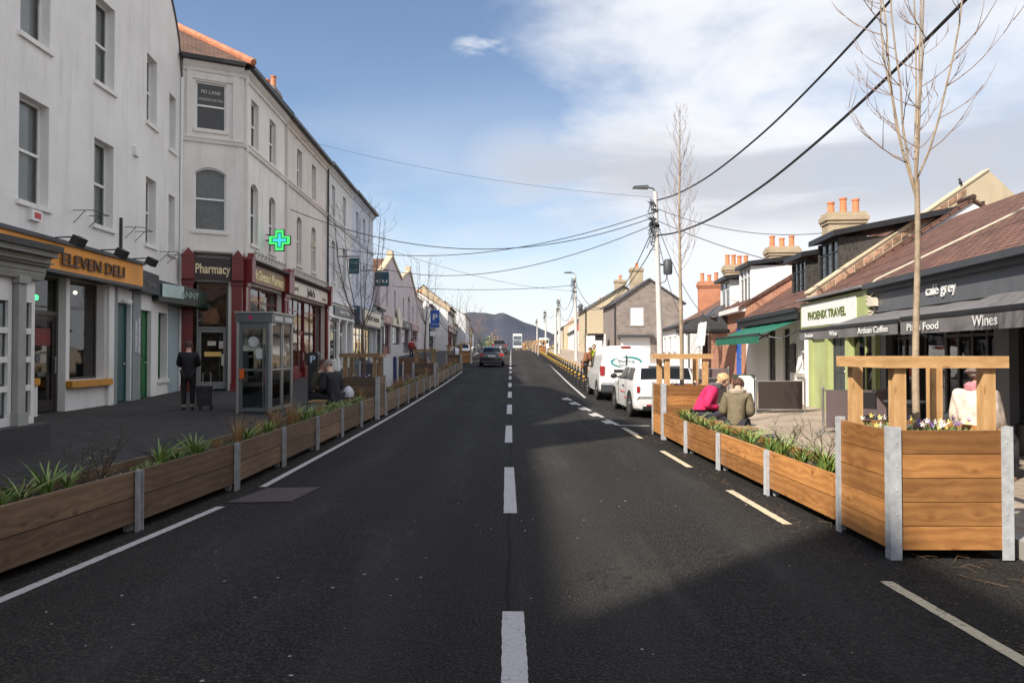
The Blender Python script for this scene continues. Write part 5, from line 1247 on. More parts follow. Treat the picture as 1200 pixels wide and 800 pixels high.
# stone house K facing the camera
def gfront(label, x0, x1, y, Dp, ze, zr, wall, roof, wins, chim=(), xa=None, extra=None, cm=BRICKY):
    M, W = frame((x0, y), (x1, y)); g0 = pz(x0, y); th = thing('gabled_house', label, 'house', ((x0+x1)/2, y, g0)); xa = W/2 if xa is None else xa
    mb = MB(M); facade(mb, W, g0-.5, ze, wins, .12); mb.face([(0, 0, ze), (W, 0, ze), (xa, 0, zr)], [(0, ze), (W, ze), (xa, zr)])
    mb.face([(0, 0, g0-.5), (0, Dp, g0-.5), (0, Dp, ze), (0, 0, ze)]); mb.face([(W, 0, g0-.5), (W, Dp, g0-.5), (W, Dp, ze), (W, 0, ze)]); mb.face([(0, Dp, g0-.5), (W, Dp, g0-.5), (W, Dp, ze), (xa, Dp, zr), (0, Dp, ze)]); mb.build('wall', wall, th)
    for o in wins: window(th, M, *o[:4], 'sash', TRIMW, .12, None, CONC, far=False, gl=paint('white_blind_pane', (.75, .76, .78), .3, .03, 1, 0))
    rb = MB(M); s = .25
    for (xa_, xb_) in ((-.3, xa), (W+.3, xa)):
        sl = (zr-ze)/abs(xa-(0 if xa_ < 0 else W)); z_a = ze-.3*sl
        q = [(xa_, -s, z_a+.04), (xa_, Dp, z_a+.04), (xb_, Dp, zr+.04), (xb_, -s, zr+.04)]; L_ = math.hypot(xb_-xa_, zr-z_a); tp = [(a, b, c+.14) for a, b, c in q]
        rb.face(tp, [(0, 0), (Dp, 0), (Dp, L_), (0, L_)]); rb.face(list(reversed(q)))
        for k in range(4): j = (k+1) % 4; rb.face([q[k], q[j], tp[j], tp[k]])
    rb.build('roof', roof, th)
    for (cx, cy, z1, n) in chim: chimney(th, M, cx, cy, zr-.9, z1, 1.4, .8, cm, n)
    MB(M).box(-.12, -.02, -.1, 0, g0, ze).build('drainpipe', BLACKP, th)
    return th, M, W
K, M, W = gfront('brown stone gabled house facing the road beyond the telephone pole', 10.7, 17.7, 75, 10, 7.0, 9.4, STONE, SLATE, [(1.5, 2.9, 4.7, 6.6), (.5, 3.6, 1.6, 3.4)], [(3.2, 6, 11.3, 3)])
MB(M).box(.2, 3.9, -.6, -.001, 3.42, 3.7).build('shop_canopy', DGREY, K)
L_, M, W = gfront('cream gabled house left of the brown stone house', 9.0, 18.0, 88, 10, 7.2, 9.9, SAND_W, SLATE, [(5.2, 6.3, 4.6, 6.0)], [(4.6, 3, 11.0, 5)])
MB(M).box(-.02, 5.4, -.5, -.001, 1.2, 3.9).build('shop_extension', WHITE2, L_)
can = thing('shop_canopy', 'dark flat canopy with a hanging lantern on the cream house', 'canopy', (8.6, 80, 4.0))
MB().box(8.35, 10.0, 79, 80.6, 3.75, 3.95).box(9.2, 10.0, 79.2, 80.4, 3.2, 3.749).build('canopy_roof', BLACKP, can)
MB().box(10.02, 10.2, 79, 80.6, pz(10, 80)-.1, 3.9).box(8.4, 8.5, 79.9, 80.0, pz(8.4, 80)-.1, 3.74).build('post', WHITE2, can)
rr = [('white two storey house with a round red sign', 99, 112, 9.4, 6.6, 8.8, WHITE2, SLATE), ('long white low building on the far right', 113, 134, 9.8, 5.4, 6.6, WHITE2, SLATE), ('sand rendered house far along the right side', 134.5, 150, 9.6, 6.8, 8.8, SAND_W, TILE2),
      ('white house far along the right side', 150.5, 170, 9.9, 6.6, 8.6, WHITE2, SLATE), ('last cream house on the far right', 170.5, 190, 10.6, 6.9, 8.8, CREAM_W, TILE)]
for (lb, a, b, x, ze, zr, wm, rm) in rr:
    W = b-a; n = max(2, int(W/3.6)); gm = pz(x, b)
    th, M, W = house(lb, 1, a, b, x, x+.6, ze, zr, 4, 8, wm, rm, [(W*(i+.5)/n-.5, W*(i+.5)/n+.5, gm+2.9, gm+4.0) for i in range(n)]+[(W*(i+.5)/n-.5, W*(i+.5)/n+.5, gm+.8, gm+2.1) for i in range(n)], None, chim=[(.8, 4, zr+1.1, 3)], cmat=SAND_W)
    if a == 99: tag(MB().lathe([(.45, 0), (.45, .08)], (9.0, 98.8, 5.3), 20, 'y').build('round_sign', MATS['red_sign_panel']), 'round red sign on the white house far right', 'sign')
# small white buildings between J and K
th, M, W = house('low white shop before the brown stone house', 1, 50, 60, 11.6, 12.4, 3.7, 4.9, 3, 6, WHITE2, SLATE, [(1, 2.4, 1.9, 3.0), (4, 5.4, 1.9, 3.0), (7, 8.4, 1.9, 3.0)], None)
tag(bpy.data.objects.new('x', None)) if False else None
# terrace right behind the camera (bounce light and reflections)
th, M, W = house('brown roofed house on the right behind the camera', 1, -26, -2.2, 6.2, 6.2, 5.8, 8.4, 4.4, 8.8, BRICKR, TILE, [(2, 3.2, 3.6, 5.0), (7, 8.2, 3.6, 5.0), (12, 13.2, 3.6, 5.0), (17, 18.2, 3.6, 5.0)], BLACKP, None)
# =================================================================== PLANTERS
def tall_planter(name, label, wm, pm, post=STEEL, S=1.0, H=1.10, frame_top=True, group='tall timber street planters'):
    th = thing(name, label, 'planter', (0, 0, 0), group); n = 5; h = (H-.10)/n
    mb = MB(); 
    for k in range(n):
        z0, z1 = .08+k*h+.003, .08+(k+1)*h-.003
        mb.box(.012, S-.012, 0, .04, z0, z1).box(.012, S-.012, S-.04, S, z0, z1).box(0, .04, .042, S-.042, z0, z1).box(S-.04, S, .042, S-.042, z0, z1)
    mb.build('boards', wm, th)
    for (cx, cy, sx, sy) in ((0, 0, 1, 1), (S, 0, -1, 1), (0, S, 1, -1), (S, S, -1, -1)):
        a = MB(); e = .016; w_ = .078
        x0, x1 = sorted((cx-sx*e, cx+sx*w_)); y0, y1 = sorted((cy-sy*e, cy-sy*.002)); a.box(x0, x1, y0, y1, .0, H+.012)
        x0, x1 = sorted((cx-sx*e, cx-sx*.002)); y0, y1 = sorted((cy-sy*.0015, cy+sy*w_)); a.box(x0, x1, y0, y1, .0, H+.012)
        for k in range(n):
            zz = .08+(k+.5)*h; a.lathe([(.009, -.004), (.009, .0), (.004, .002)], (cx+sx*w_*.5, cy-sy*e-sy*.001 if sy > 0 else cy+e, zz), 8, 'y') if sy < 0 else a.lathe([(.004, -.004), (.009, -.002), (.009, .002)], (cx+sx*w_*.5, cy-e, zz), 8, 'y')
        a.build('corner_post', post, th)
    MB().box(.045, S-.045, .045, S-.045, .1, H-.10).build('soil', SOIL, th)
    if frame_top:
        for (cx, cy) in ((.07, .07), (S-.17, .07), (.07, S-.17), (S-.17, S-.17)):
            MB().box(cx, cx+.10, cy, cy+.10, H-.2, 1.60).build('stake', pm, th)
        o = .06
        MB().box(-.02, S+.02, .03, .09, 1.602, 1.702).box(-.02, S+.02, S-.09, S-.03, 1.602, 1.702).box(-.02, .04, .092, S-.092, 1.602, 1.702).box(S-.04, S+.02, .092, S-.092, 1.602, 1.702).build('top_rail', pm, th)
    return th
tp = tall_planter('timber_planter', 'tall orange stained timber planter nearest the camera at the right', WARMW, POSTW); place(tp, (3.18, 6.1, rz_(3.2, 6.1)))
tq = dup(tp, (2.98, 14.4, rz_(3, 14.4)), 0, 'tall warm timber planter beside the parked white hatchback')
lp = tall_planter('timber_planter', 'tall weathered planter behind the seated couple on the left', OLDW, OLDP, STEELSH); place(lp, (-4.42, 18.6, rz_(-3.9, 18.6)))
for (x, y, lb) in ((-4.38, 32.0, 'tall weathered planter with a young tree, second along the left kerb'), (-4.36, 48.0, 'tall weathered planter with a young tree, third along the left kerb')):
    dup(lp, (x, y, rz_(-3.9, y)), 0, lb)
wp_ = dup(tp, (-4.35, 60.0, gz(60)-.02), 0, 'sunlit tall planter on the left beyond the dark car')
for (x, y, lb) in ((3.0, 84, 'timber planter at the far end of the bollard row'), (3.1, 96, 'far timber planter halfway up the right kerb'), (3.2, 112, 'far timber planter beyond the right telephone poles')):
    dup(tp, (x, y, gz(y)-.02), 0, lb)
def low_run(name, label, pts, wm, H=.58, dp=.52, side=-1, boards=2, pmat=STEEL, pw=.095):
    """pts: face line points from near to far; side -1 = body lies towards -X"""
    th = thing(name, label, 'planter', (pts[0][0], pts[0][1], rz_(*pts[0])), 'low timber planters along the kerb')
    bm_ = MB(); sb = MB(); hb = (H-.10)/boards
    for a, b in zip(pts, pts[1:]):
        za, zb = rz_(*a), rz_(*b); d = Vector((b[0]-a[0], b[1]-a[1], 0)); L_ = d.length; u = d/L_; nrm = Vector((side, 0, 0))
        def lay(o0, o1, z0, z1, e0=.005, e1=.005):
            A0_, A1_ = Vector((a[0], a[1], za))+u*e0, Vector((b[0], b[1], zb))-u*e1
            q = [A0_+nrm*o0, A1_+nrm*o0, A1_+nrm*o1, A0_+nrm*o1]
            if side > 0: q = [q[1], q[0], q[3], q[2]]
            return [tuple(p+Vector((0, 0, z0))) for p in q]+[tuple(p+Vector((0, 0, z1))) for p in q]
        for k in range(boards):
            j = random.uniform(-.004, .004)
            bm_.hexa(lay(j, .045+j, .09+k*hb+.004, .09+(k+1)*hb-.005)); bm_.hexa(lay(dp-.045, dp, .09+k*hb+.002, .09+(k+1)*hb-.003))
        sb.hexa(lay(.047, dp-.047, .1, H-.10, 0, 0))
    for p in (pts[0], pts[-1]):
        z = rz_(*p)
    bm_.build('boards', wm, th); sb.build('soil', SOIL, th)
    for i, p in enumerate(pts):
        if i in (0, len(pts)-1) and side > 0: continue
        z = rz_(*p); x0, x1 = sorted((p[0]-side*.022, p[0]-side*.004)); y0 = p[1]-pw/2
        pb = MB().box(x0, x1, y0, y0+pw, z, z+H); xe = sorted((p[0]-side*.022, p[0]-side*.045)); pb.box(xe[0], xe[1], y0, y0+.008, z, z+H-.01).box(xe[0], xe[1], y0+pw-.008, y0+pw, z, z+H-.01)
        x0, x1 = sorted((p[0]+side*.06, p[0]+side*.12)); pb.box(x0, x1, y0+.02, y0+.10, z, z+.10)
        pb.build('steel_post', pmat, th)
    return th
fx = lambda y: -3.50-.10*max(0, 8.8-y)
low_run('low_planter', 'long low weathered timber planter along the near left kerb', [(fx(y), y) for y in (3.3, 5.2, 7.12, 9.2, 11.1, 13.0, 14.9, 16.8, 18.56)], OLDW, .60, pmat=STEELSH)
low_run('low_planter', 'low timber planter between the first and second tall planters on the left', [(-3.42, y) for y in (19.66, 21.7, 23.8, 25.9, 28, 30, 31.95)], OLDW, .60, pmat=STEELSH)
low_run('low_planter', 'low timber planter between the second and third tall planters on the left', [(-3.38, y) for y in (33.06, 35.6, 38.1, 40.6, 43, 45.5, 47.95)], OLDW, .60, pmat=STEELSH)
low_run('low_planter', 'low orange timber planter on the right in front of the seated women', [(3.165, 7.16), (3.12, 8.85), (3.07, 10.75), (3.02, 12.55), (2.99, 14.34)], WARMW, .55, .52, 1)

# =================================================================== PLANTS
LG = leafm('strap_leaf_green', (.05, .12, .02), (.22, .32, .07)); LG2 = leafm('grey_green_leaf', (.10, .15, .04), (.30, .33, .12))
STRAW = leafm('dry_straw', (.20, .11, .04), (.42, .26, .11)); TWIG = paint('dark_twig', (.07, .045, .03), .8, .3); TWIGL = paint('pale_twig', (.22, .16, .10), .8, .3)
def blade(mb, p, az_, h, lean, w_, droop, seg=4):
    pr = None; d = Vector((math.cos(az_), math.sin(az_), 0)); s = Vector((-d.y, d.x, 0)); i0 = len(mb.v)
    for k in range(seg+1):
        t = k/seg; c = Vector(p)+d*(lean*t**1.6)+Vector((0, 0, h*(t-droop*t*t))); ww = w_*(1-t)**.6 if k < seg else .0008
        mb.v += [mb.M @ (c-s*ww), mb.M @ (c+s*ww+Vector((0, 0, .004)))]
    for k in range(seg): mb.f.append([i0+2*k, i0+2*k+1, i0+2*k+3, i0+2*k+2]); mb.uv.append([(0, 0)]*4)
def strap_clump(rnd, n=30, h=.26, r=.17):
    mb = MB()
    for k in range(n):
        a = rnd.uniform(0, 6.28); q = rnd.random()*.05
        blade(mb, (q*math.cos(a), q*math.sin(a), 0), a+rnd.uniform(-.4, .4), h*rnd.uniform(.7, 1.25), r*rnd.uniform(.3, 1.25), rnd.uniform(.007, .012), rnd.uniform(.1, .5))
    return mb
rnd = random.Random(3)
protos = {}
def plant_proto(name, kind, label, cat, grp):
    th = thing(name, label, cat, (0, 0, 0), grp)
    if kind == 'strap': strap_clump(rnd).build('leaves', LG, th)
    if kind == 'strap2': strap_clump(rnd, 24, .20, .20).build('leaves', LG2, th)
    if kind == 'straw':
        mb = MB()
        for k in range(70): a = rnd.uniform(0, 6.28); blade(mb, (.03*math.cos(a), .03*math.sin(a), 0), a, rnd.uniform(.2, .46), rnd.uniform(.02, .16), .0035, .12, 3)
        mb.build('leaves', STRAW, th)
    if kind == 'twig':
        mb = MB()
        for k in range(9):
            a = rnd.uniform(0, 6.28); p = Vector((0, 0, 0)); pts_ = [p.copy()]; d = Vector((math.cos(a)*.5, math.sin(a)*.5, 1)).normalized()
            for j in range(5):
                p = p+d*rnd.uniform(.05, .10); pts_.append(p.copy()); d = (d+Vector((rnd.uniform(-.3, .3), rnd.uniform(-.3, .3), .1))).normalized()
                if j > 0:
                    for q in range(2): dd = (d+Vector((rnd.uniform(-.9, .9), rnd.uniform(-.9, .9), .1))).normalized(); mb.tube([p, p+dd*rnd.uniform(.05, .12)], [.0022, .001], 3, False)
            mb.tube(pts_, [.004, .0035, .003, .0025, .002, .0012], 4, False)
        mb.build('branches', TWIG, th)
        lv = MB()
        for k in range(14): a = rnd.uniform(0, 6.28); blade(lv, (rnd.uniform(-.1, .1), rnd.uniform(-.1, .1), rnd.uniform(.05, .3)), a, .02, .04, .008, .5, 2)
        lv.build('leaves', LG2, th)
    if kind == 'bush':
        mb = MB()
        for k in range(220):
            a = rnd.uniform(0, 6.28); rr_ = .15*math.sqrt(rnd.random()); blade(mb, (rr_*math.cos(a), rr_*math.sin(a), rnd.uniform(0, .15)*(1-rr_/.2)), rnd.uniform(0, 6.28), rnd.uniform(.02, .06), rnd.uniform(.02, .05), .008, .3, 2)
        mb.build('leaves', LG2, th)
    protos[kind] = th; return th
plant_proto('leafy_plant', 'strap', 'green strap leaved clump growing in a low timber planter', 'plant', 'green strap leaved clumps in the low planters')
plant_proto('leafy_plant', 'strap2', 'grey green strap leaved clump growing in a low timber planter', 'plant', 'grey green clumps in the low planters')
plant_proto('dry_grass', 'straw', 'dry straw coloured grass tuft in a low timber planter', 'plant', 'dry grass tufts in the low planters')
plant_proto('bare_shrub', 'twig', 'bare twiggy young shrub in a low timber planter', 'plant', 'bare shrubs in the low planters')
plant_proto('small_bush', 'bush', 'small mounded grey green bush in a low timber planter', 'plant', 'small bushes in the low planters')
used = set()
def putplant(kind, x, y, z, s):
    o = protos[kind]; rz = rnd.uniform(0, 6.28)
    if kind not in used: used.add(kind); place(o, (x, y, z), rz); o.scale = (s,)*3
    else: dup(o, (x, y, z), rz, scale=s)
near = [(5.05, 'strap', 1.0), (5.6, 'strap', 1.0), (6.0, 'strap2', 1.3), (6.4, 'strap', 1.25), (6.8, 'twig', 1.0), (7.1, 'twig', 1.2), (7.5, 'bush', 1.0), (7.9, 'strap', 1.3), (8.5, 'strap', 1.3), (9.1, 'straw', .6), (9.7, 'straw', 1.15), (10.2, 'strap', 1.1), (10.7, 'straw', .8), (11.2, 'strap', 1.0), (11.8, 'straw', 1.1), (12.4, 'straw', 1.2), (12.9, 'strap', 1.3), (13.4, 'strap', 1.2), (13.9, 'straw', .9), (14.4, 'bush', 1.3), (14.9, 'strap', 1.0), (15.4, 'bush', 1.4), (15.9, 'strap', .9), (16.4, 'bush', 1.4), (17.0, 'strap2', 1.2), (17.6, 'bush', 1.4), (18.1, 'straw', 1.0)]
for (y, k, s) in near:
    for q in range(2 if k in ('strap', 'straw') and y < 14 else 1):
        putplant(k, fx(y)-.26+rnd.uniform(-.10, .10), y+rnd.uniform(-.1, .1)+q*.2, rz_(fx(y), y)+.49, s*(1 if q == 0 else .7))
for y in [20.2+.75*i for i in range(36)]:
    if abs(y-32.5) < .9: continue
    putplant(rnd.choice(('straw', 'bush', 'strap2', 'straw')), -3.66+rnd.uniform(-.1, .1), y, rz_(-3.5, y)+.49, rnd.uniform(.8, 1.2))
y = 7.5
while y < 14.2:
    putplant(rnd.choice(('strap', 'strap2', 'strap2', 'strap')), 3.34+.02*(8-y)+rnd.uniform(-.1, .1), y, rz_(3.2, y)+.44, rnd.uniform(.8, 1.4)); y += .33
putplant('twig', 3.45, 8.1, rz_(3.2, 8)+.44, 1.3); putplant('twig', 3.4, 9.0, rz_(3.2, 8)+.44, 1.2); putplant('straw', 3.35, 13.9, rz_(3.2, 14)+.44, .9)
# low ground cover in the boxes
gc_ = MB()
for (xa, xb, ya, yb, zz, n) in ((-3.92, -3.58, 5.5, 18.4, .50, 420), (-3.88, -3.46, 19.8, 31.8, .50, 320), (-3.85, -3.42, 33.2, 47.8, .50, 300), (3.16, 3.52, 7.3, 14.2, .45, 420)):
    for k in range(n):
        y = rnd.uniform(ya, yb); x = rnd.uniform(xa, xb)-(0.10*max(0, 8.8-y) if xa < -3.9 else 0); a = rnd.uniform(0, 6.28)
        for q in range(4): blade(gc_, (x, y, rz_(x, y)+zz-.012), a+q*1.5, rnd.uniform(.02, .07), rnd.uniform(.02, .07), .007, .3, 2)
tag(gc_.build('ground_cover', LG2), 'short green ground cover over the soil of the low planters', 'ground cover', kind='stuff')
# pansies in the tall planters
PANM = [leafm('pansy_purple', (.10, .06, .30), (.26, .18, .50)), leafm('pansy_white', (.62, .60, .62), (.80, .78, .74)), leafm('pansy_yellow', (.75, .55, .06), (.80, .70, .25))]
def pansies(x0, y0, z, S=.82, n=46, lb=''):
    g = MB(); fl = [MB(), MB(), MB()]
    for k in range(n*3):
        x, y = x0+rnd.uniform(0, S), y0+rnd.uniform(0, S); a = rnd.uniform(0, 6.28)
        for q in range(3): blade(g, (x, y, z), a+q*2.1, rnd.uniform(.05, .11), rnd.uniform(.02, .06), .011, .3, 2)
    for k in range(int(n*.9)):
        x, y = x0+rnd.uniform(0, S), y0+rnd.uniform(0, S)*(.6 if k % 2 else 1); h = rnd.uniform(.08, .15); m_ = fl[rnd.choice((0, 0, 1, 1, 2))] if x > x0+.3 else fl[rnd.choice((0, 1, 1, 2))]
        c = Vector((x, y, z+h)); t = Vector((rnd.uniform(-.5, .5), -1, rnd.uniform(.2, 1))).normalized(); a_ = t.orthogonal().normalized(); b_ = t.cross(a_); i0 = len(m_.v)
        for q in range(5):
            th_ = q*1.2566; p = c+(a_*math.cos(th_)+b_*math.sin(th_))*.017; m_.face([c+t*.004, p-b_*.009+a_*.006*math.sin(th_), p+t*.006+(a_*math.cos(th_)+b_*math.sin(th_))*.010, p+b_*.009])
    e = thing('pansies', lb, 'flowers', (x0+S/2, y0+S/2, z)); 
    g.build('leaves', LG2, e)
    for k, (m_, nm) in enumerate(zip(fl, PANM)): tag(m_.build('petals', nm, e), kind='stuff')
pansies(3.27, 6.19, rz_(3.2, 6.1)+1.0, .82, 60, 'purple and white pansies filling the nearest tall planter')
pansies(3.07, 14.49, rz_(3, 14.4)+1.0, .82, 20, 'small pansies in the tall planter beside the white hatchback')
pansies(-4.33, 18.69, rz_(-3.9, 18.6)+1.0, .82, 20, 'small pansies in the tall planter behind the seated couple')

# =================================================================== BARE TREES
BARK = paint('smooth_grey_bark', (.34, .265, .185), .75, .35, 9, .3); BARKD = paint('dark_bark', (.14, .10, .085), .8, .3, 9, .3)
REDT = paint('reddish_twig', (.25, .17, .135), .7, .3, 9, .1)
def bare_tree(label, x, y, z0, clear, top, spread, nl, seed, r0, bark=BARK, twig=REDT, conical=False, twn=7, tl=.5):
    rn = random.Random(seed); th = thing('bare_tree', label, 'tree', (x, y, z0))
    tr = MB(); pts_ = []; rad = []; n = 10; lz = clear if not conical else top*.99
    for k in range(n+1):
        t = k/n; pts_.append((x+.02*math.sin(t*5+seed), y+.02*math.cos(t*4+seed), z0+lz*t)); rad.append(r0*(1-.38*t) if not conical else r0*(1-.93*t)+.003)
    tr.tube(pts_, rad, 10); tr.build('trunk', bark, th, True)
    big = MB(); tw = MB()
    def twigs(p, d, ln, depth):
        """one upcurving twig with buds/side twigs"""
        P_ = [p.copy()]; dd = d.normalized(); n_ = 6
        for j in range(n_):
            dd = (dd+Vector((rn.uniform(-.10, .10), rn.uniform(-.10, .10), .17))).normalized(); P_.append(P_[-1]+dd*ln/n_)
            if depth > 0 and j >= 1 and rn.random() < .5:
                s = (dd+Vector((rn.uniform(-.8, .8), rn.uniform(-.8, .8), .1))).normalized(); twigs(P_[-1], s, ln*rn.uniform(.25, .5), depth-1)
        r_ = .0032+.0035*ln
        tw.tube(P_, [r_*(1-.8*k/n_) for k in range(n_+1)], 4, False)
    if conical:
        nb = 56
        for k in range(nb):
            t = .42+.56*k/nb; a = k*2.4+rn.uniform(-.4, .4); p = Vector((x, y, z0+top*t)); rr_ = spread*(1.0-(t-.42)/.62)**.8*rn.uniform(.6, 1.1)+.10
            twigs(p, Vector((math.cos(a), math.sin(a), .9)), rr_*1.5, 2)
    else:
        for k in range(nl):
            a = 2*math.pi*k/nl+rn.uniform(-.3, .3); st = clear-rn.uniform(0, .35)*clear*.22; P_ = [Vector((x, y, z0+st))]; out = spread*rn.uniform(.35, .62) if k else 0.03
            n_ = 12; tp_ = top*rn.uniform(.88, 1.0)
            for j in range(1, n_+1):
                t = j/n_; o_ = out*(1-math.exp(-3.2*t))*1.05+.10*spread*t; P_.append(Vector((x+math.cos(a)*o_+rn.uniform(-.012, .012), y+math.sin(a)*o_+rn.uniform(-.012, .012), z0+st+(tp_-st)*t)))
            r1 = r0*.25; rd = [r1*(1-.85*(j/n_)**.9)+.002 for j in range(n_+1)]; big.tube(P_, rd, 7)
            for j in range(1, n_+1):
                for q in range(2 if j % 3 == 0 else 1):
                    b_ = a+rn.uniform(-1.5, 1.5); twigs(P_[j], Vector((math.cos(b_), math.sin(b_), .35)), tl*rn.uniform(.5, 1.25)*(1-.45*j/n_), 1)
    if big.v: big.build('branches', bark if bark is not BARKD else BARKD, th, True)
    tw.build('twigs', twig, th); return th
bare_tree('tall bare sapling rising from the nearest timber planter', 3.70, 6.62, rz_(3.2, 6.6)+.9, 2.42, 6.3, .78, 7, 4, .034, tl=.66)
bare_tree('slender bare conical tree in the planter beside the white hatchback', 3.48, 14.95, rz_(3, 15)+.9, 2.0, 5.95, .48, 0, 8, .045, conical=True)
bare_tree('dark bare tree in the planter behind the seated couple', -3.92, 19.1, rz_(-3.9, 19)+.9, 1.5, 4.7, 1.3, 7, 13, .055, BARKD, BARKD, tl=.8)
bare_tree('thin bare tree in the second tall planter on the left', -3.88, 32.5, rz_(-3.9, 32)+.9, 2.0, 5.0, 1.3, 6, 21, .05, BARKD, BARKD, tl=.8)
bare_tree('spreading bare tree in the third tall planter on the left', -3.86, 48.5, rz_(-3.9, 48)+.9, 1.4, 4.6, 2.2, 7, 31, .055, BARKD, REDT, tl=1.0)
for i, (x, y, lb) in enumerate(((-4.4, 78, 'bare street tree beyond the dark car on the left'), (-4.6, 95, 'small bare street tree near the parked white car'), (-4.9, 118, 'distant bare street tree on the left kerb'))):
    bare_tree(lb, x, y, gz(y), 2.2, 6.0, 2.6, 6, 40+i, .07, BARKD, REDT, tl=1.2)

# =================================================================== POLES AND WIRES
POLEM = paint('bleached_timber_pole', (.62, .60, .57), .8, .12, 1.5, .2, dirt=.5)
def pole(label, x, y, ztop, r=.125, lean=0.0, lamp=True, box=True, junk=True, s=1.0):
    z0 = pz(x, y)-.02; th = thing('telephone_pole', label, 'pole', (x, y, z0))
    pt = lambda t: (x+lean*t, y, z0+(ztop-z0)*t)
    MB().tube([pt(k/6) for k in range(7)], [r*(1-.35*k/6) for k in range(7)], 12).build('pole_shaft', POLEM, th, True)
    if lamp:
        a = pt(1.0); MB().tube([a, (a[0]-.1, a[1], a[2]+.12), (a[0]-.35, a[1], a[2]+.17)], .03, 6).hexa([(a[0]-.95, y-.1, a[2]+.12), (a[0]-.3, y-.13, a[2]+.10), (a[0]-.3, y+.13, a[2]+.10), (a[0]-.95, y+.1, a[2]+.12), (a[0]-.9, y-.07, a[2]+.22), (a[0]-.3, y-.08, a[2]+.25), (a[0]-.3, y+.08, a[2]+.25), (a[0]-.9, y+.07, a[2]+.22)]).build('lamp_head', DGREY, th)
    if junk:
        rn = random.Random(int(y)); mb = MB()
        for k in range(42):
            t = 1-rn.uniform(.04, .30); p = pt(t); a = rn.uniform(0, 6.28); q = rn.uniform(.15, .42)
            mb.tube([(p[0], y, p[2]), (p[0]-.2+q*math.cos(a)*.6, y+q*math.sin(a)*.6, p[2]+rn.uniform(-.12, .2)), (p[0]-.12+rn.uniform(-.3, .3), y, p[2]-rn.uniform(.05, .45))], .016, 5)
        for k in range(10): p = pt(1-rn.uniform(.05, .22)); mb.box(p[0]-.32+rn.uniform(0, .3), p[0]-.22+rn.uniform(0, .3)+.05, y-.12, y-.02, p[2], p[2]+rn.uniform(.06, .13))
        mb.build('cable_fittings', DGREY, th)
    if box:
        p = pt(.60); MB().lathe([(.0, -.32), (.17, -.30), (.19, -.2), (.19, .22), (.12, .32)], (p[0]+.42, y, p[2]+.1), 12).tube([(p[0], y, p[2]+.2), (p[0]+.3, y, p[2]+.2)], .04, 6).tube([(p[0]+.4, y, p[2]-.2), (p[0]+.3, y-.1, p[2]-.5), (p[0]+.05, y-.1, p[2]-.6)], .02, 5).build('transformer', DGREY, th, True)
    return th, pt
p1, pt1 = pole('white weathered telephone pole with a lamp arm behind the white hatchback', 6.17, 30, 8.45, .135, -.22)
p2, pt2 = pole('second telephone pole up the right side of the street', 5.5, 62, 8.5, .15, -.1)
p3, pt3 = pole('third telephone pole up the right side of the street', 5.7, 87, 8.5, .15, 0, False, False)
pole('thick pale pole beside the third telephone pole', 5.0, 83, 7.0, .18, 0, False, False, False)
p4, pt4 = pole('fourth telephone pole near the far white vans', 5.2, 112, 8.6, .15, 0, False, False)
p5, pt5 = pole('most distant telephone pole on the right', 5.2, 150, 9.4, .16, 0, False, False)
WIRE = paint('black_cable', (.015, .015, .017), .5, .1)
def wire(label, a, b, sag, r=.014, n=26):
    a, b = Vector(a), Vector(b); mb = MB(); mb.tube([a.lerp(b, k/n)-Vector((0, 0, 4*sag*(k/n)*(1-k/n))) for k in range(n+1)], r, 5)
    o = mb.build('overhead_wire', WIRE); return tag(o, label, 'wire', None)
def wirepts(label, pts_, r):
    # smooth catmull through points
    P_ = [Vector(p) for p in pts_]; out_ = []
    Q = [P_[0]*2-P_[1]]+P_+[P_[-1]*2-P_[-2]]
    for i in range(1, len(Q)-2):
        for k in range(6):
            t = k/6; a, b, c, d = Q[i-1:i+3]; out_.append(.5*((2*b)+(c-a)*t+(2*a-5*b+4*c-d)*t*t+(3*b-a-3*c+d)*t**3))
    out_.append(P_[-1]); mb = MB(); mb.tube(out_, r, 6); return tag(mb.build('overhead_wire', WIRE), label, 'wire')
para = lambda y, y0, zmin, c: zmin+c*(y-y0)**2
wirepts('upper thick black cable from the near pole to beyond the top right of the view', [(6.05+(30-y)*.038 if y < 30 else 6.0, y, para(y, 21, 7.36, .0088)) for y in (30, 27, 23, 19, 16, 13, 10, 6, 2, -2)], .028)
wirepts('lower thick black cable from the near pole to beyond the top right of the view', [(6.05+(30-y)*.038 if y < 30 else 6.0, y, para(y, 21.5, 5.98, .0088)) for y in (30, 27, 23, 19, 16, 13, 10, 6, 2, -2)], .032)
wire('long wire from the pole to the bracket on the cream corner building', (5.95, 30, 7.4), (-9.2, 30.0, 7.7), 1.5, .017)
wire('middle wire from the pole sagging to the black drainpipe on the left row', (5.95, 30, 7.6), (-9.75, 38.4, 7.4), 1.05, .017)
wire('lowest sagging wire from the pole to the pale blue building', (5.95, 30, 7.1), (-10.0, 45.6, 7.6), 1.5, .017)
wire('wire from the second pole across to the pink gabled building', (5.4, 62, 7.6), (-10.4, 63, 7.6), .35, .022)
wire('thin high wire crossing the street from the left buildings', (-9.4, 31, 11.0), (6.0, 30, 8.2), .4, .006)
wire('diagonal wire rising from the second pole to the pale blue building', (5.4, 62, 7.1), (-9.9, 44.5, 9.0), .7, .012)
wire('slack wire between the first and second poles, upper', (6.0, 30, 7.3), (5.4, 62, 8.0), 3.0, .02)
wire('slack wire between the first and second poles, lower', (6.0, 30, 6.4), (5.45, 62, 6.6), 1.9, .02)
wire('wire between the second and third poles', (5.4, 62, 7.8), (5.7, 87, 8.0), 1.6, .02)
wire('low wire between the second and third poles', (5.4, 62, 6.4), (5.7, 87, 7.0), 1.6, .02)
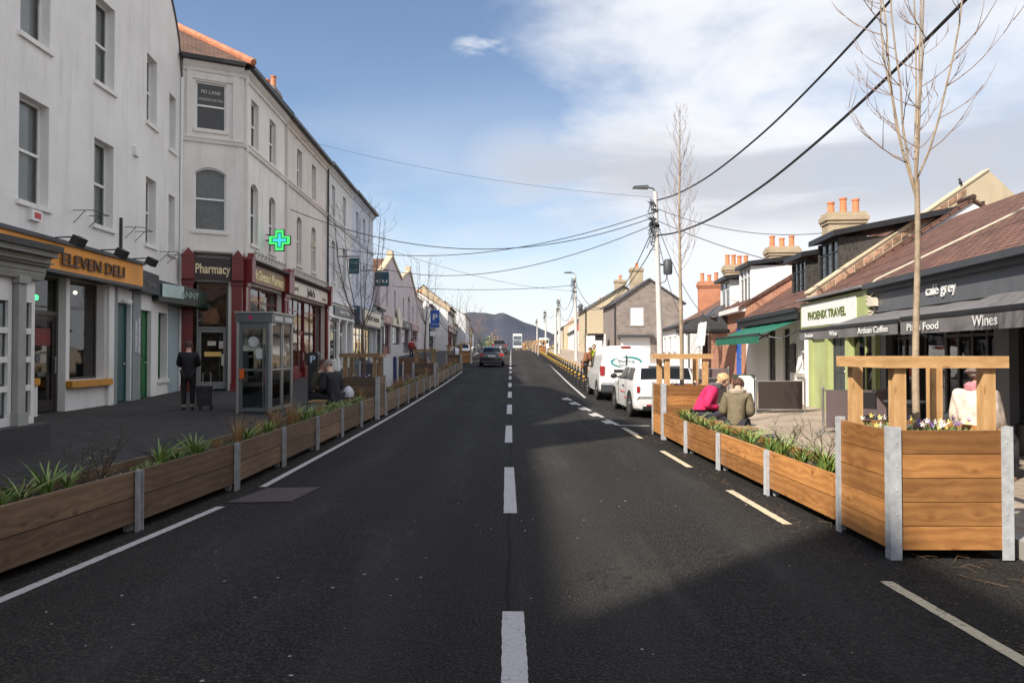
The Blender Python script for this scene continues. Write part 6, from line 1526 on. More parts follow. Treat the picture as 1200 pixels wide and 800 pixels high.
wire('wire between the third and fourth poles', (5.7, 87, 7.9), (5.2, 112, 8.0), 1.2, .02)
wire('wire from the pole to the chimney of the black dormer shop', (6.1, 30, 7.7), (12.6, 27.6, 6.4), .5, .013)
wire('wire from the pole down to the red brick house', (6.1, 30, 7.2), (9.6, 24.2, 4.6), .15, .014)
wire('wire from the pole down to the bay fronted house', (6.1, 30, 6.9), (9.6, 37, 3.9), .4, .014)
wire('wire from the pole down to the low brown roofed house', (6.1, 30, 6.3), (10.4, 44, 3.9), .6, .014)
wirepts('dark cable crossing the upper right corner to the cafe roof', [(9.9, 10.4, 4.75), (10.0, 10.6, 4.35), (9.5, 11.4, 4.40), (8.7, 12.0, 4.80)], .012) if False else None

# =================================================================== STREET FURNITURE LEFT
PB = thing('phone_box', 'grey steel glazed telephone box on the left pavement', 'phone box', (-6.84, 18, pz(-6.4, 18)))
z0 = pz(-6.4, 18); x0, x1, y0, y1, zt = -6.84, -5.97, 18.0, 19.75, 2.76
BOXM = paint('grey_phone_box_paint', (.13, .15, .155), .4, .1, 3, .03, .3, dirt=.3); BOXL = paint('pale_aluminium', (.38, .39, .38), .4, .1, 4, .03, .6)
mb = MB()
for (x, y) in ((x0, y0), (x1-.07, y0), (x0, y1-.07), (x1-.07, y1-.07), (x1-.07, (y0+y1)/2)): mb.box(x, x+.07, y, y+.07, z0, zt-.27)
mb.build('corner_post', BOXL, PB)
hd = MB().box(x0-.02, x1+.02, y0-.02, y1+.02, zt-.27, zt-.04).build('header', BOXM, PB); MB().box(x0-.05, x1+.05, y0-.05, y1+.05, zt-.039, zt).build('roof', BOXL, PB)
MB().lathe([(.055, 0), (.055, .012)], ((x0+x1)/2-.08, y0-.034, zt-.15), 16, 'y').build('badge', paint('pink_badge', (.45, .03, .10), .4), hd)
MB().box(x1+.021, x1+.028, y0+.15, y0+.8, zt-.22, zt-.1).box(x1+.021, x1+.028, y0+.98, y0+1.6, zt-.22, zt-.1).build('sign_panel', GREYW, hd)
mb = MB(); zm = z0+1.08
mb.box(x0+.08, x0+.15, y0+.01, y0+.06, z0+.04, zt-.28).box(x1-.15, x1-.08, y0+.01, y0+.06, z0+.04, zt-.28).box(x0+.15, x1-.15, y0+.012, y0+.058, z0+.04, z0+.14).box(x0+.15, x1-.15, y0+.012, y0+.058, zm-.03, zm+.03).box(x0+.15, x1-.15, y0+.012, y0+.058, zt-.40, zt-.28)
dr = mb.build('door', BOXM, PB); MB().box(x0+.09, x0+.20, y0-.04, y0+.008, zm-.22, zm+.02).build('handle', paint('orange_handle', (.62, .12, .02), .4), dr)
MB().box(x0+.15, x1-.15, y0+.03, y0+.036, z0+.14, zt-.4).build('pane', G_, dr)
mb = MB()
for s in range(2):
    a = y0+.07+s*.84; b = a+.77; mb.box(x1-.05, x1-.01, a, a+.04, z0+.06, zt-.28).box(x1-.05, x1-.01, b-.04, b, z0+.06, zt-.28).box(x1-.05, x1-.01, a+.04, b-.04, z0+.06, z0+.14).box(x1-.05, x1-.01, a+.04, b-.04, zm-.02, zm+.02)
sp_ = mb.build('side_frame', BOXL, PB); MB().box(x1-.033, x1-.028, y0+.08, y1-.09, z0+.1, zt-.29).build('pane', G_, sp_)
MB().box(x0+.01, x0+.05, y0+.08, y1-.09, z0+.1, zt-.28).build('back_panel', glass('dull_glass', (.5, .55, .55), .05), PB)
MB().box(x0+.25, x1-.25, y1-.28, y1-.12, z0+.9, z0+1.55).box(x0+.3, x1-.3, y1-.32, y1-.281, z0+1.0, z0+1.4).build('telephone', DGREY, PB)
MB().lathe([(.13, 0), (.13, .01)], ((x0+x1)/2-.02, y0+.02, zt-.75), 18, 'y').box(-6.35, -6.2, y0+.015, y0+.02, z0+1.35, z0+1.6).build('sticker', paint('white_sticker', (.5, .52, .52), .6, .3, 12, 0), dr)
mt = thing('parking_meter', 'black parking ticket machine with a white P on its head', 'parking meter', (-5.0, 18.3, pz(-5, 18.3)))
z0 = pz(-5, 18.3)
MB().box(-5.12, -4.88, 18.2, 18.42, z0, z0+1.22).build('body', BLACKP, mt)
hdm = MB().prism([(-5.14, z0+1.221), (-4.86, z0+1.221), (-4.86, z0+1.5), (-4.90, z0+1.56), (-5.10, z0+1.56), (-5.14, z0+1.5)], 18.18, 18.44).build('head', BLACKP, mt)
MB().text('P', -4.99, 18.175, z0+1.30, .24, .13, .004, bold=.02).build('lettering', paint('white_blue_letter', (.55, .65, .8), .5), hdm)
# signs etc. between the left planters
sg = thing('parking_sign', 'tall blue parking sign on a pole on the left pavement', 'sign', (-4.35, 41, pz(-4.4, 41)))
MB().tube([(-4.35, 41, pz(-4.4, 41)), (-4.35, 41, 4.35)], .04, 8).build('pole', STEEL, sg)
pn = MB().box(-4.60, -4.10, 40.93, 40.96, 3.2, 4.2).build('panel', paint('sign_blue', (.02, .10, .42), .4), sg)
MB().text('P', -4.335, 40.925, 3.62, .48, .26, .004, bold=.02).text('Car Park', -4.335, 40.925, 3.35, .12, .38, .004).build('lettering', TRIMW, pn)
MB().box(-4.62, -4.05, 40.93, 40.96, 2.72, 3.0).build('panel', TRIMW, sg)
sw = tag(MB().box(-6.35, -5.7, 37.95, 38.02, 1.65, 2.2).tube([(-6.02, 38, .6), (-6.02, 38, 1.65)], .03, 6).build('notice_board', TRIMW), 'small white notice board on a post by the pink building', 'sign')
sb_ = thing('parklet_sign', 'white and blue upright panel at the end of the left parklet', 'sign', (-4.9, 28.3, pz(-4.9, 28.3)))
MB().box(-5.0, -4.62, 28.2, 28.28, pz(-4.9, 28)+.02, 1.55).build('panel', WHITE2, sb_); MB().box(-4.62, -4.5, 28.18, 28.30, pz(-4.9, 28)+.02, 1.60).build('post', paint('navy_post', (.02, .03, .12), .4), sb_)
MB().box(-4.48, -4.42, 28.2, 28.28, pz(-4.9, 28)+.02, 1.58).build('edge', STEEL, sb_)
for k, (ya, mname, lb) in enumerate(((29.8, 'grey_barrier_cloth', 'dark grey fabric windbreak beside the left parklet'), (38.6, 'brown_barrier_cloth', 'brown timber screen near the second tall left planter'))):
    wb = thing('windbreak', lb, 'screen', (-5.4, ya, pz(-5, ya))); z = pz(-5, ya)
    MB().box(-6.2, -4.5, ya, ya+.03, z+.1, z+.95).build('panel', paint(mname, ((.06, .06, .07), (.16, .095, .055))[k], .8), wb)
    for x in (-6.25, -4.48): MB().tube([(x, ya, z), (x, ya, z+1.05)], .03, 6).build('post', STEEL, wb)
# low brick seating wall near the pink building
tag(MB().box(-7.6, -5.0, 44.0, 44.4, .5, 1.35).build('brick_wall', BRICKR), 'low red brick wall in front of the pink building', 'wall')

# =================================================================== STREET FURNITURE RIGHT
def barrier(label, xa, xb, y, h, col, rounded=False):
    th = thing('cafe_barrier', label, 'barrier', (xa, y, pz(xa, y))); z = pz(xa, y)
    MB().box(xa+.06, xb-.06, y-.006, y+.006, z+.09, z+h-.03).build('fabric_panel', col, th)
    for x in (xa, xb): MB().tube([(x, y, z+.02), (x, y, z+h)], .022, 10).lathe([(.17, z), (.17, z+.012), (.03, z+.025)], (x, y, 0), 20).ball((x, y, z+h+.01), .028, 8, 6).build('post', CHROME, th, True)
    MB().tube([(xa, y, z+h-.04), (xb, y, z+h-.04)], .012, 6).tube([(xa, y, z+.10), (xb, y, z+.10)], .012, 6).build('rail', CHROME, th)
BRF = paint('dark_brown_fabric', (.045, .033, .030), .85, .1, 3, .1); MVF = paint('mauve_brown_fabric', (.15, .11, .115), .85, .1, 3, .1)
barrier('dark brown fabric barrier in front of the white shop doors', 6.25, 7.5, 18.6, .86, BRF)
barrier('mauve fabric barrier outside the green travel shop', 6.06, 7.35, 14.15, .86, MVF)
barrier('dark brown barrier behind the woman in the pink jacket', 5.1, 6.15, 20.6, .86, BRF)
barrier('grey brown barrier below the black parasol', 6.0, 7.6, 25.5, .95, MVF)
wc = thing('covered_stand', 'white covered menu stand on the pavement beside the green awning', 'stand', (6.0, 18.7, pz(6, 18.7)))
MB().prism([(5.80, pz(6, 18.7)), (6.22, pz(6, 18.7)), (6.20, pz(6, 18.7)+.88), (6.12, pz(6, 18.7)+.96), (5.90, pz(6, 18.7)+.96), (5.82, pz(6, 18.7)+.88)], 18.62, 18.8).build('panel', TRIMW, wc)
MB().box(5.84, 6.3, 18.82, 19.2, pz(6, 18.7), pz(6, 18.7)+.98).build('bin', paint('dark_green_bin', (.05, .07, .045), .5), wc)
pa = thing('parasol', 'large black open parasol over the cafe tables', 'parasol', (7.9, 30, pz(7.9, 30)))
z = pz(7.9, 30); MB().tube([(7.9, 30, z), (7.9, 30, 3.42)], .03, 8).build('pole', DGREY, pa); mb = MB()
for k in range(8):
    a, b = 2*math.pi*k/8, 2*math.pi*(k+1)/8; R_ = 1.12
    mb.face([(7.9, 30, 3.35), (7.9+R_*math.cos(a), 30+R_*math.sin(a), 2.70), (7.9+R_*math.cos(b), 30+R_*math.sin(b), 2.70)]); 
    mb.face([(7.9+R_*math.cos(a), 30+R_*math.sin(a), 2.70), (7.9+R_*math.cos(a), 30+R_*math.sin(a), 2.58), (7.9+R_*math.cos(b), 30+R_*math.sin(b), 2.58), (7.9+R_*math.cos(b), 30+R_*math.sin(b), 2.70)])
mb.build('canopy', paint('black_canvas', (.03, .028, .03), .85, .2), pa)
MB().lathe([(.3, z), (.3, z+.1), (.06, z+.12)], (7.9, 30, 0), 16).build('base', CONC, pa)
rs = thing('road_sign', 'leaning back of a rectangular road sign beside the black parasol', 'sign', (6.4, 25, pz(6.4, 25)))
MB().tube([(6.36, 25, pz(6.4, 25)), (6.52, 25, 2.8)], .035, 8).build('pole', STEEL, rs); MB().hexa([(6.32, 24.94, 1.95), (6.62, 24.94, 2.0), (6.62, 24.96, 2.0), (6.32, 24.96, 1.95), (6.42, 24.94, 2.75), (6.70, 24.94, 2.82), (6.70, 24.96, 2.82), (6.42, 24.96, 2.75)]).build('plate', TRIMW, rs)
bd = thing('bird', 'black crow perched on the gable ridge', 'bird', (12.9, 20.7, 6.48))
MB(Matrix.Translation((12.86, 20.72, 6.50)) @ Matrix.Diagonal((.6, .6, .6, 1)) @ Matrix.Translation((-12.86, -20.72, -6.5))).ball((12.86, 20.72, 6.70), .10, 10, 8, (.8, .7, 1.1)).ball((12.82, 20.72, 6.84), .055, 8, 6).tube([(12.80, 20.72, 6.85), (12.73, 20.72, 6.84)], [.02, .003], 6).tube([(12.90, 20.72, 6.64), (12.98, 20.72, 6.48)], [.05, .02], 6).tube([(12.86, 20.72, 6.62), (12.86, 20.72, 6.5)], .01, 4).build('body', BLACKP, bd, True)
# cafe tables and chairs
def table(label, x, y):
    z = pz(x, y); th = thing('cafe_table', label, 'table', (x, y, z))
    MB().lathe([(.32, z+.71), (.33, z+.73), (.32, z+.74)], (x, y, 0), 24).build('table_top', DGREY, th, True); MB().tube([(x, y, z), (x, y, z+.71)], .025, 8).lathe([(.2, z), (.2, z+.02), (.03, z+.03)], (x, y, 0), 16).build('stand', CHROME, th, True)
table('small round cafe table beside the woman in the cream coat', 6.0, 9.6); table('small round cafe table near the cafe window', 6.6, 12.2)
BCH = paint('bench_timber', (.20, .12, .06), .6)
def bench(label, x, y, rz, w_=1.6, h=.44):
    th = thing('bench', label, 'bench', (0, 0, 0)); mb = MB()
    for k in range(3): mb.box(-w_/2, w_/2, -.18+k*.125, -.07+k*.125, h-.04, h)
    mb.build('seat', OLDP, th)
    for x_ in (-w_/2+.15, w_/2-.21): MB().box(x_, x_+.06, -.16, .16, 0, h-.042).build('leg', STEEL, th)
    place(th, (x, y, pz(x, y)), rz); return th
bench('timber bench behind the right planter where two women sit', 3.98, 13.2, R(90), 1.9, .32)
bench('timber bench behind the left planter where a couple sit', -4.55, 17.6, R(90), 1.5)
def chair(label, x, y, rz):
    th = thing('cafe_chair', label, 'chair', (0, 0, 0))
    MB().box(-.2, .2, -.2, .2, .43, .46).build('seat', BLACKP, th); MB().box(-.2, .2, -.21, -.18, .6, .88).build('backrest', BLACKP, th)
    for sx in (-1, 1):
        MB().tube([(sx*.18, -.19, 0), (sx*.18, -.19, .9)], .012, 6).build('leg', CHROME, th); MB().tube([(sx*.18, .18, 0), (sx*.18, .18, .43)], .012, 6).build('leg', CHROME, th)
    place(th, (x, y, pz(x, y)), rz)
chair('black cafe chair under the woman in the cream coat', 5.62, 8.95, R(100))
chair('black cafe chair empty beside the far cafe table', 6.2, 12.5, R(-60))
# bollards of the cycle lane
bo = thing('lane_bollard', 'black bollard with yellow bands along the cycle lane', 'bollard', (0, 0, 0), 'black and yellow bollards along the cycle lane')
MB().lathe([(.10, 0), (.10, .05), (.055, .07), (.055, .60), (.045, .63), (.0, .64)], (0, 0, 0), 10).build('post', BLACKP, bo, True)
YB = paint('yellow_band', (.55, .33, .04), .5, .15)
MB().lathe([(.058, .55), (.058, .60), (.047, .636), (.001, .645)], (0, 0, 0), 10).lathe([(.058, .42), (.058, .45)], (0, 0, 0), 10).build('band', YB, bo)
first = True
for row, (xx, y0_) in enumerate(((2.92, 29.6), (3.75, 31.5))):
    y = y0_
    while y < 80:
        loc = (xx+.002*(y-26), y, gz(y)-.01)
        if first: place(bo, loc); first = False
        else: dup(bo, loc)
        y += 2.0
# far greenery, bushes and trees at the end of the road
OBUSH = leafm('orange_twig_mass', (.34, .17, .06), (.50, .30, .13)); GBUSH = leafm('far_green', (.07, .10, .03), (.15, .18, .06))
def bush(label, x, y, z, rx, rzz, mat, n=500, sz=.3, name='bush'):
    rn = random.Random(int(x*7+y)); th = thing(name, label, 'bush', (x, y, z)); mb = MB()
    for k in range(n):
        v_ = Vector((rn.gauss(0, 1), rn.gauss(0, 1), rn.gauss(0, 1))).normalized()*rn.uniform(.55, 1.0)*(1+.25*math.sin(k)); p = Vector((x+v_.x*rx, y+v_.y*rx, z+max(-.1, v_.z)*rzz)); a = Vector((rn.uniform(-1, 1), rn.uniform(-1, 1), rn.uniform(-1, 1))).normalized(); b_ = a.orthogonal().normalized()
        s = sz*rn.uniform(.5, 1.2); mb.face([p-a*s, p+b_*s*.6, p+a*s, p-b_*s*.6])
    mb.build('foliage', mat, th); MB().tube([(x, y, gz(y)-.2), (x, y, z+rzz*.4)], [.2, .05], 6).build('stem', BARKD, th)
bush('dark green evergreen bush far at the left road edge', -8.5, 205, gz(205)+.4, 4, 4.2, GBUSH)
bush('green bush at the far left end of the street', -7, 222, gz(222), 4, 4, GBUSH)
bush('orange brown bare bush left of the distant bus', -5.6, 236, gz(236), 3.0, 6.5, OBUSH)
bush('orange brown bare hedge right of the distant bus', 6.2, 240, gz(240), 4.5, 4, OBUSH)
bush('second orange brown bush beyond the distant bus', 3.2, 262, gz(262), 3.2, 3.6, OBUSH)
bush('yellow hedge in front of the far white vans', 6.3, 150, gz(150), 3, 2.4, leafm('yellow_hedge', (.40, .28, .08), (.60, .44, .16)), 400, .25)
bush('green shrub beside the far right building', 12, 96, gz(96), 2, 2.6, GBUSH, 300, .2)
# =================================================================== PEOPLE
def skin_mesh(name, nodes, edges, mat, parent, sub=2, root=0):
    me = bpy.data.meshes.new(name); me.from_pydata([n[:3] for n in nodes], edges, []); ob = bpy.data.objects.new(name, me); COL.objects.link(ob)
    md = ob.modifiers.new('s', 'SKIN'); md.use_smooth_shade = True
    for i, n in enumerate(nodes):
        sv = me.skin_vertices[0].data[i]; r = n[3]; sv.radius = (r, r) if not isinstance(r, tuple) else r; sv.use_root = (i == root)
    s = ob.modifiers.new('u', 'SUBSURF'); s.levels = sub; s.render_levels = sub
    dg = bpy.context.evaluated_depsgraph_get(); m2 = bpy.data.meshes.new_from_object(ob.evaluated_get(dg)); ob.modifiers.clear(); ob.data = m2; m2.name = name
    m2.materials.clear(); m2.materials.append(mat); m2.polygons.foreach_set('use_smooth', [True]*len(m2.polygons)); ob.parent = parent; return ob
SKINM = paint('skin', (.58, .36, .27), .55, .06, 5, .02)
def rotx(v, a): return Vector((v[0], v[1]*math.cos(a)-v[2]*math.sin(a), v[1]*math.sin(a)+v[2]*math.cos(a)))
def person(label, loc, rz, pose='stand', lean=0.0, headpitch=0.0, jacket=(.05, .05, .05), legs=(.03, .03, .04), hair=(.12, .07, .04), hairlen=0, s=1.0, coat=0.0, arms='down', bald=False, headturn=0.0, scarf=None, hood=None, step=0.0):
    th = thing('person', label, 'person', (0, 0, 0))
    sit = pose == 'sit'; hz = .14 if sit else .93; pel = Vector((0, 0, hz))
    la = -lean
    T = lambda x, y, z: pel+rotx((x, y, z), la)       # torso-space (z up from the pelvis, +y forward)
    neck = T(0, .01, .56); ch = T(0, 0, .40); sp = T(0, 0, .20)
    H = lambda x, y, z: neck+rotx((x*math.cos(headturn)-y*math.sin(headturn), x*math.sin(headturn)+y*math.cos(headturn), z), la-headpitch)
    nodes = [(*pel, .13), (*sp, .11), (*ch, .115), (*neck, .055), (*H(0, .02, .07), .062), (*H(0, .03, .14), .088), (*H(0, .02, .21), .078), (*H(0, .015, .245), .04)]
    edges = [(0, 1), (1, 2), (2, 3), (3, 4), (4, 5), (5, 6), (6, 7)]
    nodes.append((*H(0, .125, .125), .014)); edges.append((5, 8))           # nose
    arml = []; legl = []
    for sx in (-1, 1):
        sh = T(sx*.175, 0, .46)
        if arms == 'down': el = T(sx*.23, -.02, .18); wr = T(sx*.24, .08, -.06); hd = wr+Vector((0, .02, -.08)); fd = Vector((0, .02, -.07))
        elif arms == 'lap': el = T(sx*.24, .02, .18); wr = pel+Vector((sx*.08, .33, .12)); hd = wr+Vector((-sx*.03, .06, .0)); fd = Vector((-sx*.02, .06, -.02))
        else: el = T(sx*.23, .10, .20); wr = T(sx*.10, .32, .24); hd = wr+Vector((-sx*.02, .06, .03)); fd = Vector((-sx*.02, .05, .03))
        i = len(nodes); nodes += [(*sh, .050), (*el, .036), (*wr, .027), (*hd, (.038, .022))]; edges += [(2, i), (i, i+1), (i+1, i+2), (i+2, i+3)]
        arml.append((sh, el, wr))
        side = Vector((1, 0, 0)) if abs(fd.x) < .05 else Vector((.3, .9, 0)); side = Vector((0, 1, 0)) if arms == 'down' else Vector((1, 0, 0))
        for q in range(4):
            b_ = hd+side*(.019*(q-1.5))+fd*.3; l_ = (.85, 1.0, .95, .75)[q]; j = len(nodes)
            nodes += [(*(b_+fd*.35*l_), .0095), (*(b_+fd*.8*l_+Vector((0, 0, -.006))), .0085), (*(b_+fd*1.15*l_+Vector((0, 0, -.016))), .007)]; edges += [(i+3, j), (j, j+1), (j+1, j+2)]
        j = len(nodes); tb = hd+side*(.03 if arms != 'down' else .03)*(-sx if arms != 'down' else 1)-fd*.2; nodes += [(*(tb), .011), (*(tb+fd*.5+side*.012*(-sx)), .009)]; edges += [(i+3, j), (j, j+1)]
        hp = pel+Vector((sx*.095, 0, -.04)); fwd = step*sx
        if sit: kn = pel+Vector((sx*.12, .42, .02)); an = pel+Vector((sx*.12, .42, -.44)); toe = an+Vector((0, .15, -.05))
        else: kn = Vector((sx*.10, .03+fwd*.5, .50)); an = Vector((sx*.10, fwd-.02, .09)); toe = Vector((sx*.11, fwd+.15, .035))
        i = len(nodes); nodes += [(*hp, .088), (*kn, .058), (*an, .038), (*toe, .034)]; edges += [(0, i), (i, i+1), (i+1, i+2), (i+2, i+3)]; legl.append((hp, kn, an, toe))
    body = skin_mesh('body', nodes, edges, SKINM, th, 2)
    jm = paint('jacket_%d%d%d' % tuple(int(c*99) for c in jacket), jacket, .8, .25, 14, .5); lm = paint('trousers_%d%d%d' % tuple(int(c*99) for c in legs), legs, .85, .2, 12, .3)
    jn = [(*T(0, 0, -.06-coat), .165 if not coat else .175), (*T(0, 0, .10), .155), (*T(0, -.01, .28), .165), (*T(0, -.01, .42), .16), (*T(0, 0, .51), .08)]; je = [(0, 1), (1, 2), (2, 3), (3, 4)]
    for sh, el, wr in arml: i = len(jn); jn += [(*sh, .100), (*el, .082), (*(wr.lerp(el, .05)), .060)]; je += [(3, i), (i, i+1), (i+1, i+2)]
    skin_mesh('jacket', jn, je, jm, th, 2)
    tn = [(*(pel+Vector((0, 0, .0))), .15)]; te = []
    for hp, kn, an, toe in legl: i = len(tn); tn += [(*hp, .105), (*kn, .076), (*(an+Vector((0, 0, .02))), .056)]; te += [(0, i), (i, i+1), (i+1, i+2)]
    skin_mesh('trousers', tn, te, lm, th, 2)
    for hp, kn, an, toe in legl: skin_mesh('shoe', [(*(an+Vector((0, -.04, -.045))), .045), (*(an+Vector((0, .05, -.05))), .046), (*(toe+Vector((0, .0, -.002))), .040)], [(0, 1), (1, 2)], BLACKP, th, 1)
    hm = paint('hair_%d%d%d' % tuple(int(c*99) for c in hair), hair, .75, .4, 30, .6)
    mb = MB(); c = H(0, -.005, .165); hr = random.Random(7)
    zz = -.25 if not bald else -.35
    i0 = len(mb.v); seg, rings = 16, 10; rr_ = .104 if not bald else .094
    ax_f = (H(0, 1, .165)-H(0, 0, .165)); ax_r = (H(1, 0, .165)-H(0, 0, .165)); ax_u = (H(0, 0, 1.165)-H(0, 0, .165))
    def hp_(ph, t_):
        d = ax_r*math.sin(ph)*math.cos(t_)*.92+ax_f*math.sin(ph)*math.sin(t_)*1.05+ax_u*math.cos(ph)*1.0
        return c+d*(rr_+hr.uniform(-.004, .006))
    for i in range(rings):
        for k in range(seg):
            ph0, ph1 = math.pi*i/rings, math.pi*(i+1)/rings; t0, t1 = 2*math.pi*k/seg, 2*math.pi*(k+1)/seg; tm = (t0+t1)/2; pm = (ph0+ph1)/2
            face_zone = math.sin(tm) > .25 and pm > 1.05
            if bald and pm < 1.0 and not (math.sin(tm) < -.2): continue
            if face_zone or (pm > 2.1 and not hairlen): continue
            mb.face([hp_(ph0, t0), hp_(ph1, t0), hp_(ph1, t1), hp_(ph0, t1)])
    if hairlen:
        for k in range(26):
            t_ = math.pi*(1.02+.96*k/25); a = c+(ax_r*math.cos(t_)*.9+ax_f*math.sin(t_))*.098; mb.tube([a, a-Vector((0, 0, hairlen*.5))+(ax_r*math.cos(t_)+ax_f*math.sin(t_))*.02, a-Vector((0, 0, hairlen))], [.02, .022, .008], 5)
    mb.build('hair', hm, th, True)
    for sx in (-1, 1):
        p = H(sx*.034, .098, .15); MB().ball(p, .013, 8, 6).build('eye', paint('eye_dark', (.05, .04, .035), .3), th, True)
        MB().ball(H(sx*.088, .01, .13), .022, 8, 6, (.4, .8, 1.3)).build('ear', SKINM, th, True)
    MB().ball(H(0, .095, .085), .022, 8, 6, (1.1, .4, .3)).build('mouth', paint('lips', (.42, .16, .13), .5), th, True)
    if scarf: MB().lathe([(.075, -.02), (.12, -.01), (.125, .05), (.085, .08)], neck-Vector((0, 0, .03)), 14).build('scarf', paint('scarf_%d' % int(scarf[0]*99), scarf, .9, .4, 20, .5), th, True)
    if hood:
        rn = random.Random(2); mb = MB()
        for k in range(90):
            t_ = rn.uniform(0, 6.28); p = neck+Vector((.135*math.cos(t_), .10*math.sin(t_)-.03, .0+.02*math.sin(t_*2))); d = Vector((rn.gauss(0, 1), rn.gauss(0, 1), rn.gauss(0, 1))).normalized()*.035; mb.tube([p, p+d], [.012, .002], 4, False)
        mb.lathe([(.10, -.03), (.145, -.02), (.15, .02), (.11, .05)], neck-Vector((0, .03, .0)), 14); mb.build('hood', paint('fur_hood', hood, .9, .3, 25, .6), th, True)
    th.scale = (s,)*3; place(th, loc, rz); return th
# seated on the bench behind the right planter (they face away from the road, +x)
person('woman in a magenta quilted jacket with blond hair, head bowed', (3.60, 13.95, pz(4.4, 13.9)+.26), R(-105), 'sit', .50, .35, (.62, .02, .12), (.03, .03, .05), (.62, .42, .22), .05, 1.12, 0, 'lap', headturn=-.1, scarf=(.10, .09, .10))
person('person in an olive parka with a fur hood seen from behind', (3.96, 12.85, pz(4.4, 12.9)+.20), R(-25), 'sit', .40, .30, (.155, .125, .075), (.02, .02, .03), (.10, .045, .03), 0, 1.06, .08, 'lap', hood=(.42, .33, .26))
tag(MB().lathe([(.035, .60), (.045, .70), (.046, .705)], (3.86, 13.05, pz(4, 13)-.12), 12).build('coffee_cup', TRIMW, None, True), 'white paper coffee cup on the ledge beside the olive parka', 'cup')
person('woman in a cream coat and pink scarf at the cafe', (5.68, 8.95, pz(5.6, 9)+.34), R(-70), 'sit', .10, .1, (.72, .60, .50), (.05, .05, .06), (.22, .17, .14), .04, 1.16, .05, 'lap', scarf=(.62, .25, .28))
# left
person('dark clothed person standing with a trolley by the pharmacy door', (-8.25, 18.5, pz(-8.2, 18.5)), R(20), 'stand', .05, .1, (.012, .012, .016), (.012, .012, .014), (.10, .07, .05), 0, 1.0, .15, 'front')
person('seated woman with short auburn hair and an olive coat on the left', (-4.78, 17.95, pz(-4.7, 18)+.36), R(-112), 'sit', .15, .1, (.055, .050, .035), (.03, .03, .035), (.12, .045, .03), 0, 1.08, .06, 'lap', headturn=0)
person('seated balding man in a black coat on the left', (-4.28, 17.45, pz(-4.2, 17.4)+.36), R(50), 'sit', .25, .12, (.016, .017, .024), (.02, .02, .03), (.30, .26, .23), 0, 1.14, .06, 'lap', bald=True)
bag = tag(MB().lathe([(.05, -.02), (.13, .03), (.15, .14), (.10, .24), (.03, .30)], (-4.08, 18.1, pz(-4, 18)+.44), 9).build('carrier_bag', paint('white_plastic', (.62, .62, .68), .4, .15, 9, .6), None, True), 'crumpled white carrier bag beside the man in the black coat', 'bag')
tr = thing('shopping_trolley', 'dark wheeled shopping trolley beside the standing person', 'trolley', (-7.75, 18.3, pz(-7.8, 18.3)))
z = pz(-7.8, 18.3); MB().hexa([(-7.9, 18.2, z+.12), (-7.62, 18.2, z+.12), (-7.62, 18.42, z+.12), (-7.9, 18.42, z+.12), (-7.92, 18.17, z+.62), (-7.6, 18.17, z+.62), (-7.6, 18.44, z+.62), (-7.92, 18.44, z+.62)]).build('bag', paint('dark_tartan', (.03, .03, .035), .8, .6, 9, .2), tr)
MB().tube([(-7.86, 18.44, z+.1), (-7.86, 18.46, z+.95), (-7.66, 18.46, z+.95), (-7.66, 18.44, z+.1)], .012, 6).build('handle', CHROME, tr)
for x in (-7.9, -7.62): MB().lathe([(.07, -.015), (.07, .015)], (x, 18.42, z+.07), 12, 'x').build('wheel', BLACKP, tr)
# far
person('person in a yellow high visibility vest on the right pavement', (4.12, 36.3, pz(4.5, 36)), R(170), 'stand', .12, .1, (.60, .72, .05), (.03, .04, .08), (.05, .04, .03), 0, 1.0, 0, 'front')
person('person in a brown coat next to the yellow vest', (3.62, 36, pz(4.4, 36)-.1), R(-70), 'stand', .35, .3, (.22, .09, .04), (.02, .02, .02), (.15, .08, .05), 0, 1.0, .25, 'front')
person('distant pedestrian in dark clothes near the far vans', (5.0, 118, pz(5, 118)), R(180), 'stand', 0, 0, (.03, .03, .05), (.02, .02, .03), (.05, .04, .03), step=.15)
person('distant pedestrian in a pale coat under the far pole', (6.4, 104, pz(6.4, 104)), 0, 'stand', 0, 0, (.6, .6, .62), (.03, .03, .05), (.2, .15, .1), step=.15)
person('pedestrian in a red top by the pink building', (-8.6, 62, pz(-8.6, 62)), R(10), 'stand', 0, 0, (.35, .03, .03), (.02, .02, .03), (.06, .04, .03), step=.18)
person('pedestrian in a pale top by the pink building', (-8.9, 66, pz(-8.9, 66)), R(170), 'stand', 0, 0, (.5, .5, .5), (.02, .02, .05), (.06, .04, .03), step=.18)

# =================================================================== VEHICLES
TYRE = paint('tyre_rubber', (.018, .018, .018), .85, .2, 20, .2); ALLOY = paint('alloy_rim', (.45, .46, .48), .3, .1, 3, 0, .8); RED = paint('tail_lamp_red', (.36, .03, .03), .2, .1, 3, 0); AMB = paint('lamp_amber', (.6, .25, .03), .25); HEADL = paint('lamp_clear', (.7, .72, .74), .12, .05, 3, 0)
CG = paint('car_glass', (.012, .014, .017), .12, .1, 2, 0); MATS['car_glass'].node_tree.nodes['Principled BSDF'].inputs['Specular IOR Level'].default_value = .22; PLT = paint('number_plate', (.70, .70, .66), .4, .05)
def carpaint(name, col):
    m = paint(name, col, .25, .04, 1.2, 0, dirt=.12); b = m.node_tree.nodes['Principled BSDF']; b.inputs['Coat Weight'].default_value = .7; b.inputs['Coat Roughness'].default_value = .05; return m
CARW = carpaint('white_car_paint', (.80, .80, .80)); CARD = carpaint('dark_car_paint', (.035, .037, .045)); CARG = carpaint('grey_car_paint', (.07, .06, .065)); CARY = carpaint('silver_car_paint', (.45, .46, .48))
